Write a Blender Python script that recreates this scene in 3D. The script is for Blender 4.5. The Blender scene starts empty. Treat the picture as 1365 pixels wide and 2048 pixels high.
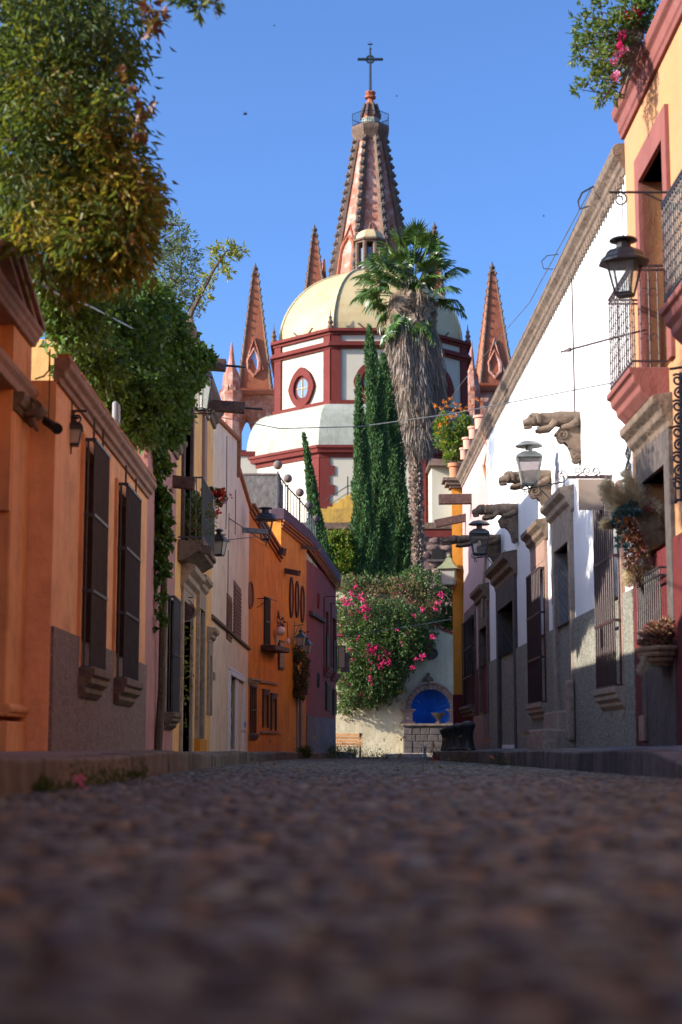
import bpy, math, random
import numpy as np
from mathutils import Vector, Matrix

rad = math.radians
random.seed(7)
C = bpy.context.scene.collection
scene = bpy.context.scene

# ------------------------------------------------------------------ camera, sky, sun, exposure
EYE = 0.20
FPX = 3300.0                      # focal length in pixels of the 1365 wide photograph
PITCH = math.atan((1495 - 1024) / FPX)
CP, SP = math.cos(PITCH), math.sin(PITCH)
cam_data = bpy.data.cameras.new('camera')
cam = bpy.data.objects.new('camera', cam_data)
C.objects.link(cam)
cam.location = (0, 0, EYE)
cam.rotation_euler = (math.pi / 2 + PITCH, 0, 0)
cam_data.sensor_fit = 'HORIZONTAL'
cam_data.sensor_width = 24.0
cam_data.lens = 24.0 * FPX / 1365.0
cam_data.clip_start = 0.05
cam_data.clip_end = 9000
cam_data.dof.use_dof = True
cam_data.dof.focus_distance = 33.0
cam_data.dof.aperture_fstop = 2.0
scene.camera = cam

SUN_EL, SUN_AZ = rad(22), rad(17)          # azimuth measured from -X towards -Y
sun_vec = Vector((-math.cos(SUN_AZ) * math.cos(SUN_EL), -math.sin(SUN_AZ) * math.cos(SUN_EL), math.sin(SUN_EL)))
world = bpy.data.worlds.new("World")
scene.world = world
world.use_nodes = True
wn = world.node_tree
for n in list(wn.nodes):
    wn.nodes.remove(n)
sky = wn.nodes.new('ShaderNodeTexSky')
sky.sky_type = 'NISHITA'
sky.sun_disc = False
sky.sun_elevation = SUN_EL
sky.sun_rotation = math.atan2(sun_vec.x, sun_vec.y)
sky.altitude = 300
sky.air_density = 0.7
sky.dust_density = 3.0
sky.ozone_density = 7.5
bg = wn.nodes.new('ShaderNodeBackground')
bg.inputs['Strength'].default_value = 0.15
wo = wn.nodes.new('ShaderNodeOutputWorld')
wn.links.new(sky.outputs[0], bg.inputs[0])
wn.links.new(bg.outputs[0], wo.inputs[0])
sd = bpy.data.lights.new('sun', 'SUN')
sd.energy = 4.0
sd.angle = rad(0.5)
sd.color = (1.0, 0.93, 0.82)
sun = bpy.data.objects.new('sun', sd)
C.objects.link(sun)
sun.location = (-60, -20, 60)
sun.rotation_euler = sun_vec.to_track_quat('Z', 'Y').to_euler()
scene.view_settings.view_transform = 'Standard'
scene.view_settings.look = 'None'
scene.view_settings.exposure = 1.23
scene.view_settings.gamma = 1.0
scene.view_settings.use_curve_mapping = False
scene.cycles.max_bounces = 10
scene.cycles.diffuse_bounces = 7
scene.cycles.transparent_max_bounces = 8
scene.cycles.sample_clamp_indirect = 6.0

# ------------------------------------------------------------------ helpers
def ray(px, py):
    u = px - 682.5
    v = 1024.0 - py
    return Vector((u, FPX * CP - v * SP, FPX * SP + v * CP))

def P(px, py, Y):
    """the point at distance Y down the street that is seen at this place of the photograph"""
    r = ray(px, py)
    return Vector((r.x * Y / r.y, Y, EYE + r.z * Y / r.y))

def S(n, Y):
    return n * Y / 3260.0

def gz(Y):
    return -0.0028 * max(0.0, min(Y, 80) - 7)

class MB:
    def __init__(s):
        s.v = []
        s.f = []
    def add(s, vs, fs):
        o = len(s.v)
        s.v += [tuple(p) for p in vs]
        s.f += [tuple(i + o for i in f) for f in fs]
        return s
    def hexa(s, p):
        return s.add(p, [(0, 3, 2, 1), (4, 5, 6, 7), (0, 1, 5, 4), (1, 2, 6, 5), (2, 3, 7, 6), (3, 0, 4, 7)])
    def box(s, x0, x1, y0, y1, z0, z1):
        return s.hexa([(x0, y0, z0), (x1, y0, z0), (x1, y1, z0), (x0, y1, z0), (x0, y0, z1), (x1, y0, z1), (x1, y1, z1), (x0, y1, z1)])
    def cbox(s, c, sx, sy, sz):
        return s.box(c[0] - sx / 2, c[0] + sx / 2, c[1] - sy / 2, c[1] + sy / 2, c[2] - sz / 2, c[2] + sz / 2)
    def fbox(s, fr, s0, s1, d0, d1, z0, z1):
        q = [(s0, d0), (s1, d0), (s1, d1), (s0, d1)]
        return s.hexa([fr.p(a, d, z0) for a, d in q] + [fr.p(a, d, z1) for a, d in q])
    def tube(s, pts, r, n=6, flat=1.0, caps=True):
        pts = [Vector(p) for p in pts]
        rs = list(r) if isinstance(r, (list, tuple)) else [r] * len(pts)
        o = len(s.v)
        prev = None
        for i, p in enumerate(pts):
            t = (pts[min(i + 1, len(pts) - 1)] - pts[max(i - 1, 0)])
            if t.length < 1e-9:
                t = Vector((0, 0, 1))
            t.normalize()
            if prev is None:
                a = t.orthogonal().normalized()
                if abs(t.z) < 0.99:
                    a = t.cross(Vector((0, 0, 1))).normalized()
            else:
                a = (prev - t * prev.dot(t))
                a = a.normalized() if a.length > 1e-6 else t.orthogonal().normalized()
            prev = a
            b = t.cross(a)
            for k in range(n):
                w = 2 * math.pi * k / n
                q = p + a * (rs[i] * math.cos(w)) + b * (rs[i] * flat * math.sin(w))
                s.v.append(tuple(q))
        for i in range(len(pts) - 1):
            for k in range(n):
                a0 = o + i * n + k
                a1 = o + i * n + (k + 1) % n
                s.f.append((a0, a1, a1 + n, a0 + n))
        if caps:
            s.f.append(tuple(o + k for k in reversed(range(n))))
            s.f.append(tuple(o + (len(pts) - 1) * n + k for k in range(n)))
        return s
    def lathe(s, c, prof, n=12, a0=0.0, sx=1.0, sy=1.0):
        o = len(s.v)
        for (r, z) in prof:
            for k in range(n):
                w = a0 + 2 * math.pi * k / n
                s.v.append((c[0] + sx * r * math.cos(w), c[1] + sy * r * math.sin(w), c[2] + z))
        for i in range(len(prof) - 1):
            for k in range(n):
                a = o + i * n + k
                b = o + i * n + (k + 1) % n
                s.f.append((a, b, b + n, a + n))
        s.f.append(tuple(o + k for k in reversed(range(n))))
        s.f.append(tuple(o + (len(prof) - 1) * n + k for k in range(n)))
        return s
    def prism(s, poly, fn, c0, c1):
        n = len(poly)
        o = len(s.v)
        for c in (c0, c1):
            for (a, b) in poly:
                s.v.append(tuple(fn(a, b, c)))
        s.f.append(tuple(o + k for k in reversed(range(n))))
        s.f.append(tuple(o + n + k for k in range(n)))
        for k in range(n):
            a = o + k
            b = o + (k + 1) % n
            s.f.append((a, b, b + n, a + n))
        return s
    def mould(s, fr, prof, s0, s1, z=0.0, zz=None, ret=0.0):
        """prof: (d, z) outline closed; runs along the wall; zz = height offset at the far end; ret mitres the ends back to the wall"""
        zz = z if zz is None else zz
        n = len(prof)
        o = len(s.v)
        for (d, h) in prof:
            s.v.append(tuple(fr.p(s0 - ret * max(0, d), d, z + h)))
        for (d, h) in prof:
            s.v.append(tuple(fr.p(s1 + ret * max(0, d), d, zz + h)))
        s.f.append(tuple(o + k for k in reversed(range(n))))
        s.f.append(tuple(o + n + k for k in range(n)))
        for k in range(n):
            a = o + k
            b = o + (k + 1) % n
            s.f.append((a, b, b + n, a + n))
        return s
    def ball(s, c, rx, ry=None, rz=None, n=10, m=6):
        ry = rx if ry is None else ry
        rz = rx if rz is None else rz
        o = len(s.v)
        s.v.append((c[0], c[1], c[2] - rz))
        for i in range(1, m):
            t = math.pi * i / m
            for k in range(n):
                w = 2 * math.pi * k / n
                s.v.append((c[0] + rx * math.sin(t) * math.cos(w), c[1] + ry * math.sin(t) * math.sin(w), c[2] - rz * math.cos(t)))
        s.v.append((c[0], c[1], c[2] + rz))
        for k in range(n):
            s.f.append((o, o + 1 + (k + 1) % n, o + 1 + k))
        for i in range(m - 2):
            for k in range(n):
                a = o + 1 + i * n + k
                b = o + 1 + i * n + (k + 1) % n
                s.f.append((a, b, b + n, a + n))
        e = o + 1 + (m - 1) * n
        for k in range(n):
            s.f.append((e - n + k, e - n + (k + 1) % n, e))
        return s
    def spiral(s, c, ax, ay, r0, r1, turns, r, a0=0.0, n=5, steps=None):
        c = Vector(c); ax = Vector(ax); ay = Vector(ay)
        steps = steps or int(12 * abs(turns)) + 3
        pts = []
        for i in range(steps):
            t = i / (steps - 1)
            w = a0 + 2 * math.pi * turns * t
            q = r0 + (r1 - r0) * t
            pts.append(c + ax * (q * math.cos(w)) + ay * (q * math.sin(w)))
        return s.tube(pts, r, n)
    def jitter(s, a, seed=1):
        rg = random.Random(seed)
        s.v = [(x + rg.uniform(-a, a), y + rg.uniform(-a, a), z + rg.uniform(-a, a)) for x, y, z in s.v]
        return s
    def build(s, name, m, parent=None, smooth=False, origin=None, bevel=0.0, sharp=35, **pr):
        if parent is not None:
            off = parent_world(parent)
        elif origin is not None:
            off = Vector(origin)
        else:
            a = np.array(s.v)
            mid = (a.min(0) + a.max(0)) / 2
            off = Vector((mid[0], mid[1], a[:, 2].min()))
        me = bpy.data.meshes.new(name)
        me.from_pydata([(x - off.x, y - off.y, z - off.z) for x, y, z in s.v], [], s.f)
        if m is not None:
            me.materials.append(m)
        if smooth:
            me.polygons.foreach_set('use_smooth', [True] * len(me.polygons))
            try:
                me.set_sharp_from_angle(angle=rad(sharp))
            except Exception:
                pass
        me.update()
        o = bpy.data.objects.new(name, me)
        C.objects.link(o)
        if parent is not None:
            o.parent = parent
        else:
            o.location = off
        if bevel:
            b = o.modifiers.new('bevel', 'BEVEL')
            b.width = bevel
            b.segments = 2
            b.limit_method = 'ANGLE'
        for k, v in pr.items():
            o[k] = v
        return o

def parent_world(p):
    off = Vector((0, 0, 0))
    while p is not None:
        off += p.location
        p = p.parent
    return off

def thing(name, label, cat, loc, group=None, **pr):
    o = bpy.data.objects.new(name, None)
    o.empty_display_size = 0.2
    C.objects.link(o)
    o.location = loc
    o['label'] = label
    o['category'] = cat
    if group:
        o['group'] = group
    for k, v in pr.items():
        o[k] = v
    return o

def tag(o, label, cat, group=None):
    o['label'] = label
    o['category'] = cat
    if group:
        o['group'] = group
    return o

def copy_tree(o, parent=None):
    c = o.copy()
    C.objects.link(c)
    c.parent = parent
    for ch in list(o.children):
        copy_tree(ch, c)
    return c

class Fr:
    def __init__(s, A, B, side):
        s.A = Vector((A[0], A[1], 0))
        B = Vector((B[0], B[1], 0))
        s.u = (B - s.A).normalized()
        s.L = (B - s.A).length
        s.n = Vector((s.u.y, -s.u.x, 0)) * side
        s.side = side
    def p(s, a, d, z):
        return s.A + s.u * a + s.n * d + Vector((0, 0, z))
    def sz(s, px, py, d=0.0):
        r = ray(px, py)
        o = Vector((0, 0, EYE))
        t = (s.A + s.n * d - o).dot(s.n) / r.dot(s.n)
        q = o + r * t
        return (q - s.A).dot(s.u), q.z
    def rect(s, near, far, top, bot, d=0.0):
        """near/far: px columns; top/bot: py rows at the near edge"""
        my = (top + bot) / 2
        s0 = s.sz(near, my, d)[0]
        s1 = s.sz(far, my, d)[0]
        return [s0, s1, s.sz(near, bot, d)[1], s.sz(near, top, d)[1]]
    def base(s):
        m = s.p(s.L / 2, -0.5, 0)
        return (m.x, m.y, gz(m.y))

def fast_mesh(name, V, loops, lens, m, parent=None, origin=(0, 0, 0), smooth=False, **pr):
    off = parent_world(parent) if parent is not None else Vector(origin)
    V = V - np.array(off)[None, :]
    me = bpy.data.meshes.new(name)
    me.vertices.add(len(V))
    me.vertices.foreach_set('co', V.astype(np.float32).ravel())
    me.loops.add(len(loops))
    me.loops.foreach_set('vertex_index', loops.astype(np.int32))
    me.polygons.add(len(lens))
    st = np.concatenate([[0], np.cumsum(lens)[:-1]]).astype(np.int32)
    me.polygons.foreach_set('loop_start', st)
    me.polygons.foreach_set('loop_total', lens.astype(np.int32))
    if smooth:
        me.polygons.foreach_set('use_smooth', np.ones(len(lens), dtype=bool))
    me.update(calc_edges=True)
    me.validate()
    if m is not None:
        me.materials.append(m)
    o = bpy.data.objects.new(name, me)
    C.objects.link(o)
    if parent is not None:
        o.parent = parent
    else:
        o.location = off
    for k, v in pr.items():
        o[k] = v
    return o

def norm(a):
    return a / np.maximum(np.linalg.norm(a, axis=1, keepdims=True), 1e-9)

def leaves(name, pts, dirs, L, W, m, parent=None, seed=0, fold=0.25, kind='stuff', curl=0.0, **pr):
    """one small folded blade per point: base, left, right, tip"""
    rg = np.random.default_rng(seed)
    n = len(pts)
    d = norm(dirs)
    rv = rg.normal(size=(n, 3))
    a = norm(np.cross(d, rv))
    b = np.cross(d, a)
    Ls = (L * rg.uniform(0.65, 1.3, n))[:, None]
    Ws = (W * rg.uniform(0.7, 1.25, n))[:, None]
    base = pts
    left = pts + d * Ls * 0.45 + a * Ws * 0.5 + b * Ws * fold
    right = pts + d * Ls * 0.45 - a * Ws * 0.5 + b * Ws * fold
    tip = pts + d * Ls - b * Ls * curl
    V = np.stack([base, left, right, tip], 1).reshape(-1, 3)
    i = np.arange(n) * 4
    F = np.stack([i, i + 3, i + 1, i, i + 2, i + 3], 1).ravel()
    lens = np.full(2 * n, 3)
    if parent is None and 'origin' not in pr:
        pr['origin'] = tuple(pts.mean(0))
    return fast_mesh(name, V, F, lens, m, parent, kind=kind, **pr)

def blob_pts(blobs, n, seed, per=9, spread=0.5, shell=0.55, up=0.0, drand=0.6):
    """blobs: list of (centre, radii); leaves sit in twig clusters near the blob surfaces"""
    rg = np.random.default_rng(seed)
    cs = np.array([tuple(b[0]) for b in blobs], float)
    rs = np.array([tuple(b[1]) if hasattr(b[1], '__len__') else (b[1],) * 3 for b in blobs], float)
    w = (rs[:, 0] * rs[:, 2]) ** 0.9
    w /= w.sum()
    k = max(1, n // per)
    idx = rg.choice(len(blobs), k, p=w)
    u = norm(rg.normal(size=(k, 3)))
    q = rg.uniform(shell ** 3, 1.0, k) ** (1 / 3)
    cc = cs[idx] + u * rs[idx] * q[:, None]
    cr = rs[idx].mean(1) * spread * rg.uniform(0.25, 0.6, k)
    pts = np.repeat(cc, per, 0) + rg.normal(size=(k * per, 3)) * np.repeat(cr, per)[:, None] * 0.5
    dirs = np.repeat(u, per, 0) + rg.normal(size=(k * per, 3)) * drand
    dirs[:, 2] += up
    return pts, dirs

# ------------------------------------------------------------------ materials
def _nodes(name):
    m = bpy.data.materials.new(name)
    m.use_nodes = True
    nt = m.node_tree
    for n in list(nt.nodes):
        nt.nodes.remove(n)
    out = nt.nodes.new('ShaderNodeOutputMaterial')
    bs = nt.nodes.new('ShaderNodeBsdfPrincipled')
    nt.links.new(bs.outputs[0], out.inputs[0])
    return m, nt, bs, out

def _c(c):
    return (c[0], c[1], c[2], 1.0)

def _noise(nt, vec, scale, detail=6, rough=0.6):
    n = nt.nodes.new('ShaderNodeTexNoise')
    n.inputs['Scale'].default_value = scale
    n.inputs['Detail'].default_value = detail
    n.inputs['Roughness'].default_value = rough
    nt.links.new(vec, n.inputs['Vector'])
    return n.outputs['Fac']

def _ramp(nt, fac, stops, interp='LINEAR'):
    r = nt.nodes.new('ShaderNodeValToRGB')
    r.color_ramp.interpolation = interp
    e = r.color_ramp.elements
    while len(e) > 1:
        e.remove(e[-1])
    e[0].position = stops[0][0]
    e[0].color = _c(stops[0][1])
    for p, c in stops[1:]:
        k = e.new(p)
        k.color = _c(c)
    nt.links.new(fac, r.inputs[0])
    return r.outputs[0]

def _mix(nt, fac, a, b, mode='MIX'):
    m = nt.nodes.new('ShaderNodeMix')
    m.data_type = 'RGBA'
    m.blend_type = mode
    if hasattr(fac, 'links') or not isinstance(fac, (int, float)):
        nt.links.new(fac, m.inputs[0])
    else:
        m.inputs[0].default_value = fac
    for v, i in ((a, 6), (b, 7)):
        if isinstance(v, tuple):
            m.inputs[i].default_value = _c(v)
        else:
            nt.links.new(v, m.inputs[i])
    return m.outputs[2]

def _g(v):
    return (v, v, v)

def surf(name, c1, c2=None, scale=1.5, rough=0.85, bump=0.3, bscale=45.0, dirt=None, dirt_amt=0.5, streak=0.0, metal=0.0,
         spec=0.3, speck=None, speck_scale=60, peel=None, peel_lo=0.62, rand=0.0, islands=False, base_dirt=None, bdist=0.02):
    m, nt, bs, out = _nodes(name)
    tc = nt.nodes.new('ShaderNodeNewGeometry')
    vec = tc.outputs['Position']
    if metal == 0 and (rand or islands):
        pass
    c2 = c2 or tuple(x * 0.75 for x in c1)
    f = _noise(nt, vec, scale, 8, 0.65)
    col = _ramp(nt, f, [(0.3, c1), (0.7, c2)])
    if dirt:
        f2 = _noise(nt, vec, scale * 2.7, 10, 0.7)
        fr = _ramp(nt, f2, [(0.48, _g(0)), (0.72, _g(dirt_amt))])
        col = _mix(nt, fr, col, dirt)
    if streak:
        mp = nt.nodes.new('ShaderNodeMapping')
        mp.inputs['Scale'].default_value = (5, 5, 0.35)
        nt.links.new(vec, mp.inputs[0])
        f3 = _noise(nt, mp.outputs[0], 1.6, 8, 0.7)
        fr = _ramp(nt, f3, [(0.46, _g(0)), (0.75, _g(streak))])
        col = _mix(nt, fr, col, dirt or tuple(x * 0.45 for x in c1))
    if peel:
        f4 = _noise(nt, vec, 0.9, 12, 0.75)
        fr = _ramp(nt, f4, [(peel_lo, _g(0)), (peel_lo + 0.02, _g(1))])
        col = _mix(nt, fr, col, peel)
    if speck:
        v = nt.nodes.new('ShaderNodeTexVoronoi')
        v.inputs['Scale'].default_value = speck_scale
        nt.links.new(vec, v.inputs['Vector'])
        sp = nt.nodes.new('ShaderNodeSeparateColor')
        nt.links.new(v.outputs['Color'], sp.inputs[0])
        fr = _ramp(nt, sp.outputs[0], [(0.35, _g(0)), (0.9, _g(0.85))])
        col = _mix(nt, fr, col, speck)
    if base_dirt:
        sx = nt.nodes.new('ShaderNodeSeparateXYZ')
        nt.links.new(vec, sx.inputs[0])
        ad = nt.nodes.new('ShaderNodeMath'); ad.operation = 'MULTIPLY_ADD'
        ad.inputs[1].default_value = -0.9; ad.inputs[2].default_value = 1.0
        nt.links.new(sx.outputs[2], ad.inputs[0])
        mu = nt.nodes.new('ShaderNodeMath'); mu.operation = 'MULTIPLY'; mu.use_clamp = True
        nt.links.new(ad.outputs[0], mu.inputs[0]); nt.links.new(_noise(nt, vec, 3.0, 8, 0.7), mu.inputs[1])
        col = _mix(nt, mu.outputs[0], col, base_dirt)
    if rand or islands:
        if islands:
            r = tc.outputs['Random Per Island']
        else:
            oi = nt.nodes.new('ShaderNodeObjectInfo')
            r = oi.outputs['Random']
        hs = nt.nodes.new('ShaderNodeHueSaturation')
        mr = nt.nodes.new('ShaderNodeMapRange')
        mr.inputs['To Min'].default_value = 1 - (rand or 0.3)
        mr.inputs['To Max'].default_value = 1 + (rand or 0.3)
        nt.links.new(r, mr.inputs['Value'])
        nt.links.new(mr.outputs[0], hs.inputs['Value'])
        nt.links.new(col, hs.inputs['Color'])
        col = hs.outputs[0]
    nt.links.new(col, bs.inputs['Base Color'])
    bs.inputs['Roughness'].default_value = rough
    bs.inputs['Metallic'].default_value = metal
    bs.inputs['Specular IOR Level'].default_value = spec
    if bump:
        b = nt.nodes.new('ShaderNodeBump')
        b.inputs['Strength'].default_value = min(1.0, bump)
        b.inputs['Distance'].default_value = bdist
        nt.links.new(_noise(nt, vec, bscale, 8, 0.65), b.inputs['Height'])
        b2 = nt.nodes.new('ShaderNodeBump')
        b2.inputs['Strength'].default_value = min(1.0, bump)
        b2.inputs['Distance'].default_value = bdist * 3
        nt.links.new(_noise(nt, vec, bscale * 0.12, 4, 0.5), b2.inputs['Height'])
        nt.links.new(b.outputs[0], b2.inputs['Normal'])
        nt.links.new(b2.outputs[0], bs.inputs['Normal'])
    return m

def leafmat(name, cols, transl=0.35, rough=0.45, big=None, spec=0.35):
    m, nt, bs, out = _nodes(name)
    g = nt.nodes.new('ShaderNodeNewGeometry')
    n = len(cols)
    col = _ramp(nt, g.outputs['Random Per Island'], [((i + 0.5) / n, c) for i, c in enumerate(cols)])
    if big:
        f = _noise(nt, g.outputs['Position'], big[0], 3)
        fr = _ramp(nt, f, [(0.42, _g(0)), (0.62, _g(1))])
        col2 = _ramp(nt, g.outputs['Random Per Island'], [((i + 0.5) / len(big[1]), c) for i, c in enumerate(big[1])])
        col = _mix(nt, fr, col, col2)
    nt.links.new(col, bs.inputs['Base Color'])
    bs.inputs['Roughness'].default_value = rough
    bs.inputs['Specular IOR Level'].default_value = spec
    tr = nt.nodes.new('ShaderNodeBsdfTranslucent')
    nt.links.new(_mix(nt, 0.35, col, (0.30, 0.34, 0.03)), tr.inputs['Color'])
    mx = nt.nodes.new('ShaderNodeMixShader')
    mx.inputs[0].default_value = transl
    nt.links.new(bs.outputs[0], mx.inputs[1])
    nt.links.new(tr.outputs[0], mx.inputs[2])
    nt.links.new(mx.outputs[0], out.inputs[0])
    return m

def glassmat(name, c=(0.02, 0.025, 0.03), rough=0.08):
    m, nt, bs, out = _nodes(name)
    bs.inputs['Base Color'].default_value = _c(c)
    bs.inputs['Roughness'].default_value = rough
    bs.inputs['Specular IOR Level'].default_value = 0.6
    return m

def clearglass(name, tint=(0.8, 0.82, 0.8), milky=0.25):
    m, nt, bs, out = _nodes(name)
    tr = nt.nodes.new('ShaderNodeBsdfTransparent')
    tr.inputs[0].default_value = _c(tint)
    gl = nt.nodes.new('ShaderNodeBsdfGlossy')
    gl.inputs['Roughness'].default_value = 0.4
    bs.inputs['Base Color'].default_value = _c((0.55, 0.55, 0.5))
    bs.inputs['Roughness'].default_value = 0.6
    m1 = nt.nodes.new('ShaderNodeMixShader')
    m1.inputs[0].default_value = milky
    nt.links.new(tr.outputs[0], m1.inputs[1])
    nt.links.new(bs.outputs[0], m1.inputs[2])
    m2 = nt.nodes.new('ShaderNodeMixShader')
    m2.inputs[0].default_value = 0.04
    nt.links.new(m1.outputs[0], m2.inputs[1])
    nt.links.new(gl.outputs[0], m2.inputs[2])
    nt.links.new(m2.outputs[0], out.inputs[0])
    return m

M = {}
M['salmon'] = surf('salmon_stucco', (0.850, 0.424, 0.201), (0.674, 0.313, 0.143), 0.6, dirt=(0.48, 0.22, 0.10), dirt_amt=0.85, streak=0.5, bump=0.3, peel=(0.62, 0.40, 0.26), peel_lo=0.72)
M['salmon_dark'] = surf('deep_orange_stucco', (0.739, 0.349, 0.141), (0.566, 0.249, 0.110), 1.2, dirt=(0.24, 0.09, 0.04), dirt_amt=0.4, streak=0.3, bump=0.3)
M['brown_dado'] = surf('brown_roughcast', (0.170, 0.119, 0.100), (0.111, 0.078, 0.066), 2.0, dirt=(0.16, 0.11, 0.085), speck=(0.30, 0.21, 0.19), speck_scale=70, bump=1.0, bscale=55, bdist=0.012)
M['mauve'] = surf('mauve_stucco', (0.474, 0.228, 0.206), (0.374, 0.176, 0.160), 1.1, dirt=(0.17, 0.09, 0.08), dirt_amt=0.4, streak=0.3, bump=0.3)
M['ochre'] = surf('ochre_stucco', (0.850, 0.506, 0.167), (0.771, 0.392, 0.128), 0.8, dirt=(0.42, 0.20, 0.08), dirt_amt=0.6, streak=0.5, bump=0.2)
M['cream_l'] = surf('peach_cream_stucco', (0.82, 0.64, 0.44), (0.72, 0.54, 0.36), 0.7, dirt=(0.46, 0.30, 0.20), dirt_amt=0.6, streak=0.5, bump=0.2)
M['orange'] = surf('weathered_orange_stucco', (0.784, 0.265, 0.036), (0.531, 0.166, 0.030), 0.8, dirt=(0.30, 0.10, 0.035), dirt_amt=0.55, streak=0.6, bump=0.3, peel=(0.55, 0.28, 0.16), peel_lo=0.68)
M['orange2'] = surf('amber_stucco', (0.759, 0.304, 0.033), (0.531, 0.189, 0.028), 0.8, dirt=(0.30, 0.12, 0.035), dirt_amt=0.5, streak=0.6, bump=0.3, peel=(0.50, 0.27, 0.17), peel_lo=0.66)
M['redwall'] = surf('oxblood_stucco', (0.325, 0.066, 0.044), (0.237, 0.050, 0.039), 0.9, dirt=(0.11, 0.04, 0.035), dirt_amt=0.4, streak=0.4, bump=0.3)
M['greydado'] = surf('worn_grey_render', (0.22, 0.165, 0.145), (0.14, 0.10, 0.09), 1.0, dirt=(0.10, 0.07, 0.06), streak=0.5, bump=0.6)
M['greywall'] = surf('bare_cement_render', (0.21, 0.195, 0.175), (0.12, 0.11, 0.10), 1.1, dirt=(0.08, 0.075, 0.065), streak=0.5, bump=0.6)
M['white'] = surf('white_limewash', (0.75, 0.745, 0.73), (0.7, 0.69, 0.67), 0.8, dirt=(0.60, 0.57, 0.52), dirt_amt=0.25, streak=0.45, bump=0.2, peel=(0.50, 0.46, 0.41), peel_lo=0.74)
M['pebble'] = surf('grey_pebbledash', (0.213, 0.194, 0.139), (0.138, 0.127, 0.093), 1.2, dirt=(0.09, 0.09, 0.08), dirt_amt=0.5, streak=0.3, speck=(0.36, 0.355, 0.31), speck_scale=55, bump=1.0, bscale=50, bdist=0.015)
M['pink'] = surf('pale_pink_stucco', (0.48, 0.325, 0.3), (0.44, 0.285, 0.265), 0.7, dirt=(0.48, 0.28, 0.24), dirt_amt=0.3, streak=0.5, bump=0.2)
M['yellow'] = surf('egg_yolk_stucco', (0.634, 0.275, 0.030), (0.546, 0.215, 0.025), 1.2, dirt=(0.4, 0.17, 0.03), dirt_amt=0.4, streak=0.4, bump=0.3)
M['apricot'] = surf('apricot_stucco', (0.44, 0.225, 0.11), (0.4, 0.19, 0.085), 0.7, dirt=(0.50, 0.22, 0.06), dirt_amt=0.5, streak=0.45, bump=0.3, peel=(0.60, 0.48, 0.36), peel_lo=0.69)
M['winedado'] = surf('wine_red_roughcast', (0.150, 0.022, 0.021), (0.105, 0.017, 0.017), 1.3, dirt=(0.09, 0.02, 0.02), streak=0.4, bump=0.9, bscale=45, bdist=0.015)
M['rosetrim'] = surf('rose_painted_trim', (0.23, 0.075, 0.06), (0.18, 0.058, 0.048), 1.3, dirt=(0.22, 0.09, 0.075), bump=0.3)
M['stone'] = surf('weathered_cantera_stone', (0.216, 0.150, 0.104), (0.121, 0.086, 0.064), 4.0, dirt=(0.05, 0.04, 0.035), dirt_amt=0.8, bump=0.8, bscale=22, bdist=0.03)
M['stone_pink'] = surf('pinkish_cantera_stone', (0.36, 0.22, 0.165), (0.25, 0.15, 0.115), 3.0, dirt=(0.11, 0.08, 0.06), dirt_amt=0.7, bump=0.6, bscale=22, bdist=0.02)
M['stone_light'] = surf('pale_cantera_stone', (0.42, 0.33, 0.245), (0.27, 0.20, 0.15), 4.0, dirt=(0.10, 0.075, 0.06), dirt_amt=0.7, bump=0.6, bscale=22, bdist=0.02)
M['stone_dark'] = surf('dark_cantera_stone', (0.120, 0.096, 0.083), (0.073, 0.057, 0.052), 3.0, dirt=(0.035, 0.03, 0.028), dirt_amt=0.7, bump=0.8, bscale=20, bdist=0.02)
M['brownstone'] = surf('brown_board_stone', (0.13, 0.075, 0.06), (0.08, 0.045, 0.038), 6.0, dirt=(0.035, 0.025, 0.022), dirt_amt=0.8, bump=0.6)
M['wood'] = surf('dark_brown_timber', (0.085, 0.038, 0.022), (0.05, 0.022, 0.014), 5.0, rough=0.6, bump=0.3)
M['wood_warm'] = surf('warm_varnished_timber', (0.26, 0.10, 0.03), (0.16, 0.06, 0.02), 5.0, rough=0.45, bump=0.25)
M['wood_grey'] = surf('grey_weathered_timber', (0.14, 0.10, 0.08), (0.08, 0.06, 0.05), 5.0, rough=0.8, bump=0.5)
M['shutter'] = surf('brown_shutter_paint', (0.16, 0.065, 0.045), (0.11, 0.045, 0.035), 4.0, rough=0.6, bump=0.2)
M['iron'] = surf('black_wrought_iron', (0.018, 0.018, 0.02), (0.03, 0.022, 0.02), 9.0, rough=0.5, bump=0.2, spec=0.5)
M['iron_red'] = surf('rusty_maroon_iron', (0.05, 0.02, 0.02), (0.035, 0.016, 0.018), 9.0, rough=0.55, bump=0.2, spec=0.5)
M['iron_blue'] = surf('blue_grey_iron', (0.035, 0.045, 0.06), (0.02, 0.025, 0.035), 9.0, rough=0.5, bump=0.2, spec=0.5)
M['zinc'] = surf('dull_zinc_sheet', (0.22, 0.23, 0.22), (0.12, 0.13, 0.125), 8.0, rough=0.45, metal=0.5, bump=0.2)
M['teal'] = surf('teal_enamel', (0.03, 0.13, 0.14), (0.02, 0.08, 0.09), 8.0, rough=0.4, bump=0.2)
M['dark'] = surf('painted_interior_shade', (0.012, 0.010, 0.009), (0.02, 0.014, 0.012), 1.0, rough=0.9, bump=0)  # near-black colour stands in for shade inside openings, niches and windows
M['glass'] = glassmat('window_glass')
M['glass_blue'] = glassmat('painted_sky_glass', (0.10, 0.15, 0.20), 0.15)  # blue of a reflected sky put into the base colour
M['lampglass'] = clearglass('dusty_lantern_glass', milky=0.05)
M['lampglass_milky'] = clearglass('milky_lantern_glass', (0.7, 0.66, 0.6), 0.45)
M['patina'] = surf('green_bronze_patina', (0.22, 0.23, 0.13), (0.14, 0.16, 0.09), 8.0, rough=0.5, bump=0.2)
M['lampglass_mesh'] = clearglass('mesh_lantern_glass', (0.55, 0.5, 0.52), 0.15)
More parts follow.
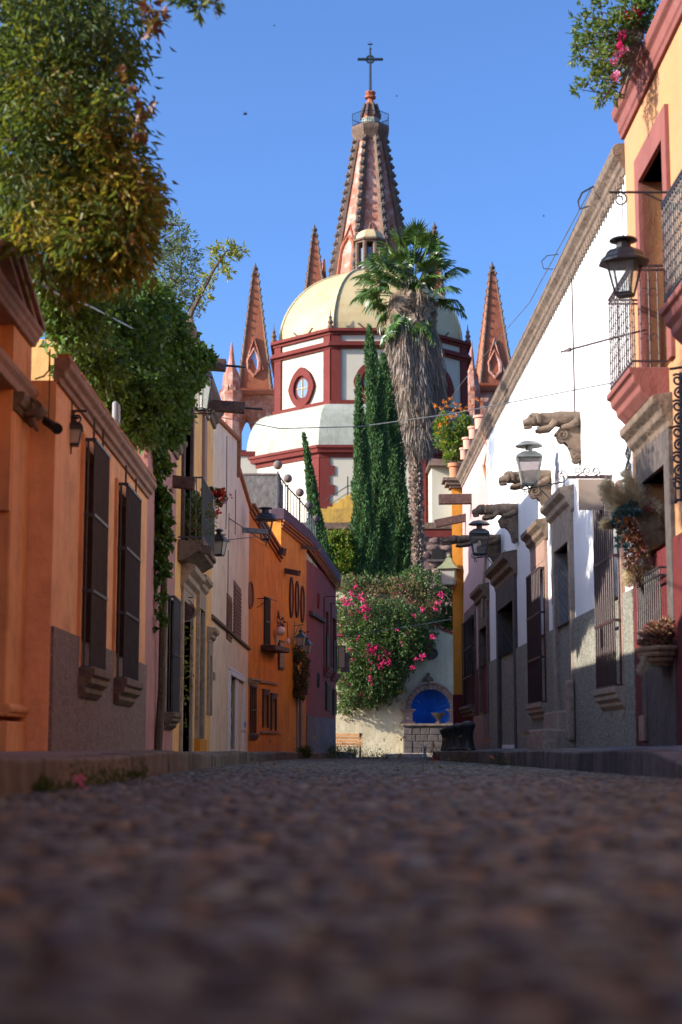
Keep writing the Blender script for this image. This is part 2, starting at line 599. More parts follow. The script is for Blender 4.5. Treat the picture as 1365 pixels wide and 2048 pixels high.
M['globe'] = surf('frosted_globe_glass', (0.75, 0.55, 0.45), (0.7, 0.5, 0.42), 3.0, rough=0.3, bump=0)
M['clay'] = surf('terracotta', (0.50, 0.20, 0.09), (0.40, 0.15, 0.07), 5.0, dirt=(0.3, 0.2, 0.15), bump=0.2)
M['clay_pink'] = surf('pale_pink_clay', (0.60, 0.30, 0.21), (0.52, 0.25, 0.18), 5.0, dirt=(0.35, 0.22, 0.16), bump=0.2)
M['creampot'] = surf('cream_glazed_pot', (0.55, 0.46, 0.28), (0.45, 0.36, 0.2), 5.0, rough=0.5, bump=0.1)
M['orangecap'] = surf('terracotta_coping', (0.42, 0.16, 0.06), (0.30, 0.11, 0.05), 3.0, dirt=(0.15, 0.07, 0.04), dirt_amt=0.6, bump=0.5)
M['purple'] = surf('dusty_purple_render', (0.115, 0.07, 0.085), (0.085, 0.05, 0.065), 2.0, bump=0.3)
M['asphalt'] = surf('dark_road_bed', (0.020, 0.011, 0.008), (0.013, 0.007, 0.006), 6.0, bump=0.6)
M['earth'] = surf('dry_earth', (0.16, 0.12, 0.08), (0.10, 0.08, 0.05), 0.05, bump=0.5, bscale=3)
M['kerb'] = surf('grimy_kerb_stone', (0.19, 0.165, 0.14), (0.1, 0.088, 0.078), 2.4, dirt=(0.05, 0.035, 0.03), dirt_amt=0.8, streak=0.7, rand=0.25, bump=0.7, bscale=25)
M['slab'] = surf('worn_pavement_slab', (0.21, 0.185, 0.17), (0.14, 0.12, 0.11), 2.0, dirt=(0.07, 0.055, 0.05), dirt_amt=0.6, rand=0.15, bump=0.6)
M['slab_grey'] = surf('grey_cement_pavement', (0.22, 0.21, 0.205), (0.15, 0.14, 0.135), 2.0, dirt=(0.09, 0.08, 0.08), dirt_amt=0.6, rand=0.15, bump=0.6)
M['bench'] = surf('varnished_bench_slats', (0.55, 0.30, 0.13), (0.42, 0.20, 0.08), 6.0, rough=0.5, rand=0.15, bump=0.2)
M['bollard'] = surf('black_green_cast_iron', (0.016, 0.022, 0.022), (0.011, 0.014, 0.015), 6.0, rough=0.5, bump=0.2, spec=0.5)
M['farcream'] = surf('cream_garden_wall', (0.64, 0.55, 0.36), (0.52, 0.43, 0.27), 0.6, dirt=(0.34, 0.26, 0.15), dirt_amt=0.6, streak=0.5, bump=0.3)
M['redcap'] = surf('faded_red_coping', (0.252, 0.049, 0.035), (0.175, 0.035, 0.028), 2.0, dirt=(0.1, 0.04, 0.035), bump=0.3)
M['niche'] = surf('cobalt_blue_plaster', (0.014, 0.12, 0.5), (0.01, 0.09, 0.4), 2.5, dirt=(0.004, 0.03, 0.13), dirt_amt=0.3, bump=0.2)
M['rubble'] = surf('rubble_wall_mortar', (0.19, 0.12, 0.10), (0.11, 0.07, 0.06), 1.6, dirt=(0.05, 0.035, 0.03), dirt_amt=0.7, bump=0.9, bscale=10, bdist=0.06)
M['rubblestone'] = surf('reddish_rubble_stone', (0.23, 0.145, 0.12), (0.14, 0.085, 0.07), 2.0, dirt=(0.06, 0.04, 0.035), dirt_amt=0.7, islands=True, rand=0.45, bump=0.7, bscale=12)
M['ychurch'] = surf('mustard_stair_wall', (0.60, 0.36, 0.06), (0.45, 0.25, 0.05), 0.5, dirt=(0.12, 0.09, 0.04), dirt_amt=0.8, streak=0.6, bump=0.3)
M['chwhite'] = surf('church_cream_paint', (0.49, 0.455, 0.375), (0.44, 0.395, 0.3), 0.25, dirt=(0.45, 0.38, 0.27), dirt_amt=0.45, streak=0.45, bump=0.15, bscale=8)
M['chroof'] = surf('mossy_white_vault', (0.42, 0.42, 0.34), (0.27, 0.28, 0.22), 0.3, dirt=(0.16, 0.16, 0.13), dirt_amt=0.75, streak=0.6, bump=0.2, bscale=8)
M['chred'] = surf('church_red_trim', (0.145, 0.02, 0.014), (0.11, 0.016, 0.012), 0.4, dirt=(0.16, 0.04, 0.03), dirt_amt=0.6, bump=0.15, bscale=8)
M['dome'] = surf('yellow_tiled_dome', (0.5, 0.405, 0.23), (0.45, 0.34, 0.16), 0.3, dirt=(0.40, 0.24, 0.07), dirt_amt=0.5, streak=0.35, rough=0.55, bump=0.15, bscale=10)
M['dome_rib'] = surf('pale_dome_rib', (0.52, 0.44, 0.27), (0.48, 0.38, 0.2), 0.4, bump=0.1)
M['spirepink'] = surf('pink_cantera_spire', (0.359, 0.127, 0.079), (0.275, 0.080, 0.041), 0.35, dirt=(0.72, 0.54, 0.46), dirt_amt=0.75, streak=0.35, bump=0.3, bscale=6, bdist=0.1)
M['spireorange'] = surf('orange_cantera_pinnacle', (0.37, 0.115, 0.052), (0.27, 0.078, 0.038), 0.4, dirt=(0.40, 0.16, 0.09), dirt_amt=0.45, streak=0.3, bump=0.3, bscale=6, bdist=0.1)
M['chstone'] = surf('darkened_church_stone', (0.196, 0.119, 0.080), (0.102, 0.066, 0.048), 0.6, dirt=(0.05, 0.04, 0.03), dirt_amt=0.7, bump=0.4, bscale=5, bdist=0.1)
M['bluemetal'] = surf('dark_blue_metal', (0.02, 0.035, 0.05), (0.015, 0.025, 0.035), 3.0, rough=0.5, bump=0)
M['bark'] = surf('brown_bark', (0.12, 0.085, 0.06), (0.07, 0.05, 0.035), 3.0, bump=1.0, bscale=14, bdist=0.05)
M['palmtrunk'] = surf('palm_trunk_fibre', (0.17, 0.10, 0.07), (0.09, 0.055, 0.04), 3.0, dirt=(0.3, 0.2, 0.15), bump=1.0, bscale=10, bdist=0.08)
M['core_fill'] = surf('dark_core_fill', (0.02, 0.028, 0.012), (0.015, 0.018, 0.01), 3.0, bump=0.8)  # dark filler bodies added inside foliage to block the view through
M['plaquewhite'] = surf('off_white_board', (0.300, 0.232, 0.185), (0.276, 0.215, 0.168), 2.0, bump=0.05)
M['signtan'] = surf('tan_sign_board', (0.7, 0.5, 0.28), (0.62, 0.42, 0.22), 2.0, bump=0.05)
M['bluepaint'] = surf('bright_blue_plaque', (0.05, 0.25, 0.6), (0.04, 0.2, 0.5), 2.0, bump=0.05)
M['blackplastic'] = surf('black_plastic', (0.012, 0.012, 0.014), (0.016, 0.016, 0.018), 3.0, rough=0.35, bump=0)
M['greyplastic'] = surf('pale_grey_casing', (0.32, 0.33, 0.32), (0.26, 0.27, 0.26), 3.0, rough=0.5, bump=0)
M['rope'] = surf('faded_blue_rope', (0.35, 0.45, 0.5), (0.25, 0.32, 0.36), 8.0, bump=0.2)
M['wicker'] = surf('wicker', (0.42, 0.27, 0.15), (0.28, 0.17, 0.09), 12.0, bump=0.8, bscale=60)

M['lf_near'] = leafmat('walnut_leaves', [(0.018, 0.042, 0.007), (0.040, 0.085, 0.012), (0.085, 0.130, 0.016), (0.026, 0.056, 0.009), (0.12, 0.12, 0.014)], 0.4, 0.5)
M['lf_nearyel'] = leafmat('turning_walnut_leaves', [(0.24, 0.21, 0.016), (0.33, 0.19, 0.018), (0.10, 0.14, 0.014), (0.26, 0.10, 0.018), (0.17, 0.18, 0.014)], 0.45, 0.5)
M['lf_ivy'] = leafmat('ivy_leaves', [(0.026, 0.065, 0.012), (0.051, 0.123, 0.017), (0.094, 0.188, 0.026), (0.041, 0.087, 0.014)], 0.35)
M['lf_olive'] = leafmat('grey_green_leaves', [(0.091, 0.130, 0.065), (0.143, 0.182, 0.104), (0.065, 0.091, 0.046)], 0.35)
M['lf_yellow'] = leafmat('yellow_green_leaves', [(0.22, 0.24, 0.03), (0.13, 0.18, 0.02), (0.30, 0.26, 0.03)], 0.45)
M['lf_bright'] = leafmat('bright_green_leaves', [(0.07, 0.17, 0.015), (0.14, 0.22, 0.02), (0.04, 0.10, 0.012), (0.24, 0.24, 0.03)], 0.45)
M['lf_boug'] = leafmat('bougainvillea_leaves', [(0.036, 0.083, 0.021), (0.071, 0.143, 0.036), (0.119, 0.190, 0.048), (0.026, 0.060, 0.017)], 0.3)
M['lf_bougdry'] = leafmat('faded_bougainvillea_bracts', [(0.16, 0.17, 0.06), (0.28, 0.12, 0.08), (0.11, 0.14, 0.04), (0.34, 0.10, 0.09), (0.20, 0.19, 0.08)], 0.35)
M['fl_magenta'] = leafmat('magenta_bracts', [(0.60, 0.008, 0.13), (0.72, 0.015, 0.20), (0.50, 0.012, 0.08)], 0.15, 0.6)
M['fl_red'] = leafmat('red_petals', [(0.60, 0.010, 0.008), (0.70, 0.03, 0.02), (0.45, 0.008, 0.01)], 0.15, 0.6)
M['fl_pink'] = leafmat('pink_petals', [(0.75, 0.18, 0.34), (0.70, 0.30, 0.42), (0.65, 0.08, 0.24)], 0.15, 0.6)
M['fl_orange'] = leafmat('orange_petals', [(0.75, 0.22, 0.01), (0.70, 0.30, 0.02), (0.60, 0.12, 0.01)], 0.15, 0.6)
M['lf_cyp'] = leafmat('cypress_scales', [(0.026, 0.078, 0.024), (0.053, 0.129, 0.036), (0.085, 0.172, 0.045), (0.037, 0.095, 0.030)], 0.15, 0.7)
M['lf_palm'] = leafmat('palm_leaflets', [(0.039, 0.098, 0.019), (0.078, 0.156, 0.033), (0.130, 0.208, 0.046), (0.052, 0.111, 0.023)], 0.25, 0.28, spec=0.6)
M['lf_palmdry'] = leafmat('dead_palm_leaves', [(0.312, 0.213, 0.125), (0.237, 0.181, 0.138), (0.375, 0.263, 0.163), (0.175, 0.125, 0.100)], 0.15, 0.8)
M['lf_skirt'] = leafmat('grey_palm_thatch', [(0.320, 0.264, 0.224), (0.224, 0.176, 0.152), (0.416, 0.344, 0.296), (0.272, 0.200, 0.144)], 0.1, 0.8)
M['lf_shrub'] = leafmat('oleander_leaves', [(0.04, 0.09, 0.015), (0.08, 0.14, 0.025), (0.14, 0.17, 0.035), (0.03, 0.06, 0.012)], 0.35)
M['grass'] = leafmat('weeds', [(0.024, 0.054, 0.007), (0.042, 0.078, 0.012), (0.018, 0.036, 0.006)], 0.3)
M['plume'] = leafmat('pampas_plume', [(0.80, 0.66, 0.48), (0.70, 0.54, 0.37), (0.84, 0.74, 0.58)], 0.65, 0.9)
M['lf_blue'] = leafmat('blue_eucalyptus', [(0.02, 0.07, 0.07), (0.03, 0.10, 0.10), (0.015, 0.03, 0.035)], 0.1)
M['lf_wine'] = leafmat('wine_dried_flowers', [(0.20, 0.035, 0.04), (0.10, 0.025, 0.02), (0.26, 0.13, 0.05), (0.05, 0.03, 0.03)], 0.1)
M['lf_redleaf'] = leafmat('reddish_leaves', [(0.10, 0.025, 0.015), (0.16, 0.05, 0.02), (0.06, 0.02, 0.015)], 0.3)

def cobble_mat(name, per_island):
    m, nt, bs, out = _nodes(name)
    g = nt.nodes.new('ShaderNodeNewGeometry')
    if per_island:
        r = g.outputs['Random Per Island']
    else:
        r = nt.nodes.new('ShaderNodeObjectInfo').outputs['Random']
    col = _ramp(nt, r, [(0.0, (0.0200, 0.0211, 0.0163)), (0.18, (0.0728, 0.0683, 0.0400)), (0.30, (0.0326, 0.0423, 0.0375)), (0.42, (0.1066, 0.0894, 0.0475)),
                        (0.52, (0.0251, 0.0277, 0.0200)), (0.62, (0.0878, 0.1105, 0.0900)), (0.72, (0.0427, 0.0439, 0.0300)), (0.80, (0.2132, 0.1382, 0.0562)),
                        (0.88, (0.0502, 0.0585, 0.0450)), (0.95, (0.1756, 0.2032, 0.1438)), (1.0, (0.0627, 0.0488, 0.0275))])
    f = _noise(nt, g.outputs['Position'], 30, 6, 0.7)
    col = _mix(nt, _ramp(nt, f, [(0.4, _g(0)), (0.75, _g(0.35))]), col, (0.0341, 0.0134, 0.0059))
    nt.links.new(col, bs.inputs['Base Color'])
    rr = _ramp(nt, _noise(nt, g.outputs['Position'], 18, 4), [(0.35, _g(0.34)), (0.6, _g(0.8))])
    nt.links.new(rr, bs.inputs['Roughness'])
    b = nt.nodes.new('ShaderNodeBump')
    b.inputs['Strength'].default_value = 0.6
    b.inputs['Distance'].default_value = 0.01
    nt.links.new(_noise(nt, g.outputs['Position'], 70, 6, 0.7), b.inputs['Height'])
    nt.links.new(b.outputs[0], bs.inputs['Normal'])
    return m
M['cobble'] = cobble_mat('cobble_stone', False)
M['cobble_many'] = cobble_mat('cobble_stone_far', True)

# ------------------------------------------------------------------ ground, road, cobbles, pavements
def strip_sheet(name, rows, m, **pr):
    """rows: list of lists of points, same length"""
    b = MB()
    n = len(rows[0])
    for r in rows:
        b.v += [tuple(p) for p in r]
    for i in range(len(rows) - 1):
        for k in range(n - 1):
            a = i * n + k
            b.f.append((a, a + 1, a + 1 + n, a + n))
    o = b.build(name, m, origin=(0, 0, 0), smooth=True)
    for k, v in pr.items():
        o[k] = v
    return o

ground = strip_sheet('ground', [[(-4000, -200, -0.6), (4000, -200, -0.6)], [(-4000, 7000, -0.6), (4000, 7000, -0.6)]], M['earth'], kind='structure')

KL = [(-4, -1.43), (7, -1.43), (14, -1.53), (21, -1.62), (30, -1.60), (38, -1.52), (45, -1.15), (50, -0.35), (58, 0.45), (66, 0.9)]
KR = [(-4, 2.45), (13, 2.42), (26, 2.38), (39.5, 2.16), (40.5, 3.0), (66, 6)]
WL = [(-4, -2.9), (13.7, -2.65), (33, -2.6), (43.8, -2.46), (50.4, -1.06), (58, -0.18), (60, 0.1), (66, 0.1)]
def interp(T, y):
    for (a, b), (c, d) in zip(T, T[1:]):
        if y <= c:
            return b + (d - b) * max(0, (y - a)) / (c - a)
    return T[-1][1]
ys = [-4, 0, 4, 7] + list(range(9, 67, 2)) + [66.4]
road = strip_sheet('road', [[(interp(KL, y) - 0.1 + (interp(KR, y) - interp(KL, y) + 0.3) * t, y, gz(y) - 0.016) for t in (0, .25, .5, .75, 1)] for y in ys], M['asphalt'], kind='structure')

def stone_variant(k):
    rg = random.Random(100 + k)
    n = 8
    b = MB()
    rings = [(1.0, -0.35), (0.97, 0.05), (0.78, 0.30), (0.42, 0.42)]
    ex = rg.uniform(0.75, 1.0)
    rr = [rg.uniform(0.82, 1.1) for _ in range(n)]
    for q, z in rings:
        for i in range(n):
            w = 2 * math.pi * i / n
            b.v.append((q * rr[i] * math.cos(w), q * rr[i] * ex * math.sin(w), z + rg.uniform(-0.04, 0.04)))
    b.v.append((0, 0, 0.45))
    for j in range(3):
        for i in range(n):
            a = j * n + i
            c = j * n + (i + 1) % n
            b.f.append((a, c, c + n, a + n))
    for i in range(n):
        b.f.append((3 * n + i, 3 * n + (i + 1) % n, 4 * n))
    return b
variants = [stone_variant(k) for k in range(8)]
near, far_v = [], []
vis = []
rg = random.Random(5)
y = 0.55
spots = []
row = 0
while y < 65.8:
    sp = 0.086 if y < 24 else (0.125 if y < 40 else 0.16)
    xl, xr = interp(KL, y) + 0.04, interp(KR, y) - 0.04
    if y > 40.4:
        xr = min(xr, 4.6)
    x = xl + rg.uniform(0, sp)
    while x < xr:
        r = sp * rg.choice((.38, .48, .56, .66)) * rg.uniform(.9, 1.1)
        spots.append((x + rg.uniform(-.38, .38) * sp, y + rg.uniform(-.42, .42) * sp, r, rg.uniform(0, 6.28), rg.randrange(8), rg.uniform(-0.010, 0.010)))
        x += sp * rg.uniform(0.85, 1.15)
    y += sp * 0.86
spots.sort(key=lambda s: s[1])
cand = [s for s in spots if abs(s[0]) < 0.215 * s[1] + 0.05 and s[1] > 1.15][:300]
cset = set(id(s) for s in cand)
stone_mesh = []
for k, b in enumerate(variants):
    me = bpy.data.meshes.new('cobblestone')
    me.from_pydata(b.v, [], b.f)
    me.materials.append(M['cobble'])
    me.polygons.foreach_set('use_smooth', [True] * len(me.polygons))
    stone_mesh.append(me)
for (x, y, r, a, k, dz) in cand:
    o = bpy.data.objects.new('cobblestone', stone_mesh[k])
    C.objects.link(o)
    o.parent = road
    o.location = (x, y, gz(y) - 0.018 + dz * 0.5)
    o.rotation_euler = (rg.uniform(-.12, .12), rg.uniform(-.12, .12), a)
    o.scale = (r, r, 0.028)
VV = [np.array(b.v) for b in variants]
LL = [np.concatenate([np.array(f) for f in b.f]) for b in variants]
NN = [np.array([len(f) for f in b.f]) for b in variants]
Vs, Ls, Ns = [], [], []
off = 0
for s in spots:
    if id(s) in cset:
        continue
    x, y, r, a, k, dz = s
    v = VV[k] * np.array([r, r, 0.028])
    ca, sa = math.cos(a), math.sin(a)
    v = np.stack([v[:, 0] * ca - v[:, 1] * sa + x, v[:, 0] * sa + v[:, 1] * ca + y, v[:, 2] + gz(y) - 0.018 + dz * 0.5 + v[:, 0] * rg.uniform(-.1, .1)], 1)
    Vs.append(v); Ls.append(LL[k] + off); Ns.append(NN[k])
    off += len(v)
fast_mesh('cobblestones', np.concatenate(Vs), np.concatenate(Ls), np.concatenate(Ns), M['cobble_many'], road, smooth=True, kind='stuff')

# pavements: a sheet of slabs, edged by kerb stones
def pavement(name, K, W, y0, y1, ztop_k, ztop_w, m, step, mk, dirn):
    rows = []
    y = y0
    b0 = strip_sheet(name, [[(interp(K, q) + 0.02 * dirn, q, gz(q) + ztop_k(q) - 0.02), (interp(W, q) + 0.35 * dirn, q, gz(q) + ztop_w(q) - 0.02)] for q in np.linspace(y0, y1, 40)], m, kind='structure')
    rgk = random.Random(11 if dirn < 0 else 12)
    while y < y1 - 0.1:
        L = step * rgk.uniform(0.8, 1.25)
        ye = min(y + L, y1)
        w = 0.24
        b = MB()
        g = 0.006
        j1, j2 = rgk.uniform(-.008, .008), rgk.uniform(-.008, .008)
        pts = []
        for q, j in ((y + g, j1), (ye - g, j2)):
            xk = interp(K, q) + j
            zt = gz(q) + ztop_k(q) + rgk.uniform(-.006, .006)
            pts.append([(xk - 0.012 * dirn, q, -0.5), (xk + w * dirn, q, -0.5), (xk + w * dirn, q, zt + 0.012), (xk, q, zt)])
        p = pts[0] + pts[1]
        b.add(p, [(0, 1, 2, 3), (7, 6, 5, 4), (0, 4, 5, 1), (1, 5, 6, 2), (2, 6, 7, 3), (3, 7, 4, 0)])
        b.build('kerb_stone', mk, b0, bevel=0.018)
        # slabs behind the kerb
        xk = (interp(K, y) + w * dirn, interp(K, ye) + w * dirn)
        xw = (interp(W, y) + 0.3 * dirn, interp(W, ye) + 0.3 * dirn)
        s = MB()
        z1 = (gz(y) + ztop_k(y) + .012, gz(ye) + ztop_k(ye) + .012)
        z2 = (gz(y) + ztop_w(y), gz(ye) + ztop_w(ye))
        t = 0.06
        s.hexa([(xk[0] + .01 * dirn, y + g, z1[0] - t), (xw[0], y + g, z2[0] - t), (xw[1], ye - g, z2[1] - t), (xk[1] + .01 * dirn, ye - g, z1[1] - t),
                (xk[0] + .01 * dirn, y + g, z1[0]), (xw[0], y + g, z2[0]), (xw[1], ye - g, z2[1]), (xk[1] + .01 * dirn, ye - g, z1[1])])
        s.build('paving_slab', m, b0, bevel=0.006)
        y = ye
    return b0
pave_l = pavement('pavement', KL, WL, 1.0, 59.5, lambda q: 0.165 + (0.02 * math.sin(q * 0.5)), lambda q: 0.185, M['slab'], 0.85, M['kerb'], -1)
WR = [(-4, 3.6), (19, 3.42), (43, 3.2), (44, 3.0)]
def ktop(q):
    return 0.19 + 0.008 * math.sin(q) if q > 13 else 0.19 - min(0.12, (13 - q) * 0.08)
pave_r = pavement('pavement', KR, WR, 4.0, 39.4, ktop, lambda q: 0.27 if q > 14 else max(0.2, 0.27 - (14 - q) * 0.02), M['slab_grey'], 0.95, M['kerb'], 1)

# ------------------------------------------------------------------ building blocks
def wall(house, fr, s0, s1, z0, z1, ops, m, back=6.0, d=0.0, name='wall', **pr):
    b = MB()
    xs = sorted(set([s0, s1] + [max(s0, min(s1, v)) for o in ops for v in (o[0], o[1])]))
    zs = sorted(set([z0, z1] + [max(z0, min(z1, v)) for o in ops for v in (o[2], o[3])]))
    def inside(a, c):
        return any(o[0] < a < o[1] and o[2] < c < o[3] for o in ops)
    for i in range(len(xs) - 1):
        for j in range(len(zs) - 1):
            if xs[i + 1] - xs[i] < 1e-5 or zs[j + 1] - zs[j] < 1e-5:
                continue
            if inside((xs[i] + xs[i + 1]) / 2, (zs[j] + zs[j + 1]) / 2):
                continue
            b.add([fr.p(xs[i], d, zs[j]), fr.p(xs[i + 1], d, zs[j]), fr.p(xs[i + 1], d, zs[j + 1]), fr.p(xs[i], d, zs[j + 1])], [(0, 1, 2, 3)])
    for o in ops:
        a, c, e, f = max(o[0], s0), min(o[1], s1), max(o[2], z0), min(o[3], z1)
        if a >= c or e >= f:
            continue
        r = d - (o[4] if len(o) > 4 else 0.3)
        r = max(r, -back)
        if o[0] > s0:
            b.add([fr.p(a, d, e), fr.p(a, r, e), fr.p(a, r, f), fr.p(a, d, f)], [(0, 1, 2, 3)])
        if o[1] < s1:
            b.add([fr.p(c, d, e), fr.p(c, r, e), fr.p(c, r, f), fr.p(c, d, f)], [(0, 1, 2, 3)])
        if o[2] > z0:
            b.add([fr.p(a, d, e), fr.p(a, r, e), fr.p(c, r, e), fr.p(c, d, e)], [(0, 1, 2, 3)])
        if o[3] < z1:
            b.add([fr.p(a, d, f), fr.p(a, r, f), fr.p(c, r, f), fr.p(c, d, f)], [(0, 1, 2, 3)])
    for a in (s0, s1):
        b.add([fr.p(a, d, z0), fr.p(a, -back, z0), fr.p(a, -back, z1), fr.p(a, d, z1)], [(0, 1, 2, 3)])
    b.add([fr.p(s0, d, z1), fr.p(s1, d, z1), fr.p(s1, -back, z1), fr.p(s0, -back, z1)], [(0, 1, 2, 3)])
    b.add([fr.p(s0, -back, z0), fr.p(s1, -back, z0), fr.p(s1, -back, z1), fr.p(s0, -back, z1)], [(0, 1, 2, 3)])
    return b.build(name, m, house, **pr)

def window(house, fr, r, depth, m, mullions=1, rows=2, glass='glass', fw=0.06):
    s0, s1, z0, z1 = r[:4]
    b = MB()
    b.fbox(fr, s0, s0 + fw, -depth - .05, -depth, z0, z1)
    b.fbox(fr, s1 - fw, s1, -depth - .05, -depth, z0, z1)
    b.fbox(fr, s0 + fw, s1 - fw, -depth - .05, -depth, z0, z0 + fw)
    b.fbox(fr, s0 + fw, s1 - fw, -depth - .05, -depth, z1 - fw, z1)
    for k in range(1, mullions + 1):
        c = s0 + (s1 - s0) * k / (mullions + 1)
        b.fbox(fr, c - fw * .4, c + fw * .4, -depth - .048, -depth - .004, z0 + fw, z1 - fw)
    for k in range(1, rows + 1):
        c = z0 + (z1 - z0) * k / (rows + 1)
        b.fbox(fr, s0 + fw, s1 - fw, -depth - .046, -depth - .008, c - .02, c + .02)
    w = b.build('window', m, house)
    MB().fbox(fr, s0 + .01, s1 - .01, -depth - .04, -depth - .03, z0 + .01, z1 - .01).build('pane', M[glass], w)
    return w

def door(house, fr, r, depth, m, leaves_n=2, panels=4, name='door'):
    s0, s1, z0, z1 = r[:4]
    b = MB()
    w = (s1 - s0) / leaves_n
    for k in range(leaves_n):
        a = s0 + k * w
        b.fbox(fr, a + .004, a + w - .004, -depth - .06, -depth, z0, z1)
        for j in range(panels):
            q0 = z0 + .12 + j * (z1 - z0 - .16) / panels
            q1 = q0 + (z1 - z0 - .16) / panels - .1
            b.fbox(fr, a + .07, a + w - .07, -depth, -depth + .022, q0, q1)
            b.fbox(fr, a + .11, a + w - .11, -depth + .022, -depth + .034, q0 + .05, q1 - .05)
    d = b.build(name, m, house, bevel=.006)
    h = MB().ball(fr.p((s0 + s1) / 2 + .06, -depth + .06, z0 + 1.05), .035)
    h.tube([fr.p((s0 + s1) / 2 + .06, -depth, z0 + 1.05), fr.p((s0 + s1) / 2 + .06, -depth + .05, z0 + 1.05)], .012)
    h.build('handle', M['iron'], d, smooth=True)
    return d

def grille(house, fr, r, d, m, bars=7, rings=3, rad_=0.009, cage=0.0, top=True, name='grille'):
    """vertical bars in front of an opening; cage = how far it stands off the wall"""
    s0, s1, z0, z1 = r[:4]
    b = MB()
    for k in range(bars + 1):
        a = s0 + (s1 - s0) * k / bars
        b.tube([fr.p(a, d, z0), fr.p(a, d, z1)], rad_, 5)
    for j in range(rings):
        z = z0 + (z1 - z0) * (j / (rings - 1) if rings > 1 else .5)
        t = rad_ * 1.3
        b.fbox(fr, s0 - .01, s1 + .01, d - t, d + t, z - t, z + t)
        if cage:
            for a in (s0, s1):
                b.fbox(fr, a - t, a + t, d - cage, d, z - t, z + t)
    if cage:
        for a in (s0, s1):
            for q in (0.5,):
                b.tube([fr.p(a, d - cage * q, z0), fr.p(a, d - cage * q, z1)], rad_, 5)
    return b.build(name, m, house)

SILL = [(-.02, 0), (.17, 0), (.17, -.07), (.14, -.09), (.14, -.14), (.09, -.18), (.09, -.22), (.04, -.27), (-.02, -.27)]
HOOD = [(-.02, 0), (.05, 0), (.06, .07), (.12, .12), (.13, .19), (.21, .25), (.22, .33), (.02, .37), (-.02, .37)]
CORN = [(-.05, 0), (.05, 0), (.06, .08), (.12, .11), (.13, .19), (.20, .25), (.21, .33), (.10, .40), (-.05, .40)]
def scaled(prof, k, kd=None):
    kd = kd or k
    return [(d * kd, z * k) for d, z in prof]
def sill(house, fr, s0, s1, z, m, k=1.0, over=.08):
    b = MB().mould(fr, scaled(SILL, k), s0 - over, s1 + over, z)
    return b.build('sill', m, house, bevel=.008)
def surround(house, fr, r, w, m, proud=.04, lintel=None, hood=None, hm=None, zbase=None, inset=0.3, hk=1.0, over=.1):
    s0, s1, z0, z1 = r[:4]
    lintel = w if lintel is None else lintel
    b = MB()
    zb = z0 if zbase is None else zbase
    b.fbox(fr, s0 - w, s0, -inset, proud, zb, z1 + lintel)
    b.fbox(fr, s1, s1 + w, -inset, proud, zb, z1 + lintel)
    b.fbox(fr, s0, s1, -inset, proud, z1, z1 + lintel)
    o = b.build('surround', m, house, bevel=.008)
    if hood is not None:
        MB().mould(fr, scaled(HOOD, hk), s0 - w - over, s1 + w + over, z1 + lintel).build('cornice', hm or m, o, bevel=.01)
    return o

def spout(house, p0, p1, w, h, m, pipe=None, name='water_spout'):
    """a stone board spout that runs out from the wall; p0 at the wall, p1 its tip"""
    p0, p1 = Vector(p0), Vector(p1)
    t = (p1 - p0)
    u = t.normalized()
    sd_ = u.cross(Vector((0, 0, 1))).normalized()
    up = sd_.cross(u)
    b = MB()
    q = []
    for p in (p0, p1):
        q.append([p - sd_ * w / 2 - up * h / 2, p + sd_ * w / 2 - up * h / 2, p + sd_ * w / 2 + up * h / 2, p + sd_ * w * .28 + up * h / 2, p + sd_ * w * .25 + up * h * .15, p - sd_ * w * .25 + up * h * .15, p - sd_ * w * .28 + up * h / 2, p - sd_ * w / 2 + up * h / 2])
    n = 8
    b.add(q[0] + q[1], [tuple(reversed(range(8))), tuple(range(8, 16))] + [(k, (k + 1) % n, (k + 1) % n + n, k + n) for k in range(n)])
    o = b.build(name, m, house, bevel=.01)
    if pipe:
        MB().tube([p1 - u * .1, p1 + u * pipe], .022, 6).build('pipe', M['iron'], o, smooth=True)
    return o

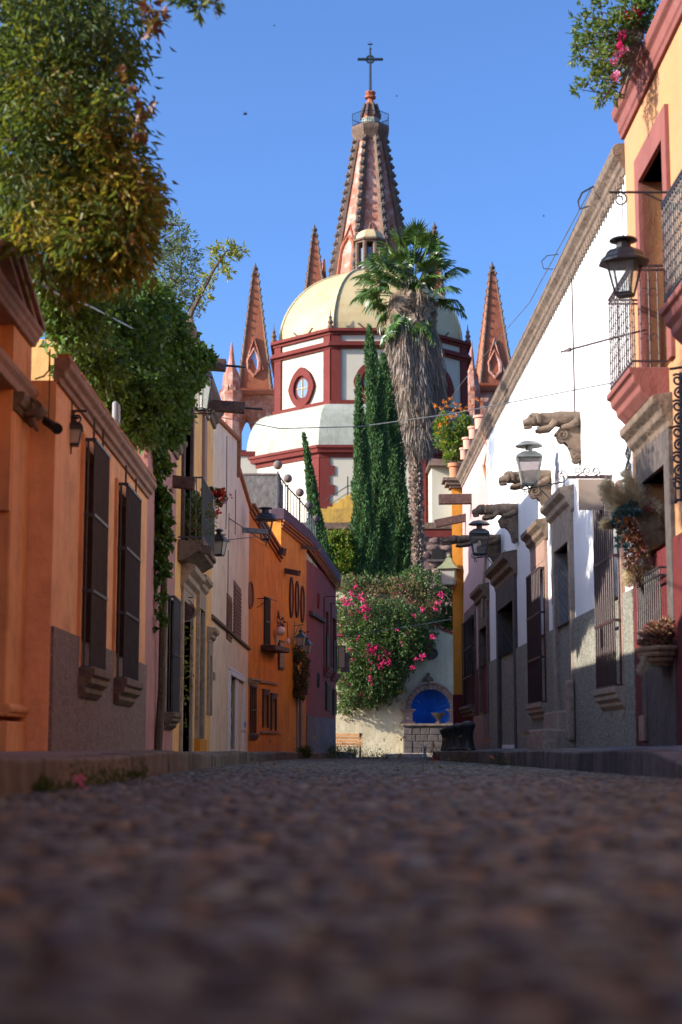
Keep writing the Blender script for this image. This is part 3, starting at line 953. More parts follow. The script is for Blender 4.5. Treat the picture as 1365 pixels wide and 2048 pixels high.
def lantern(label, base, mount, bar_dir=None, w=0.2, wb=0.11, h=0.36, m='iron', roof='pyr', rot=0.6, glass='lampglass', hang=False, group=None,
            mount2=None, cap=True, sides=4, scroll=True, wire=None, name='wall_lantern', bulb=False, barm=None):
    """base = underside centre of the glass body; mount = bracket point on the wall"""
    base = Vector(base)
    L = thing(name, label, 'lantern', base, group)
    mm = M[m]
    bm = M[barm] if barm else mm
    n = sides
    b = MB()
    c0 = [base + Vector((wb * math.cos(rot + 2 * math.pi * k / n), wb * math.sin(rot + 2 * math.pi * k / n), 0)) for k in range(n)]
    c1 = [base + Vector((w * math.cos(rot + 2 * math.pi * k / n), w * math.sin(rot + 2 * math.pi * k / n), h)) for k in range(n)]
    t = w * .06
    for k in range(n):
        b.tube([c0[k], c1[k]], t, 5)
        b.tube([c0[k], c0[(k + 1) % n]], t, 5)
        b.tube([c1[k], c1[(k + 1) % n]], t * 1.2, 5)
    b.lathe(base, [(wb * 1.05, -.02), (wb * 1.05, .005)], n, rot)
    b.build('frame', mm, L)
    for k in range(n):
        q = MB()
        a, c, d, e = c0[k], c0[(k + 1) % n], c1[(k + 1) % n], c1[k]
        q.add([a, c, d, e], [(0, 1, 2, 3)])
        q.build('pane', M[glass], L)
    b = MB()
    if roof == 'pyr':
        b.lathe(base, [(w * 1.22, h - .01), (w * 1.22, h + .01), (w * .95, h + .05), (w * .55, h + w * .6), (w * .3, h + w * .8), (w * .3, h + w * 1.05)], n, rot)
        if cap:
            b.lathe(base, [(w * .28, h + w * 1.0), (w * .5, h + w * 1.1), (w * .5, h + w * 1.16), (w * .16, h + w * 1.35)], 12)
        top = h + w * 1.35
    elif roof == 'dome':
        b.lathe(base, [(w * 1.3, h - .01), (w * 1.3, h + .01), (w * 1.05, h + .05), (w * .98, h + w * .45), (w * .8, h + w * .62), (w * .4, h + w * .72), (w * .36, h + w * 1.1)], n * 2, rot)
        b.lathe(base, [(w * .3, h + w * 1.05), (w * .72, h + w * 1.14), (w * .66, h + w * 1.24), (w * .2, h + w * 1.32)], 14)
        top = h + w * 1.32
    elif roof == 'disc':
        b.lathe(base, [(w * 1.04, h - .005), (w * 1.04, h + .03), (w * .6, h + w * .35), (w * .55, h + w * .38)], n, rot)
        b.lathe(base, [(w * .22, h + w * .3), (w * .22, h + w * .75)], 10)
        b.lathe(base, [(w * .82, h + w * .72), (w * .78, h + w * .8), (w * .5, h + w * .98), (w * .12, h + w * 1.06)], 16)
        top = h + w * 1.06
    elif roof == 'cone':
        b.lathe(base, [(w * 1.02, h - .01), (w * 1.05, h + .02), (w * .7, h + w * .5), (w * .66, h + w * .95)], n, rot)
        b.lathe(base, [(w * .95, h + w * .95), (w * .9, h + w * 1.0), (w * .05, h + w * 1.75)], 16)
        top = h + w * 1.7
    elif roof == 'pagoda':
        b.lathe(base, [(w * 1.45, h - .01), (w * 1.4, h + .02), (w * .9, h + w * .4), (w * .5, h + w * .8), (w * .45, h + w * 1.0), (w * .14, h + w * 1.2)], n, rot)
        b.ball(base + Vector((0, 0, h + w * 1.35)), w * .2)
        top = h + w * 1.5
    b.build('roof', mm, L, smooth=True, sharp=25)
    if bulb:
        MB().ball(base + Vector((0, 0, h * .55)), .035, .035, .06).build('bulb', M['globe'], L, smooth=True)
    mount = Vector(mount)
    b = MB()
    dirv = (base - mount)
    dirv.z = 0
    ln = dirv.length
    u = dirv.normalized()
    z = Vector((0, 0, 1))
    r = .012
    if hang:
        e = base + Vector((0, 0, top))
        hk = Vector((base.x, base.y, mount.z))
        b.tube([mount, hk + u * .12], r, 6)
        b.tube([mount - z * .3, mount.lerp(hk, .75)], r * .8, 5)
        b.tube([mount - z * .42, mount + z * .12], r * 1.3, 5)
        if hk.z - e.z > .04:
            b.tube([e - z * .02, hk], .006, 5)
        if scroll:
            b.spiral(hk + u * .02 - z * .07, u, z, .07, .02, 1.3, r * .8, a0=1.57)
    else:
        bz = base.z - .07
        tip = Vector((base.x, base.y, bz))
        b.tube([Vector((mount.x, mount.y, bz)), tip + u * .16], r, 6)
        b.tube([Vector((mount.x, mount.y, bz - min(.5, ln * .8))), tip - u * ln * .25], r * .8, 5)
        b.tube([Vector((mount.x, mount.y, bz - min(.55, ln * .85))), Vector((mount.x, mount.y, bz + .1))], r * 1.3, 5)
        for k in range(4):
            w_ = rot + 2 * math.pi * k / 4
            e = Vector((math.cos(w_), math.sin(w_), 0))
            b.tube([tip, tip + e * .05 + z * .03, base + e * wb * .9], r * .6, 5)
        if scroll:
            b.spiral(tip + u * .16 + z * .05, u, z, .05, .015, 1.2, r * .6, a0=-1.57)
            b.spiral(tip + u * .1 - z * .05, u, z, .045, .012, -1.2, r * .6, a0=1.57)
            q = Vector((mount.x, mount.y, bz - min(.5, ln * .8)))
            b.spiral(q + u * .06 - z * .02, u, z, .05, .012, 1.2, r * .6, a0=2.5)
    b.build('bracket', bm, L)
    return L

# ------------------------------------------------------------------ LEFT SIDE
# --- first house: salmon, one storey, with the stone portal nearest to the camera
f1 = Fr((-2.6, 14.75), (-2.6, 21.9), 1)
h1 = thing('orange_house', 'low salmon orange house with two caged windows behind the lantern, nearest on the left', 'house', (-2.8, 17.8, 0.1))
H1 = 3.52
w1 = f1.rect(184, 211, 900, 1330, .12)
w2 = f1.rect(249, 276, 1000, 1375, .12)
w1[2] = w2[2] = 1.0; w1[3] = 3.2; w2[3] = 3.15
OP1 = [tuple(w1) + (.32,), tuple(w2) + (.32,)]
wall(h1, f1, 0, f1.L, -.6, H1, OP1, M['salmon'])
dz1 = P(150, 1275, 16.3).z
wall(h1, f1, .02, f1.L, -.6, dz1, OP1, M['brown_dado'], back=.01, d=.03, name='dado')
MB().mould(f1, scaled(CORN, .6, .62), -.0, f1.L, H1 - .02).build('cornice', M['stone_pink'], h1, bevel=.01)
rgt = random.Random(3)
s = 0.0
while s < f1.L - .1:                                   # brick course under the coping
    e = min(s + rgt.uniform(.22, .3), f1.L)
    MB().fbox(f1, s + .005, e - .005, .0, .10 + rgt.uniform(0, .015), H1 + .21, H1 + .25).build('coping_brick', M['orangecap'], h1)
    s = e
for r in (w1, w2):
    wd = window(h1, f1, r, .3, M['wood'], 1, 2)
    b = MB()
    b.fbox(f1, r[0] - .09, r[0], -.01, .035, r[2] - .1, r[3] + .12)
    b.fbox(f1, r[1], r[1] + .09, -.01, .035, r[2] - .1, r[3] + .12)
    b.fbox(f1, r[0], r[1], -.01, .035, r[3], r[3] + .12)
    b.build('surround', M['salmon_dark'], h1, bevel=.006)
    # wooden shutter leaf folded against the far jamb, seen through the cage
    MB().fbox(f1, r[1] - .06, r[1] - .01, -.28, .02, r[2] + .02, r[3] - .02).build('shutter', M['wood'], h1)
    g = grille(h1, f1, (r[0] - .02, r[1] + .04, r[2] - .02, r[3] + .06), .13, M['iron_blue'], bars=11, rings=4, rad_=.012, cage=.13)
    for a in (r[0] + .1, r[1] - .2):
        MB().tube([f1.p(a, .1, r[3] + .05), f1.p(a, .1, r[3] + .3)], .012, 5).build('finial', M['iron'], g)
    sill(h1, f1, r[0], r[1] + .05, r[2] - .02, M['stone'], 1.1, .1)
tag(lantern('x', P(148, 888, 15.6), f1.p(.85, 0, P(148, 822, 15.6).z), w=.10, wb=.062, h=.145, hang=True, rot=.9, glass='lampglass_milky', m='iron'),
    'small black wall lantern with milky panes hanging from a scroll on the salmon wall', 'lantern')
cm = MB().tube([P(92, 842, 14.6), P(112, 856, 14.45)], .042, 10)
cm.tube([P(110, 854, 14.47), P(115, 858, 14.4)], .05, 10)
cm.tube([P(92, 842, 14.6), P(84, 820, 14.7)], .015, 6)
tag(cm.build('security_camera', M['blackplastic'], smooth=True), 'black security camera beside the stone scroll of the near portal', 'camera')
fl = thing('floodlight', 'pale grey floodlight box standing on the salmon house cornice in front of ivy', 'floodlight', P(232, 850, 18.8))
c = P(232, 828, 18.8)
MB().cbox(c, .06, .22, .26).build('housing', M['greyplastic'], fl, bevel=.02)
MB().cbox(c + Vector((.035, 0, 0)), .01, .18, .22).build('lens', M['lampglass_milky'], fl)
MB().tube([c, c - Vector((0, 0, .25))], .012).build('stem', M['iron'], fl)

# --- portal
fp = Fr((-2.82, 9.6), (-2.82, 14.74), 1)
pt = thing('stone_portal', 'rust orange portal with pediment, scroll capital and ribbed arch at the left edge', 'portal', (-2.9, 12.2, 0.16))
zc = P(82, 694, 14.7).z + .14
za = P(70, 785, 14.6).z - .02
opd = (.9, 4.45, -.6, 2.75, .8)
# masonry front with a doorway; round arch
b = MB()
b.fbox(fp, -.8, 2.1, -.6, -.12, -.6, zc)
b.fbox(fp, 4.3, fp.L - .01, -.6, -.12, -.6, zc)
b.fbox(fp, 4.3, fp.L - .01, -.13, -.01, 2.2, zc)
n = 18
cx, ra = 3.2, 1.1
zs_ = 2.1
for k in range(n):
    a0, a1 = math.pi * k / n, math.pi * (k + 1) / n
    p = [(cx - ra * math.cos(a0), zs_ + ra * math.sin(a0)), (cx - ra * math.cos(a1), zs_ + ra * math.sin(a1))]
    b.hexa([fp.p(p[0][0], -.6, p[0][1]), fp.p(p[1][0], -.6, p[1][1]), fp.p(p[1][0], -.12, p[1][1]), fp.p(p[0][0], -.12, p[0][1]),
            fp.p(p[0][0], -.6, zc), fp.p(p[1][0], -.6, zc), fp.p(p[1][0], -.12, zc), fp.p(p[0][0], -.12, zc)])
b.build('wall', M['salmon_dark'], pt)
b = MB()
for k in range(n):                                     # ribbed arch ring
    a0, a1 = math.pi * k / n, math.pi * (k + 1) / n
    for rr, dd in ((ra - .16, -.10), (ra - .08, -.14)):
        q = [fp.p(cx - r2 * math.cos(a), dd if i < 2 else -.5, zs_ + r2 * math.sin(a)) for i, (a, r2) in enumerate([(a0, rr), (a1, rr), (a1, rr), (a0, rr)])]
        q2 = [fp.p(cx - r2 * math.cos(a), dd if i < 2 else -.5, zs_ + r2 * math.sin(a)) for i, (a, r2) in enumerate([(a0, rr + .08), (a1, rr + .08), (a1, rr + .08), (a0, rr + .08)])]
        b.hexa(q + q2)
b.build('arch_ring', M['stone'], pt, bevel=.01)
door(pt, fp, (2.05, 4.35, .2, 3.3), .5, M['wood'], 2, 5)
for s0, s1 in ((4.34, fp.L),):                          # pilaster: plinth, torus, shaft, scroll capital
    b = MB()
    b.fbox(fp, s0 + .02, s1 - .02, -.42, 0, .55, za - .1)
    b.build('pilaster', M['salmon_dark'], pt, bevel=.02)
    b = MB()
    b.fbox(fp, s0 - .04, s1 - .01, -.46, .03, -.6, .42)
    b.fbox(fp, s0 - .03, s1 - .012, -.45, .03, .46, .5)
    b.mould(fp, [(-.42, 0), (.03, 0), (.055, .025), (.055, .06), (.02, .09), (-.42, .09)], s0 - .02, s1 - .012, .48)
    b.build('plinth', M['salmon_dark'], pt, bevel=.02)
    b = MB()
    b.mould(fp, [(-.42, 0), (.02, 0), (.04, .05), (.06, .05), (.09, .12), (.09, .17), (-.42, .17)], s0, s1 - .014, za - .28)
    b.build('capital', M['stone'], pt, bevel=.01)
fb = Fr((-2.95, -16.0), (-2.84, 9.58), 1)
wall(pt, fb, 0, fb.L, -.6, 4.0, [(14, 15.3, 1.0, 3.0), (18.5, 19.8, 1.0, 3.0)], M['salmon'])
for s0_ in (14, 18.5):
    window(pt, fb, (s0_, s0_ + 1.3, 1.0, 3.0), .28, M['wood'], 1, 2)
b = MB()                                               # the curled scroll bracket under the architrave
cs = P(60, 818, 14.35)
def scr(a, c, t):
    return cs + Vector((a, t, c))
poly = [(.12 * math.cos(w) * (1.0 + .1 * math.cos(3 * w)), .085 * math.sin(w)) for w in [2 * math.pi * k / 18 for k in range(18)]]
b.prism(poly, scr, -.14, .14)
b.spiral(cs + Vector((0, -.15, 0)), (1, 0, 0), (0, 0, 1), .085, .02, 2.2, .014, a0=.4)
b.tube([cs + Vector((-.12, 0, -.04)), cs + Vector((-.2, 0, -.14)), cs + Vector((-.32, 0, -.2))], [.05, .045, .03], 8)
b.tube([cs + Vector((.02, 0, -.08)), cs + Vector((.07, 0, -.2))], [.035, .012], 8)
b.build('scroll', M['stone'], pt, smooth=True)
MB().mould(fp, [(-.4, 0), (.02, 0), (.03, .07), (.06, .11), (.07, .16), (-.4, .16)], -.8, fp.L - .02, za - .10).build('architrave', M['stone_pink'], pt, bevel=.012)
MB().mould(fp, [(-.4, 0), (.03, 0), (.04, .04), (.06, .06), (.065, .10), (.09, .12), (.10, .16), (-.4, .17)], -.9, fp.L - .02, zc - .14).build('cornice', M['stone_pink'], pt, bevel=.012)
ap = P(45, 478, 13.45)
sap = ap.y - 9.6
b = MB()
z_e = zc + .04
ft_, wd_ = 4.02, fp.L - sap
tri = [(sap - wd_, z_e - .05), (fp.L - .02, z_e - .05), (fp.L - .02, ft_ - .2), (sap, ap.z - .24), (sap - wd_, ft_ - .2)]
b.prism(tri, lambda a, c, d: fp.p(a, d, c), -.5, -.05)
b.build('pediment', M['salmon_dark'], pt)
b = MB()
for a0 in (fp.L, sap - wd_):
    for dd, hh, lo in ((.03, .06, .06), (.07, .06, .115), (.11, .06, .17)):
        p = [fp.p(a0, -.5, ft_ - .22 + lo), fp.p(sap, -.5, ap.z - .22 + lo), fp.p(sap, dd, ap.z - .22 + lo), fp.p(a0, dd, ft_ - .22 + lo)]
        b.hexa(p + [q + Vector((0, 0, hh)) for q in p])
b.build('raking_cornice', M['stone_pink'], pt, bevel=.01)
cbw = MB().tube([P(100, 700, 14.7), P(98, 740, 14.68), P(88, 752, 14.66), P(70, 758, 14.64)], .008, 5)
cbw.tube([P(100, 700, 14.7), P(99, 780, 14.7), P(97, 842, 14.7)], .006, 5)
tag(cbw.build('cable', M['blackplastic']), 'dark cable drooping down the pier beside the near portal', 'cable')
tag(MB().tube([P(72, 562, 13.0), P(120, 590, 15.5), P(180, 612, 18.0), P(268, 658, 21.0)], .011, 5).build('rope', M['rope']),
    'faded blue rope strung slanting in front of the dark ivy', 'rope')

# --- mauve house behind the ivy
f2 = Fr((-2.6, 21.9), (-2.6, 25.7), 1)
h2 = thing('mauve_house', 'narrow mauve house front with one blue black caged window beside the hanging ivy', 'house', (-2.8, 23.8, 0.1))
H2 = P(355, 915, 25.6).z
r = f2.rect(331, 344, 1192, 1425)
wall(h2, f2, 0, f2.L, -.6, H2, [tuple(r) + (.3,)], M['mauve'])
MB().mould(f2, scaled(CORN, .85), 0, f2.L - .02, H2 - .03).build('cornice', M['stone'], h2, bevel=.01)
window(h2, f2, r, .28, M['wood'], 1, 2)
grille(h2, f2, (r[0], r[1], r[2], r[3]), .12, M['iron_blue'], bars=8, rings=3, rad_=.012, cage=.12)
surround(h2, f2, r, .06, M['stone_light'], .03, .06)
sill(h2, f2, r[0], r[1], r[2], M['stone'], .9)

# --- ochre house with the balcony
f3 = Fr((-2.6, 25.7), (-2.6, 33.0), 1)
h3 = thing('ochre_house', 'tall ochre house with iron balcony, stone hoods and board spouts under its cornice', 'house', (-2.8, 29.3, 0.1))
H3 = P(432, 825, 33).z - .3
gate = f3.rect(362, 380, 1200, 1450); gate[2] = -.6
bd = [1.0, 2.3, 3.55, 6.0]
dr2 = f3.rect(393, 402, 1215, 1440); dr2[2] = .15
wn3 = f3.rect(415, 419, 1310, 1430)
wn3[1] = wn3[0] + .55
up3 = f3.rect(402, 411, 850, 960)
OP3 = [tuple(gate) + (.5,), tuple(bd) + (.3,), tuple(dr2) + (.25,), tuple(wn3) + (.2,)]
wall(h3, f3, 0, f3.L, -.6, H3, OP3, M['ochre'], back=6.0)
MB().mould(f3, scaled(CORN, 1.2, 1.1), 0, f3.L, H3 - .05).build('cornice', M['stone'], h3, bevel=.012)
surround(h3, f3, gate, .16, M['stone_light'], .05, .2, hood=1, zbase=-.5, hk=1.1)
surround(h3, f3, dr2, .2, M['stone_light'], .07, .28, hood=1, zbase=.35, hk=.9)
door(h3, f3, dr2, .25, M['wood'], 1, 4)
MB().fbox(f3, dr2[0] - .26, dr2[1] + .24, -.01, .11, -.3, .34).build('plinth', M['yellow'], h3)
surround(h3, f3, wn3, .16, M['stone_light'], .05, .25, hood=1, hk=.8)
MB().fbox(f3, wn3[0], wn3[1], -.2, -.15, wn3[2], wn3[3]).build('shutter', M['stone_light'], h3)
surround(h3, f3, bd, .22, M['brownstone'], .05, .25)
door(h3, f3, bd, .28, M['wood_grey'], 2, 4, 'balcony_door')
MB().fbox(f3, gate[0] - .02, gate[1] + .02, -1.0, -.9, -.5, gate[3]).build('gate', M['yellow'], h3)
# pilasters high on the wall, one of peeling stone
for px, mm in ((404, 'stone_pink'),):
    a = f3.sz(px, 900)[0]
    MB().fbox(f3, a, a + .5, -.01, .06, 4.3, 6.35).build('pilaster', M[mm], h3, bevel=.01)
    MB().fbox(f3, a - .05, a + .55, -.01, .10, 6.36, 6.45).build('pilaster_cap', M[mm], h3, bevel=.01)
# garden seen through the gateway
# balcony
bl = MB()
s0, s1 = f3.sz(357, 1000)[0], f3.sz(357, 1000)[0] + 2.55
zb = P(388, 1082, 26.1).z
DB = .42
bl = MB().mould(f3, [(-.05, 0), (DB, 0), (DB, -.07), (DB - .05, -.09), (DB - .05, -.15), (DB - .13, -.19), (DB - .3, -.30), (-.05, -.33)], s0 - .05, s1 + .05, zb, ret=0)
bal = bl.build('balcony', M['stone'], h3, bevel=.01)
b = MB()
zt = zb + 1.02
for k in range(20):
    a = s0 + (s1 - s0) * k / 19
    b.tube([f3.p(a, DB - .04, zb), f3.p(a, DB - .04, zt)], .008, 5)
for a in (s0, s1):
    for k in range(1, 4):
        d = (DB - .04) * k / 4
        b.tube([f3.p(a, d, zb), f3.p(a, d, zt)], .008, 5)
for z in (zb + .06, zt):
    b.fbox(f3, s0 - .01, s1 + .01, DB - .055, DB - .025, z - .012, z + .012)
    for a in (s0, s1):
        b.fbox(f3, a - .012, a + .012, 0, DB - .04, z - .012, z + .012)
b.build('railing', M['iron_blue'], bal)
sp = spout(h3, P(400, 727, 28.6), P(452, 731, 28.6), .2, .2, M['brownstone'], pipe=.36)
sp = spout(h3, P(404, 810, 31.0), P(490, 816, 31.0), .2, .2, M['brownstone'], pipe=.34)
spout(h3, P(336, 962, 25.2), P(390, 968, 25.2), .18, .18, M['brownstone'])
spout(h3, P(340, 1084, 26.2), P(424, 1102, 26.2), .14, .14, M['wood_grey'], name='timber_beam')
lantern('tall black lantern with a cone hat standing on a bar bracket among the ivy', P(402, 818, 24.4), f2.p(2.5, 0, P(402, 832, 24.4).z), w=.17, wb=.10, h=.5, rot=.3, roof='cone', m='iron')
lantern('brown black lantern hanging below the geranium balcony of the ochre house', P(438, 1110, 28.8), f3.p(3.1, 0, P(438, 1072, 28.8).z + .02), w=.16, wb=.10, h=.25, rot=.5, hang=True, m='iron', glass='lampglass_milky')
# hanging shop sign by the gate
sg = thing('shop_sign', 'small round shop sign with white rim hanging from a bracket beside the ochre house gate', 'sign', P(374, 1215, 27.6))
b = MB().tube([P(374, 1225, 27.5), P(374, 1225, 27.56)], .13, 16)
b.build('board', M['brownstone'], sg)
MB().tube([P(374, 1225, 27.52), P(374, 1225, 27.54)], .16, 16).build('rim', M['plaquewhite'], sg)
b = MB().tube([P(361, 1195, 27.5), P(386, 1195, 27.5)], .01, 5)
b.tube([P(374, 1195, 27.5), P(374, 1207, 27.5)], .01, 5)
b.tube([P(367, 1198, 27.5), P(380, 1202, 27.5), P(388, 1212, 27.5), P(389, 1222, 27.5)], .008, 5)
b.build('bracket', M['iron'], sg)

# --- cream house
f4 = Fr((-2.6, 33.0), (-2.46, 43.8), 1)
h4 = thing('cream_house', 'pale peach cream house with brown shutters and an orange coping, left of the orange house', 'house', f4.base())
H4a = P(437, 835, 33.3).z
H4b = P(478, 965, 41.5).z
sst = f4.sz(474, 950)[0]
wa = f4.rect(453, 463, 1185, 1278); wb_ = f4.rect(467, 481, 1160, 1275)
dd = f4.rect(457, 484, 1350, 1492); dd[2] = .15
OP4 = [tuple(wa) + (.12,), tuple(wb_) + (.12,), tuple(dd) + (.2,)]
wall(h4, f4, 0, sst, -.6, H4a - .1, [o for o in OP4], M['cream_l'])
wall(h4, f4, sst, f4.L, -.6, H4b, [], M['cream_l'])
MB().prism([(0, H4a - .1), (sst, H4a - .1), (sst, P(474, 905, 41.0).z + .02), (0, H4a + .0)], lambda a, c, d: f4.p(a, d, c), -.3, .001).build('parapet', M['cream_l'], h4)
b = MB().mould(f4, [(-.3, 0), (.07, 0), (.09, .06), (.02, .12), (-.3, .12)], 0, sst + .1, H4a - .06, zz=P(474, 905, 41.0).z)
b.build('coping', M['orangecap'], h4, bevel=.01)
MB().fbox(f4, sst + .02, sst + .16, -.3, .08, H4b - .2, P(474, 905, 41).z + .03).build('coping', M['orangecap'], h4)
b = MB().mould(f4, [(-.3, 0), (.07, 0), (.09, .06), (.02, .12), (-.3, .12)], sst + .17, f4.L, H4b - .02, zz=P(508, 1018, 43.8).z)
b.build('coping', M['orangecap'], h4, bevel=.01)
for r in (wa, wb_):
    s = MB().fbox(f4, r[0], r[1], -.1, .02, r[2], r[3])
    sh = s.build('shutter', M['shutter'], h4, bevel=.006)
    q = MB()
    nl = 12
    for j in range(nl):
        z = r[2] + .08 + (r[3] - r[2] - .16) * j / nl
        q.fbox(f4, r[0] + .06, r[1] - .06, .02, .035, z, z + (r[3] - r[2]) / nl * .5)
    q.build('louvre', M['shutter'], sh)
sc = MB().mould(f4, [(-.02, 0), (.07, 0), (.08, .05), (.03, .09), (-.02, .09)], 0, f4.L, P(430, 1245, 34).z)
sc.build('string_course', M['stone'], h4, bevel=.006)
b = MB()
mid = (dd[0] + dd[1]) / 2
for a in (dd[0] - .1, mid - .05, dd[1]):
    b.fbox(f4, a, a + .1, -.12, .06, .0, dd[3])
b.fbox(f4, dd[0] - .1, dd[1] + .1, -.12, .07, dd[3], dd[3] + .12)
b.fbox(f4, dd[0] - .1, dd[1] + .1, -.11, .05, dd[3] + .14, dd[3] + .18)
b.build('surround', M['white'], h4, bevel=.006)
door(h4, f4, (dd[0], mid - .05, .1, dd[3]), .1, M['shutter'], 1, 5)
door(h4, f4, (mid + .05, dd[1], .1, dd[3]), .1, M['shutter'], 1, 5)
spout(h4, P(474, 1059, 41.2), P(535, 1064, 41.2), .1, .13, M['zinc'])
MB().fbox(f4, f4.sz(489, 1450)[0], f4.sz(489, 1450)[0] + .3, 0, .02, P(489, 1455, 42).z, P(489, 1443, 42).z).build('plaque', M['bluepaint'], h4)
MB().fbox(f4, .15, .55, 0, .05, P(427, 1360, 33.3).z, P(427, 1345, 33.3).z).build('meter_box', M['plaquewhite'], h4)
for px, ya, yb in ((452, 870, 1060), (470, 980, 1070), (455, 1100, 1190)):
    a = f4.sz(px, (ya + yb) / 2)[0]
    MB().tube([f4.p(a, .015, f4.sz(px, ya)[1]), f4.p(a + .02, .015, f4.sz(px, (ya + yb) / 2)[1]), f4.p(a - .02, .015, f4.sz(px, yb)[1])], .009, 5).build('conduit', M['iron'], h4)

# --- orange house, bend of the street
f5 = Fr((-2.46, 43.8), (-1.06, 50.4), 1)
h5 = thing('orange_house', 'weathered bright orange house at the bend with mask ornament, globe lamps and long oval plaques', 'house', f5.base())
sm = f5.sz(562, 1150)[0]
H5a = 5.75
H5b = P(566, 1030, 47.3).z - .1
lw = f5.rect(500, 511, 1372, 1468)
l1 = f5.rect(526, 534, 1390, 1452)
l2 = f5.rect(542, 550, 1398, 1458)
d5 = f5.rect(595, 600, 1355, 1488); d5[2] = .0
g5 = f5.rect(528, 537, 1195, 1290)
g6 = f5.rect(556, 566, 1280, 1338)
OP5 = [tuple(lw) + (.2,), tuple(l1) + (.18,), tuple(l2) + (.18,), tuple(g5) + (.2,)]
OP5b = [tuple(d5) + (.2,)]
wall(h5, f5, 0, sm, -.6, H5a, OP5, M['orange'], back=4)
wall(h5, f5, sm, f5.L, -.6, H5b, OP5b, M['orange2'], back=1.6, name='wall')
b = MB()
za5, zb5 = P(512, 1010, 44).z, P(575, 1120, 47.6).z
for dd_, lo in ((.05, -.14), (.11, -.05), (.17, .04)):
    b.mould(f5, [(-.3, 0), (dd_, 0), (dd_, .07), (-.3, .07)], 0, sm - .12, za5 + lo - .1, zz=zb5 + lo + .02)
b.build('cornice', M['orangecap'], h5)
MB().prism([(0, H5a - .02), (sm - .1, H5a - .02), (sm - .1, max(zb5, H5a)), (0, za5 - .1)], lambda a, c, d: f5.p(a, d, c), -.3, 0.0).build('parapet', M['orange'], h5)
MB().fbox(f5, sm + .02, sm + .55, -.25, .05, H5b + .0, P(566, 1030, 47.3).z).build('pier', M['orangecap'], h5)
for r, mm in ((lw, 'iron'), (l1, 'shutter'), (l2, 'shutter')):
    if mm == 'iron':
        MB().fbox(f5, r[0], r[1], -.19, -.15, r[2], r[3]).build('shutter', M['orange'], h5)
        grille(h5, f5, r, .02, M['iron_red'], bars=3, rings=3, rad_=.02)
        MB().mould(f5, scaled(HOOD, .5), r[0] - .2, r[1] + .2, r[3] + .03).build('cornice', M['stone_light'], h5)
        sill(h5, f5, r[0], r[1], r[2], M['greydado'], .6)
    else:
        MB().fbox(f5, r[0], r[1], -.16, -.06, r[2], r[3]).build('shutter', M['wood'], h5)
        b = MB()
        for a in (r[0] - .08, r[1]):
            b.fbox(f5, a, a + .08, 0, .05, r[2] - .05, r[3] + .08)
        b.fbox(f5, r[0], r[1], 0, .05, r[3], r[3] + .1)
        b.fbox(f5, r[0] - .1, r[1] + .1, 0, .07, r[3] + .1, r[3] + .16)
        b.build('surround', M['wood'], h5)
zr = f5.sz(515, 1365)[1]
MB().mould(f5, [(0, 0), (.05, 0), (.05, .07), (0, .07)], lw[1] + .3, sm - .5, zr).build('string_course', M['stone_pink'], h5)
MB().mould(f5, [(0, 0), (.05, 0), (.05, .06), (0, .06)], l1[0] - .3, l2[1] + .3, l1[2] - .2).build('string_course', M['stone_pink'], h5)
door(h5, f5, d5, .15, M['teal'], 1, 4)
b = MB()
for a in (d5[0] - .14, d5[1]):
    b.fbox(f5, a, a + .14, -.05, .05, .0, d5[3] + .1)
b.fbox(f5, d5[0], d5[1], -.05, .05, d5[3], d5[3] + .1)
b.build('surround', M['plaquewhite'], h5)
grille(h5, f5, g5, .05, M['iron'], bars=5, rings=3, rad_=.018, cage=.05)
MB().fbox(f5, g5[0], g5[1], -.18, -.1, g5[2], g5[3]).build('shutter', M['wood'], h5)
MB().fbox(f5, g5[0] - .35, g5[1] + .8, 0, .42, g5[2] - .16, g5[2] - .02).build('balcony_slab', M['wood'], h5, bevel=.02)
b = MB()
b.tube([f5.p(g5[0] - .8, .02, g5[3] - .1), f5.p(g5[0] - .8, .35, g5[3] - .1), f5.p(g5[0] + .1, .35, g5[3] - .1)], .012, 5)
b.tube([f5.p(g5[0] - .8, .02, g5[3] - .35), f5.p(g5[0] - .8, .35, g5[3] - .1)], .01, 5)
b.build('iron_stay', M['iron'], h5)
# framed picture panel
pn = MB().fbox(f5, g6[0], g6[1], 0, .05, g6[2], g6[3]).build('panel', M['wood'], h5)
MB().fbox(f5, g6[0] + .06, g6[1] - .06, .05, .06, g6[2] + .06, g6[3] - .06).build('inset', M['stone_light'], pn)
def oval(house, fr, px, ya, yb, hw, m_ring, m_in, name='oval_niche', d=.05):
    s_, zt_ = fr.sz(px, ya)
    zb_ = fr.sz(px, yb)[1]
    zc_ = (zt_ + zb_) / 2
    hh = (zt_ - zb_) / 2
    n = 20
    b = MB()
    for k in range(n):
        a0, a1 = 2 * math.pi * k / n, 2 * math.pi * (k + 1) / n
        q = []
        for dd_ in (0, d):
            for a, q_ in ((a0, .78), (a1, .78), (a1, 1), (a0, 1)):
                q.append(fr.p(s_ + hw * q_ * math.cos(a), dd_, zc_ + hh * (q_ if q_ == 1 else .9) * math.sin(a)))
        b.hexa(q)
    o = b.build(name, M[m_ring], house)
    MB().prism([(hw * .8 * math.cos(2 * math.pi * k / n), hh * .9 * math.sin(2 * math.pi * k / n)) for k in range(n)], lambda a, c, t: fr.p(s_ + a, t, zc_ + c), 0.004, .015).build('recess', M[m_in], o)
    return o
oval(h5, f5, 500, 1163, 1218, .30, 'spireorange', 'shutter', 'round_window')
for px, ya, yb in ((582, 1154, 1236), (593, 1162, 1236), (604, 1172, 1246)):
    oval(h5, f5, px, ya, yb, .22, 'wood', 'orangecap', 'oval_plaque')
spout(h5, P(508, 1093, 47.0), P(570, 1103, 46.6), .2, .2, M['brownstone'])
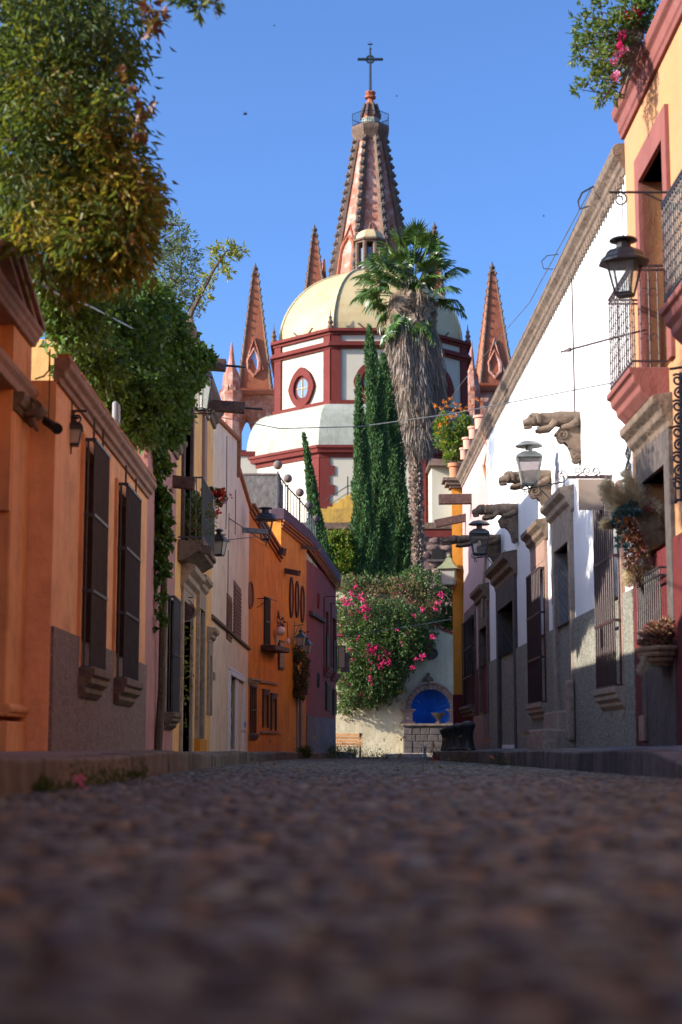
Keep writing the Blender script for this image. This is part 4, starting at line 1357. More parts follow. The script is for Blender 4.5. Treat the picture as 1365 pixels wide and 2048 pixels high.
spout(h5, P(562, 1140, 47.8), P(599, 1147, 47.5), .16, .16, M['brownstone'])
spout(h5, P(594, 1093, 49.8), P(640, 1099, 49.4), .11, .11, M['zinc'])
# lantern on the long scroll arm (fixed to the cream wall)
LT = lantern('open black street lantern on a long scrolled arm over the cream and orange walls', P(531, 1079, 41.5), f4.p(f4.sz(457, 1095)[0] + .0, 0, P(457, 1095, 41.5).z), w=.25, wb=.14, h=.50, rot=.78, roof='dome', m='iron')
# globe lamps
gl = thing('globe_lamp', 'pink white globe lamp with a smaller bulb hanging off the dark mask ornament', 'lamp', P(563, 1275, 46.5))
MB().ball(P(562, 1262, 46.5), .135).build('globe', M['globe'], gl, smooth=True)
MB().ball(P(576, 1283, 46.4), .06, .06, .09).build('bulb', M['globe'], gl, smooth=True)
b = MB().tube([P(562, 1250, 46.5), P(560, 1238, 46.6), P(548, 1232, 47.0), P(540, 1234, 47.3)], .015, 5)
b.tube([P(560, 1238, 46.6), P(575, 1245, 46.4), P(576, 1276, 46.4)], .012, 5)
b.build('stem', M['iron'], gl)
mk = MB()                                              # carved horned mask on the wall
mc = P(548, 1246, 46.9)
mk.ball(mc, .13, .1, .2)
for sx in (-1, 1):
    mk.tube([mc + Vector((sx * .06, 0, .14)), mc + Vector((sx * .14, 0, .27)), mc + Vector((sx * .10 - .02, 0, .42))], [.05, .035, .006], 7)
mk.tube([mc + Vector((0, -.08, .0)), mc + Vector((.03, -.16, -.06)), mc + Vector((.03, -.15, -.12))], [.05, .04, .02], 7)
mk.spiral(mc + Vector((.16, 0, -.1)), (1, 0, 0), (0, 0, 1), .12, .02, 1.6, .02)
mk.spiral(mc + Vector((-.12, 0, -.25)), (1, 0, 0), (0, 0, 1), .1, .02, -1.4, .02)
for k in range(9):
    w_ = k * .7
    mk.ball(mc + Vector((.2 * math.cos(w_) + .1, -.03, .02 + .16 * math.sin(w_))), .035 + .01 * (k % 3), n=6, m=4)
tag(mk.build('carved_mask', M['stone_dark'], smooth=True), 'dark horned mask ornament with curled leaves above the globe lamp', 'ornament')
pots = MB()
for k, px in enumerate((531, 538, 546, 553)):
    c = P(px, 1287, 46.6)
    pots.lathe(c, [(.05, 0), (.075, .1), (.06, .13), (.04, .12)], 9)
    pots.ball(c + Vector((0, 0, .17)), .07, .07, .09, 7, 5)
tag(pots.build('cactus_pots', M['creampot'], smooth=True), 'row of small pale pots on the dark balcony slab below the mask', 'pots')
for i, (px, py, Y) in enumerate(((602, 1292, 48.6), (614, 1306, 49.4))):
    lantern(('teal lantern with milky panes above the trailing plant on the orange wall', 'second teal lantern, half behind the first, against the oxblood wall')[i],
            P(px, py, Y), f5.p(f5.sz(px - 13, py)[0], 0, P(px, py - 42, Y).z), w=.17, wb=.12, h=.25, rot=.5, roof='pyr', m='teal', hang=True, glass='lampglass_milky', scroll=False)

# --- oxblood house at the end of the left row
f6 = Fr((-1.06, 50.4), (-0.18, 58.0), 1)
h6 = thing('oxblood_house', 'dark red house closing the left row with narrow black shuttered windows and grey base', 'house', f6.base())
H6 = P(679, 1158, 58).z - .15
A1 = f6.rect(649, 655, 1222, 1335); A2 = f6.rect(663, 670, 1235, 1345)
A3 = f6.rect(651, 659, 1362, 1420); A4 = f6.rect(665, 671, 1378, 1430)
wall(h6, f6, 0, f6.L, -.6, H6, [tuple(A1) + (.25,), tuple(A2) + (.25,), tuple(A3) + (.1,), tuple(A4) + (.1,)], M['redwall'], back=4)
dz6 = f6.sz(618, 1432)[1]
wall(h6, f6, 0.01, f6.L - .3, -.6, dz6, [], M['greydado'], back=.01, d=.03, name='dado')
for r in (A1, A2):
    surround(h6, f6, r, .22, M['rosetrim'], .05, .45, inset=.24)
    window(h6, f6, r, .22, M['iron'], 1, 2, 'dark')
    sh = MB().fbox(f6, r[0] + .02, r[1] - .02, .02, .10, r[2], r[2] + 1.1).build('shutter', M['blackplastic'], h6)
    sill(h6, f6, r[0], r[1], r[2], M['rosetrim'], 1.1, .25)
for r in (A3, A4):
    s = MB().fbox(f6, r[0], r[1], -.08, .05, r[2], r[3])
    for j in range(8):
        z = r[2] + .05 + (r[3] - r[2] - .1) * j / 8
        s.fbox(f6, r[0] + .05, r[1] - .05, .05, .07, z, z + .06)
    s.build('shutter', M['blackplastic'], h6)
oval(h6, f6, 636, 1187, 1217, .16, 'redwall', 'dark', 'oval_niche')  # both ovals: dark disc painted as shade, no real hollow
oval(h6, f6, 636, 1345, 1376, .18, 'iron_blue', 'dark', 'oval_niche')
MB().fbox(f6, f6.sz(618, 1230)[0], f6.sz(646, 1230)[0], 0, .12, f6.sz(620, 1231)[1], f6.sz(620, 1223)[1]).build('ledge', M['stone_dark'], h6)
b = MB()                                               # sloping purple parapet over the orange and red fronts
pz = [(P(561, 1012, 47.2), P(572, 1003, 47.2))]
pa, pb = f5.p(f5.sz(562, 1012)[0], .12, P(562, 1018, 47.2).z), f6.p(f6.L, .18, P(682, 1150, 58).z)
pm = f5.p(f5.L, .15, 0)
pm.z = pa.z + (pb.z - pa.z) * .30
for q0, q1 in ((pa, pm), (pm, pb)):
    ww = Vector((-.42, 0, 0))
    p = [q0, q1, q1 + ww, q0 + ww]
    b.hexa([x - Vector((0, 0, .30)) for x in p] + [x + Vector((0, 0, .02)) for x in p])
b.build('parapet', M['purple'], h6, bevel=.02)
b = MB()
for k in range(3):
    off = Vector((-.03 - .03 * k, 0, -.34 - .09 * k))
    b.tube([pa + off, pm + off, pb + off], .035, 5)
b.build('cornice', M['orangecap'], h6)
sgn = thing('hanging_sign', 'framed tan sign board hanging off the far end of the oxblood house', 'sign', P(684, 1335, 57))
c0, c1 = P(678, 1293, 57.5), P(690, 1335, 57.5)
MB().box(c0.x, c1.x, 57.5, 57.54, c1.z, c0.z).build('board', M['signtan'], sgn)
b = MB()
for x0, x1, z0, z1 in ((c0.x - .03, c0.x, c1.z - .03, c0.z + .03), (c1.x, c1.x + .03, c1.z - .03, c0.z + .03), (c0.x, c1.x, c0.z, c0.z + .03), (c0.x, c1.x, c1.z - .03, c1.z)):
    b.box(x0, x1, 57.49, 57.55, z0, z1)
b.build('frame', M['iron'], sgn)
b = MB().tube([P(672, 1273, 57.5), P(725, 1275, 57.5)], .014, 5)
for px in (679, 689):
    b.tube([P(px, 1273, 57.5), P(px, 1293, 57.5)], .008, 5)
b.build('bracket', M['iron'], sgn)
tag(MB().box(P(682, 1310, 59).x, P(699, 1310, 59).x, 59, 59.05, P(690, 1345, 59).z, P(690, 1305, 59).z).build('hanging_board', M['greydado']),
    'dim grey board hanging behind the framed tan sign', 'sign')
b = MB().tube([P(649, 1193, 55), P(678, 1193, 55)], .014, 5)
b.tube([P(660, 1207, 56), P(690, 1207, 56)], .012, 5)
b.tube([P(677, 1193, 55), P(677, 1207, 55)], .010, 5)
tag(b.build('iron_bracket', M['iron']), 'empty black iron sign bracket above the oxblood house windows', 'bracket')

# grey parapet wall, roof rail with ball finials
gw = thing('roof_block', 'bare grey cement stair block standing on the roof behind the orange house', 'roof block', P(520, 1050, 48.0))
x0, x1 = P(478, 1000, 48.0).x, P(558, 1000, 48.0).x
zg = P(520, 950, 48.0).z
MB().box(x0, x1, 48.0, 51.0, 5.4, zg).build('wall', M['greywall'], gw)
MB().box(x0, x1 + .02, 47.98, 51.02, zg, zg + .05).build('coping', M['greydado'], gw)
rl = thing('roof_railing', 'dark blue grey roof railing stepping down behind the purple parapet', 'railing', P(590, 1050, 51))
posts = [(556, 948, 47.6, 930), (576, 975, 49.3, 957), (600, 1000, 51.2, 985), (618, 1022, 53.4, 1011), (632, 1050, 55.6, 1038)]
b = MB()
tops = []
for px, py, Y, pb_ in posts:
    t = P(px, py, Y); tops.append(t)
    b.tube([t - Vector((0, 0, 1.1)), t + Vector((0, 0, .08))], .025, 6)
b.tube(tops, .022, 6)
b.tube([t - Vector((0, 0, .85)) for t in tops], .02, 6)
for a, c in zip(tops, tops[1:]):
    for k in range(1, 4):
        q = a.lerp(c, k / 4)
        b.tube([q - Vector((0, 0, .85)), q], .012, 5)
b.build('rail', M['iron_blue'], rl)
for px, py, Y, pb_ in posts:
    MB().ball(P(px, pb_, Y), .135, n=14, m=9).build('ball_finial', M['stone_dark'] if px > 600 else M['greydado'], rl, smooth=True)
MB().hexa([(-3.4, 48.5, 5.4), (-1.9, 48.5, 5.4), (-.75, 57.5, 5.4), (-2.4, 57.5, 5.4), (-3.4, 48.5, 6.5), (-1.9, 48.5, 6.5), (-.75, 57.5, 6.1), (-2.4, 57.5, 6.1)]).build('roof_slab', M['greydado'], rl)

# ------------------------------------------------------------------ RIGHT SIDE
# --- apricot house, nearest on the right
r0 = Fr((3.47, 10.0), (3.41, 19.0), -1)
k0 = thing('apricot_house', 'apricot house with rose trim, balconies and a wine red base at the right edge', 'house', (3.6, 15, 0.2))
H0 = P(1249, 268, 18.9).z + .30
nd = r0.rect(1342, 1295, 925, 1270)                    # street window: near, far
ndw = [min(nd[0], nd[1]), max(nd[0], nd[1]), 1.25, r0.sz(1342, 925)[1]]
bdr = [r0.sz(1340, 560)[0] , r0.sz(1290, 560)[0], 4.16, 6.55]
bd2 = [r0.sz(1340, 560)[0] - 3.5, r0.sz(1340, 560)[0] - 2.4, 4.2, 6.4]
OP0 = [tuple(ndw) + (.32,), tuple(bdr) + (.32,), tuple(bd2) + (.32,)]
wall(k0, r0, 0, r0.L, -.6, H0, OP0, M['apricot'])
wall(k0, r0, 0, r0.L - .01, -.6, 2.32, [tuple(ndw) + (.1,), (ndw[0] - .2, ndw[1] + .2, -.6, 3.4, .03)], M['winedado'], back=.01, d=.035, name='dado')
b = MB().mould(r0, [(-.3, 0), (.04, 0), (.05, .06), (.07, .08), (.08, .2), (.13, .24), (.15, .34), (-.3, .37)], 0, r0.L + .04, H0 - .32)
b.build('cornice', M['rosetrim'], k0, bevel=.012)
for r in (bdr, bd2):
    surround(k0, r0, r, .2, M['rosetrim'], .05, .32, inset=.3)
    dq = door(k0, r0, r, .3, M['shutter'], 2, 4, 'balcony_door')
rb0 = Fr((3.6, -16.0), (3.48, 9.98), -1)
wall(k0, rb0, 0, rb0.L, -.6, H0, [(14, 15.2, 1.1, 3.2), (19, 20.2, 1.1, 3.2)], M['apricot'])
wall(k0, rb0, 0.01, rb0.L, -.6, 2.32, [(14, 15.2, 1.1, 3.2, .03), (19, 20.2, 1.1, 3.2, .03)], M['winedado'], back=.01, d=.035, name='dado')
for s0_ in (14, 19):
    window(k0, rb0, (s0_, s0_ + 1.2, 1.1, 3.2), .28, M['wood'], 1, 2)
def balcony(house, fr, s0, s1, z, D, m_slab, m_rail, hr=1.1, nb=15, twist=True):
    o = MB().mould(fr, [(-.05, 0), (D, 0), (D, -.06), (D - .04, -.08), (D - .05, -.15), (D - .1, -.19), (D - .11, -.25), (D - .2, -.34), (-.05, -.36)], s0 - .03, s1 + .03, z, ret=0).build('balcony', m_slab, house, bevel=.01)
    b = MB()
    d = D - .05
    for k in range(nb + 1):
        a = s0 + (s1 - s0) * k / nb
        b.tube([fr.p(a, d, z), fr.p(a, d, z + hr)], .008, 5)
        for j in range(1, 9):
            b.ball(fr.p(a, d, z + hr * j / 9), .013, .013, .02, 5, 3)
    for a in (s0, s1):
        for k in range(1, 4):
            q = d * k / 4
            b.tube([fr.p(a, q, z), fr.p(a, q, z + hr)], .008, 5)
            for j in range(1, 7):
                b.ball(fr.p(a, q, z + hr * j / 7), .012, .012, .018, 5, 3)
    for zz in (z + .07, z + hr * .96, z + hr):
        b.fbox(fr, s0 - .01, s1 + .01, d - .013, d + .013, zz - .01, zz + .01)
        for a in (s0, s1):
            b.fbox(fr, a - .012, a + .012, 0, d, zz - .01, zz + .01)
    for q in (.3, .75):
        c = fr.p(s0, d * .5, z + hr * q)
        for sx in (-1, 1):
            b.spiral(c + fr.n * .05 * sx, fr.n * -sx, Vector((0, 0, 1)), .05, .02, .8, .006, a0=-1.4)
    b.build('railing', m_rail, o)
    return o
s_n, s_f = r0.sz(1338, 740)[0], r0.sz(1338, 740)[0] + 1.35
zB = P(1270, 737, 16.9).z
balcony(k0, r0, s_n, s_f, zB, .42, M['rosetrim'], M['iron_red'], nb=11)
zB2 = 4.2
balcony(k0, r0, s_n - 3.6, r0.sz(1331, 600, .45)[0], zB2, .5, M['rosetrim'], M['iron'], hr=1.0, nb=17)
surround(k0, r0, ndw, .27, M['stone_dark'], .05, .36, zbase=-.5, inset=.3)
MB().mould(r0, scaled(HOOD, 1.0), ndw[0] - .32, ndw[1] + .34, ndw[3] + .34).build('cornice', M['stone'], k0, bevel=.012)
MB().fbox(r0, ndw[0], ndw[1], -.3, .04, -.5, ndw[2]).build('window_apron', M['stone_dark'], k0)
window(k0, r0, ndw, .26, M['wood_warm'], 1, 2, 'glass')
MB().fbox(r0, ndw[0] + .02, ndw[0] + .55, -.24, -.2, ndw[2], ndw[3] - .1).build('shutter', M['wood_warm'], k0)
MB().fbox(r0, ndw[1] + .0, ndw[1] + .3, .05, .09, .27, .55).build('plinth_block', M['stone_pink'], k0, bevel=.01)
b = MB()                                               # knee-high window rail
z0_, z1_ = 1.35, 2.05
for k in range(12):
    a = ndw[0] + (ndw[1] - ndw[0]) * k / 11
    b.tube([r0.p(a, .12, z0_), r0.p(a, .12, z1_)], .009, 5)
for z in (z0_, z0_ + .1, z1_ - .08, z1_):
    b.fbox(r0, ndw[0] - .02, ndw[1] + .02, .105, .135, z - .01, z + .01)
    for a in (ndw[0], ndw[1]):
        b.fbox(r0, a - .01, a + .01, -.01, .12, z - .01, z + .01)
b.build('window_rail', M['iron'], k0)

LR = lantern('large black street lantern with dome hood hanging in front of the red balcony', P(1250, 588, 14.9), r0.p(4.9, 0, P(1250, 384, 14.9).z), w=.185, wb=.10, h=.30, rot=.35, roof='dome', hang=True, m='iron', scroll=True)
b = MB()                                               # long arrow rod
ra_, rb_ = P(1230, 675, 17.6), P(1122, 704, 17.9)
b.tube([ra_ + Vector((.35, 0, .09)), ra_, rb_], .012, 6)
b.tube([rb_ + (ra_ - rb_).normalized() * .12, rb_], [.03, .002], 7)
for k in (.25, .5, .75):
    q = ra_.lerp(rb_, k)
    b.tube([q, q - Vector((0, 0, .05)), q - Vector((-.015, 0, .06))], .004, 4)
tag(b.build('arrow_rod', M['iron_red']), 'long maroon iron rod with an arrow tip and hooks pointing down the white wall', 'rod')
# iron scroll chain lamp bracket at the frame edge
b = MB()
xb = 15.6
for k in range(9):
    q = P(1356 + (k % 2) * 5, 760 + 26 * k, xb)
    sgnn = 1 if k % 2 else -1
    b.spiral(q, (sgnn, 0, 0), (0, 0, 1), .062, .018, 1.4, .012, a0=.8)
b.tube([P(1362, 745, xb), P(1364, 1000, xb)], .015, 6)
b.tube([P(1352, 1000, xb), P(1395, 1000, xb)], .014, 6)
b.tube([P(1352, 950, xb), P(1352, 1000, xb)], .010, 6)
b.ball(P(1352, 1003, xb), .022)
b.tube([P(1340, 738, xb), P(1395, 730, xb)], .014, 6)
tag(b.build('scroll_ironwork', M['iron_blue'], smooth=True), 'black blue chain of iron scrolls at the right edge below the upper balcony', 'ironwork')

# --- white house
r1 = Fr((3.41, 19.0), (3.24, 35.85), -1)
k1 = thing('white_house', 'long white house with grey pebbledash base, stone hoods and animal spouts', 'house', (3.5, 27.0, 0.2))
HW = 7.14
W2 = [r1.sz(1228, 1180, .13)[0], r1.sz(1191, 1180, .13)[0], .93, 3.3]
D2 = [r1.sz(1147, 1250)[0], r1.sz(1118, 1250)[0], .75, P(1147, 1085, 24.0).z]
W1 = [r1.sz(1082, 1270, .13)[0], r1.sz(1056, 1270, .13)[0], .92, 3.1]
D1 = [r1.sz(1033, 1300)[0], r1.sz(1002, 1300)[0], .25, 2.95]
OPW = [tuple(W2) + (.3,), tuple(D2) + (.5,), tuple(W1) + (.3,), tuple(D1) + (.5,)]
wall(k1, r1, 0, r1.L, -.6, HW, OPW, M['white'])
surr = [(D2[0] - .02, D2[1] + .3, -.6, 3.7, .03), (D1[0] - .3, D1[1] + .3, -.6, 3.4, .03), tuple(W2) + (.03,), tuple(W1) + (.03,)]
wall(k1, r1, .02, r1.L, -.6, 2.02, surr, M['pebble'], back=.01, d=.04, name='dado')
b = MB().mould(r1, [(-.3, -.08), (.02, -.08), (.03, 0), (.06, .03), (.07, .08), (.10, .11), (.14, .15), (.155, .25), (.11, .31), (-.3, .33)], 0, r1.L + .05, HW - .06)
cor = b.build('cornice', M['stone'], k1, bevel=.01)
b = MB()
n = 95
for k in range(n):
    a = .05 + (r1.L - .1) * k / n
    b.fbox(r1, a, a + .09, .015, .06, HW - .23, HW - .15)
b.build('dentil_course', M['stone'], k1, kind='stuff')
for r in (W2, W1):
    window(k1, r1, r, .3, M['shutter'], 1, 2)
    b = MB()
    b.fbox(r1, r[1], r[1] + .07, -.02, .05, r[2], r[3] + .1)
    b.fbox(r1, r[0] - .07, r[0], -.02, .05, r[2], r[3] + .1)
    b.fbox(r1, r[0], r[1], -.02, .05, r[3], r[3] + .1)
    b.build('surround', M['stone_pink'], k1, bevel=.005)
    grille(k1, r1, (r[0], r[1], r[2], r[3] - .03), .13, M['iron_red'], bars=9, rings=4, rad_=.013, cage=.13)
    sill(k1, r1, r[0], r[1], r[2] - .01, M['stone_light'], 1.0, .12)
MB().fbox(r1, W1[0] - .07, W1[1] + .07, -.02, .055, W1[3] + .1, W1[3] + .42).build('lintel', M['stone_pink'], k1)
MB().mould(r1, scaled(HOOD, .95), W1[0] - .18, W1[1] + .18, W1[3] + .42).build('cornice', M['stone'], k1, bevel=.01)
surround(k1, r1, D2, .22, M['stone_light'], .06, .42, hood=1, zbase=.3, hk=1.0, inset=.5)
MB().fbox(r1, D2[0], D2[1], -.5, -.46, D2[2], D2[3]).build('door', M['wood'], k1)
surround(k1, r1, D1, .3, M['stone_dark'], .06, .45, hood=1, hm=M['stone'], zbase=.1, hk=1.25, inset=.5)
door(k1, r1, D1, .5, M['wood_warm'], 2, 5)
for j, (e0, e1, dd_, z_) in enumerate(((D2[0] - .25, D2[1] + .1, .5, .46), (D2[0] - .02, D2[1] + .02, .26, .72))):
    MB().fbox(r1, e0, e1, -.2, dd_, -.3, z_).build('step', M['stone_light'], k1, bevel=.03)
MB().fbox(r1, D2[0] - .36, D2[0] - .14, .05, .16, .3, 1.15).build('jamb_foot', M['stone_light'], k1, bevel=.03)
pl = MB().fbox(r1, r1.sz(1112, 1180)[0], r1.sz(1107, 1180)[0], 0, .025, r1.sz(1110, 1208)[1], r1.sz(1110, 1147)[1])
pl.build('plaque', M['brownstone'], k1)
b = MB()
for (x, ya, ym, yb) in ((1149, 507, 640, 828),):
    a = r1.sz(x, ym)[0]
    b.tube([r1.p(a + .02, .02, r1.sz(x, ya)[1]), r1.p(a, .02, r1.sz(x, ym)[1]), r1.p(a - .02, .02, r1.sz(x, yb)[1])], .011, 5)
b.build('conduit', M['iron_red'], k1)
for px, py in ((1075, 1165), (1077, 1203)):
    MB().tube([r1.p(r1.sz(px, py)[0], 0, r1.sz(px, py)[1]), r1.p(r1.sz(px, py)[0], .06, r1.sz(px, py)[1])], .02, 6).build('hook', M['iron'], k1)
# loops of cable on the roof edge
b = MB()
q = r1.p(r1.sz(1180, 395, .2)[0], .2, r1.sz(1180, 395, .2)[1])
b.tube([P(1188, 372, 20.3), P(1165, 385, 20.3), P(1157, 402, 20.3), P(1160, 418, 20.3), P(1178, 412, 20.3)], .014, 5)
b.tube([P(1118, 508, 23.0), P(1095, 511, 23.0), P(1084, 522, 23.0), P(1088, 537, 23.0), P(1107, 538, 23.0)], .008, 5)
tag(b.build('roof_cable', M['iron_blue']), 'loops of loose cable sticking out over the white house cornice', 'cable')

def dog_spout(fr, px_w, px_t, py_t, label, k=1.0, group='carved animal water spouts'):
    """stone animal lying out from the wall on a scroll bracket"""
    s = fr.sz(px_w, py_t)[0]
    Y = fr.p(s, 0, 0).y
    root = fr.p(s, 0, 0)
    tip = P(px_t, py_t, Y)
    L = (root.x - tip.x)
    z = tip.z
    T = thing('animal_spout', label, 'water spout', (root.x, Y, z), group)
    y = Vector((0, 1, 0)); up = Vector((0, 0, 1))
    X = Vector((-1, 0, 0))
    o = Vector((root.x, Y, z + .0))
    def q(a, c, w=0):
        return o + X * (a * L) + up * (c * k) + y * w
    b = MB()
    b.tube([q(-.15, .05), q(.1, .05), q(.35, .045), q(.5, .05), q(.66, .03), q(.74, .03)], [.115 * k, .115 * k, .12 * k, .10 * k, .115 * k, .08 * k], 10)
    b.ball(q(.80, .045), .10 * k, .095 * k, .10 * k, 10, 7)                   # head
    b.tube([q(.84, .03), q(.94, -.005), q(1.0, -.01)], [.075 * k, .058 * k, .045 * k], 8)   # muzzle
    b.tube([q(.86, -.045), q(.95, -.07), q(.985, -.065)], [.045 * k, .032 * k, .022 * k], 7)  # lower jaw
    for w in (-1, 1):
        b.tube([q(.765, .11, w * .06 * k), q(.74, .08, w * .105 * k), q(.735, -.03, w * .11 * k)], [.03 * k, .045 * k, .02 * k], 7)   # ears
        b.ball(q(.875, .085, w * .06 * k), .018 * k, n=6, m=4)
        b.tube([q(.45, .0, w * .09 * k), q(.55, -.09, w * .1 * k), q(.70, -.115, w * .085 * k), q(.77, -.11, w * .08 * k)], [.05 * k, .045 * k, .04 * k, .03 * k], 7)   # forelegs
        b.tube([q(.05, .0, w * .09 * k), q(.2, -.07, w * .105 * k), q(.34, -.09, w * .09 * k)], [.06 * k, .05 * k, .035 * k], 7)
    b.jitter(.006, int(px_w))
    b.build('animal', M['stone'], T, smooth=True, sharp=60)
    c = MB()                                                                # scroll corbel
    H = .42 * k
    pts = [(-.02, -.08), (.42, -.08), (.47, -.13), (.49, -.20), (.46, -.27), (.40, -.30), (.33, -.29), (.26, -.34), (.20, -.42), (.17, -.50), (.13, -.56), (.06, -.58), (-.02, -.55)]
    c.prism([(a * L * .85, d_ * k) for a, d_ in pts], lambda a, d_, w: o + X * a + up * d_ + y * w, -.085 * k, .085 * k)
    for w in (-.09, .09):
        c.spiral(o + X * (.38 * L * .85) + up * (-.19 * k) + y * (w * k), X, up, .085 * k, .02, 1.8, .016 * k, a0=0)
        c.spiral(o + X * (.06 * L) + up * (-.53 * k) + y * (w * k), X, up, .05 * k, .015, 1.4, .013 * k, a0=0)
    c.tube([o + X * (.07 * L) + up * (-.53 * k) - y * .085 * k, o + X * (.07 * L) + up * (-.53 * k) + y * .085 * k], .06 * k, 10)
    c.jitter(.004, int(px_w) + 1)
    c.build('corbel', M['stone'], T, bevel=.008)
    return T
dog_spout(r1, 1160, 1047, 845, 'topmost stone dog spout on the white wall, above the white house lantern')
dog_spout(r1, 1102, 998, 960, 'stone animal spout directly behind the mesh sided grey lantern')
dog_spout(r1, 1036, 945, 1024, 'stone dog spout on its scroll corbel between the two lanterns of the white wall')
dog_spout(r1, 1002, 886, 1082, 'farthest stone animal spout, partly hidden by the small blue grey lantern', .85)
lantern('grey street lantern with disc cap and mesh panes on the white house', P(1060, 968, 25.1), r1.p(r1.sz(1130, 985)[0], 0, 4), w=.26, wb=.155, h=.40, rot=.68, roof='disc', m='zinc', barm='iron', glass='lampglass_mesh')
lantern('blue grey lantern with a visible bulb on a thin scroll bracket near the pink house', P(960, 1108, 33.0), r1.p(r1.sz(1012, 1120)[0], 0, 3), w=.27, wb=.17, h=.40, rot=.7, roof='disc', m='iron_blue', barm='iron', bulb=True)

# sign with circular emblem
sg = thing('hanging_sign', 'blank beige rectangular sign hanging from a scrolled arm with a round A emblem', 'sign', P(1195, 1020, 20.4))
Y = 20.4
c0, c1 = P(1157, 957, Y), P(1232, 1020, Y)
MB().box(c0.x, c1.x + .02, Y - .012, Y + .012, c1.z, c0.z - .01).build('board', M['plaquewhite'], sg)
b = MB()
b.box(P(1136, 950, Y).x, c1.x + .18, Y - .014, Y + .014, c0.z, c0.z + .035)
for px, w_, sgn_ in ((1156, .045, 1), (1175, .05, -1), (1192, .045, 1)):
    b.spiral(P(px, 942, Y), (1, 0, 0), (0, 0, 1), .055, .02, 1.15 * sgn_, .007, a0=-1.57)
    b.tube([P(px - 2, 951, Y), P(px + 9, 946, Y), P(px + 16, 937, Y)], .006, 4)
b.tube([P(1240, 878, Y), P(1241, 925, Y), P(1236, 945, Y), P(1222, 954, Y), P(1200, 953, Y)], .026, 8)
b.ball(P(1240, 871, Y), .042)
for yy in (893, 924):
    b.tube([P(1241, yy, Y), P(1262, yy, Y)], .016, 6)
b.build('arm', M['iron_red'], sg)
ec = P(1124, 953, Y)
b = MB().spiral(ec, (1, 0, 0), (0, 0, 1), .072, .072, 1.0, .006, steps=28)
def eT(*pts, r=.005):
    b.tube([ec + Vector((x, 0, z)) for x, z in pts], r, 4)
eT((0, .062), (-.028, -.045)); eT((0, .062), (.028, -.045)); eT((-.016, -.0), (.016, .0))
eT((-.062, -.03), (-.045, -.012), (-.03, -.045)); eT((.062, -.03), (.045, -.012), (.03, -.045)); eT((-.02, .035), (0, .05), (.02, .035))
eT((.072, 0), (.1, 0), r=.012)
b.build('emblem', M['iron_red'], sg)
b = MB()
rgt = random.Random(8)
for k in range(5):
    x = 1255 + k * 1.2
    b.tube([P(x, 828 + 6 * j + 0, 19.1) + Vector((.02 * math.sin(j * 1.3 + k), 0, 0)) for j in range(22)], .009, 4)
tag(b.build('cable_bundle', M['blackplastic']), 'bundle of black cables running down the joint of white and apricot houses', 'cables')

# --- pink house
r2 = Fr((3.24, 35.85), (3.20, 43.0), -1)
k2 = thing('pink_house', 'pale pink house with dark red base between the white house and the yellow corner', 'house', (3.4, 39.4, 0.2))
HP = HW - .02
PW = [r2.sz(953, 1300)[0], r2.sz(933, 1300)[0], P(951, 1408, 38.8).z, P(952, 1228, 38.8).z]
PD = [r2.sz(979, 1330)[0], r2.sz(964, 1330)[0], .25, P(978, 1250, 36.2).z]
OPP = [tuple(PW) + (.25,), tuple(PD) + (.4,)]
wall(k2, r2, 0, r2.L, -.6, HP, OPP, M['pink'])
wall(k2, r2, 0.01, r2.L, -.6, 2.02, [tuple(PW) + (.03,), (PD[0] - .18, PD[1] + .18, -.6, 3.2, .03)], M['winedado'], back=.01, d=.03, name='dado')
MB().mould(r2, [(-.3, -.08), (.02, -.08), (.03, 0), (.06, .03), (.07, .08), (.10, .11), (.14, .15), (.155, .25), (.11, .31), (-.3, .33)], .06, r2.L, HP - .06).build('cornice', M['stone'], k2, bevel=.01)
window(k2, r2, PW, .2, M['wood_grey'], 0, 3, 'glass_blue')
grille(k2, r2, PW, .1, M['iron'], bars=6, rings=4, rad_=.013, cage=.1)
surround(k2, r2, PW, .1, M['stone'], .04, .3)
sill(k2, r2, PW[0], PW[1], PW[2], M['stone'], 1.1, .15)
surround(k2, r2, PD, .2, M['stone'], .06, .5, hood=1, zbase=-.2, hk=1.1, inset=.4)
door(k2, r2, PD, .4, M['shutter'], 1, 4)
MB().fbox(r2, PD[0] - .3, PD[1] + .3, .0, .18, -.1, .9).build('jamb_foot', M['stone_pink'], k2, bevel=.02)
spout(k2, P(958, 998, 40.2), P(878, 999, 40.2), .22, .24, M['brownstone'])
spout(k2, P(934, 1035, 42.0), P(870, 1048, 42.0), .2, .2, M['brownstone'])
spout(k2, P(930, 1078, 38.0), P(884, 1084, 38.0), .16, .16, M['brownstone'])
b = MB()
b.tube([P(976, 895, 36.1), P(970, 880, 36.1), P(966, 866, 36.1), P(972, 850, 36.0), P(977, 848, 36.0)], .012, 5)
b.tube([P(974, 905, 36.2), P(969, 930, 36.4)], .016, 5)
b.tube([P(968, 930, 36.4), P(975, 962, 36.4)], .035, 6)
b.build('cable', M['orangecap'], k2)
lc = thing('down_pipe', 'peeling pale downpipe on the pink wall beside its joint with the white house', 'pipe', P(968, 1200, 36.6))
MB().tube([P(972, 1108, 36.4), P(968, 1160, 36.5), P(965, 1235, 36.6)], .035, 7).build('pipe', M['stone_light'], lc, smooth=True)
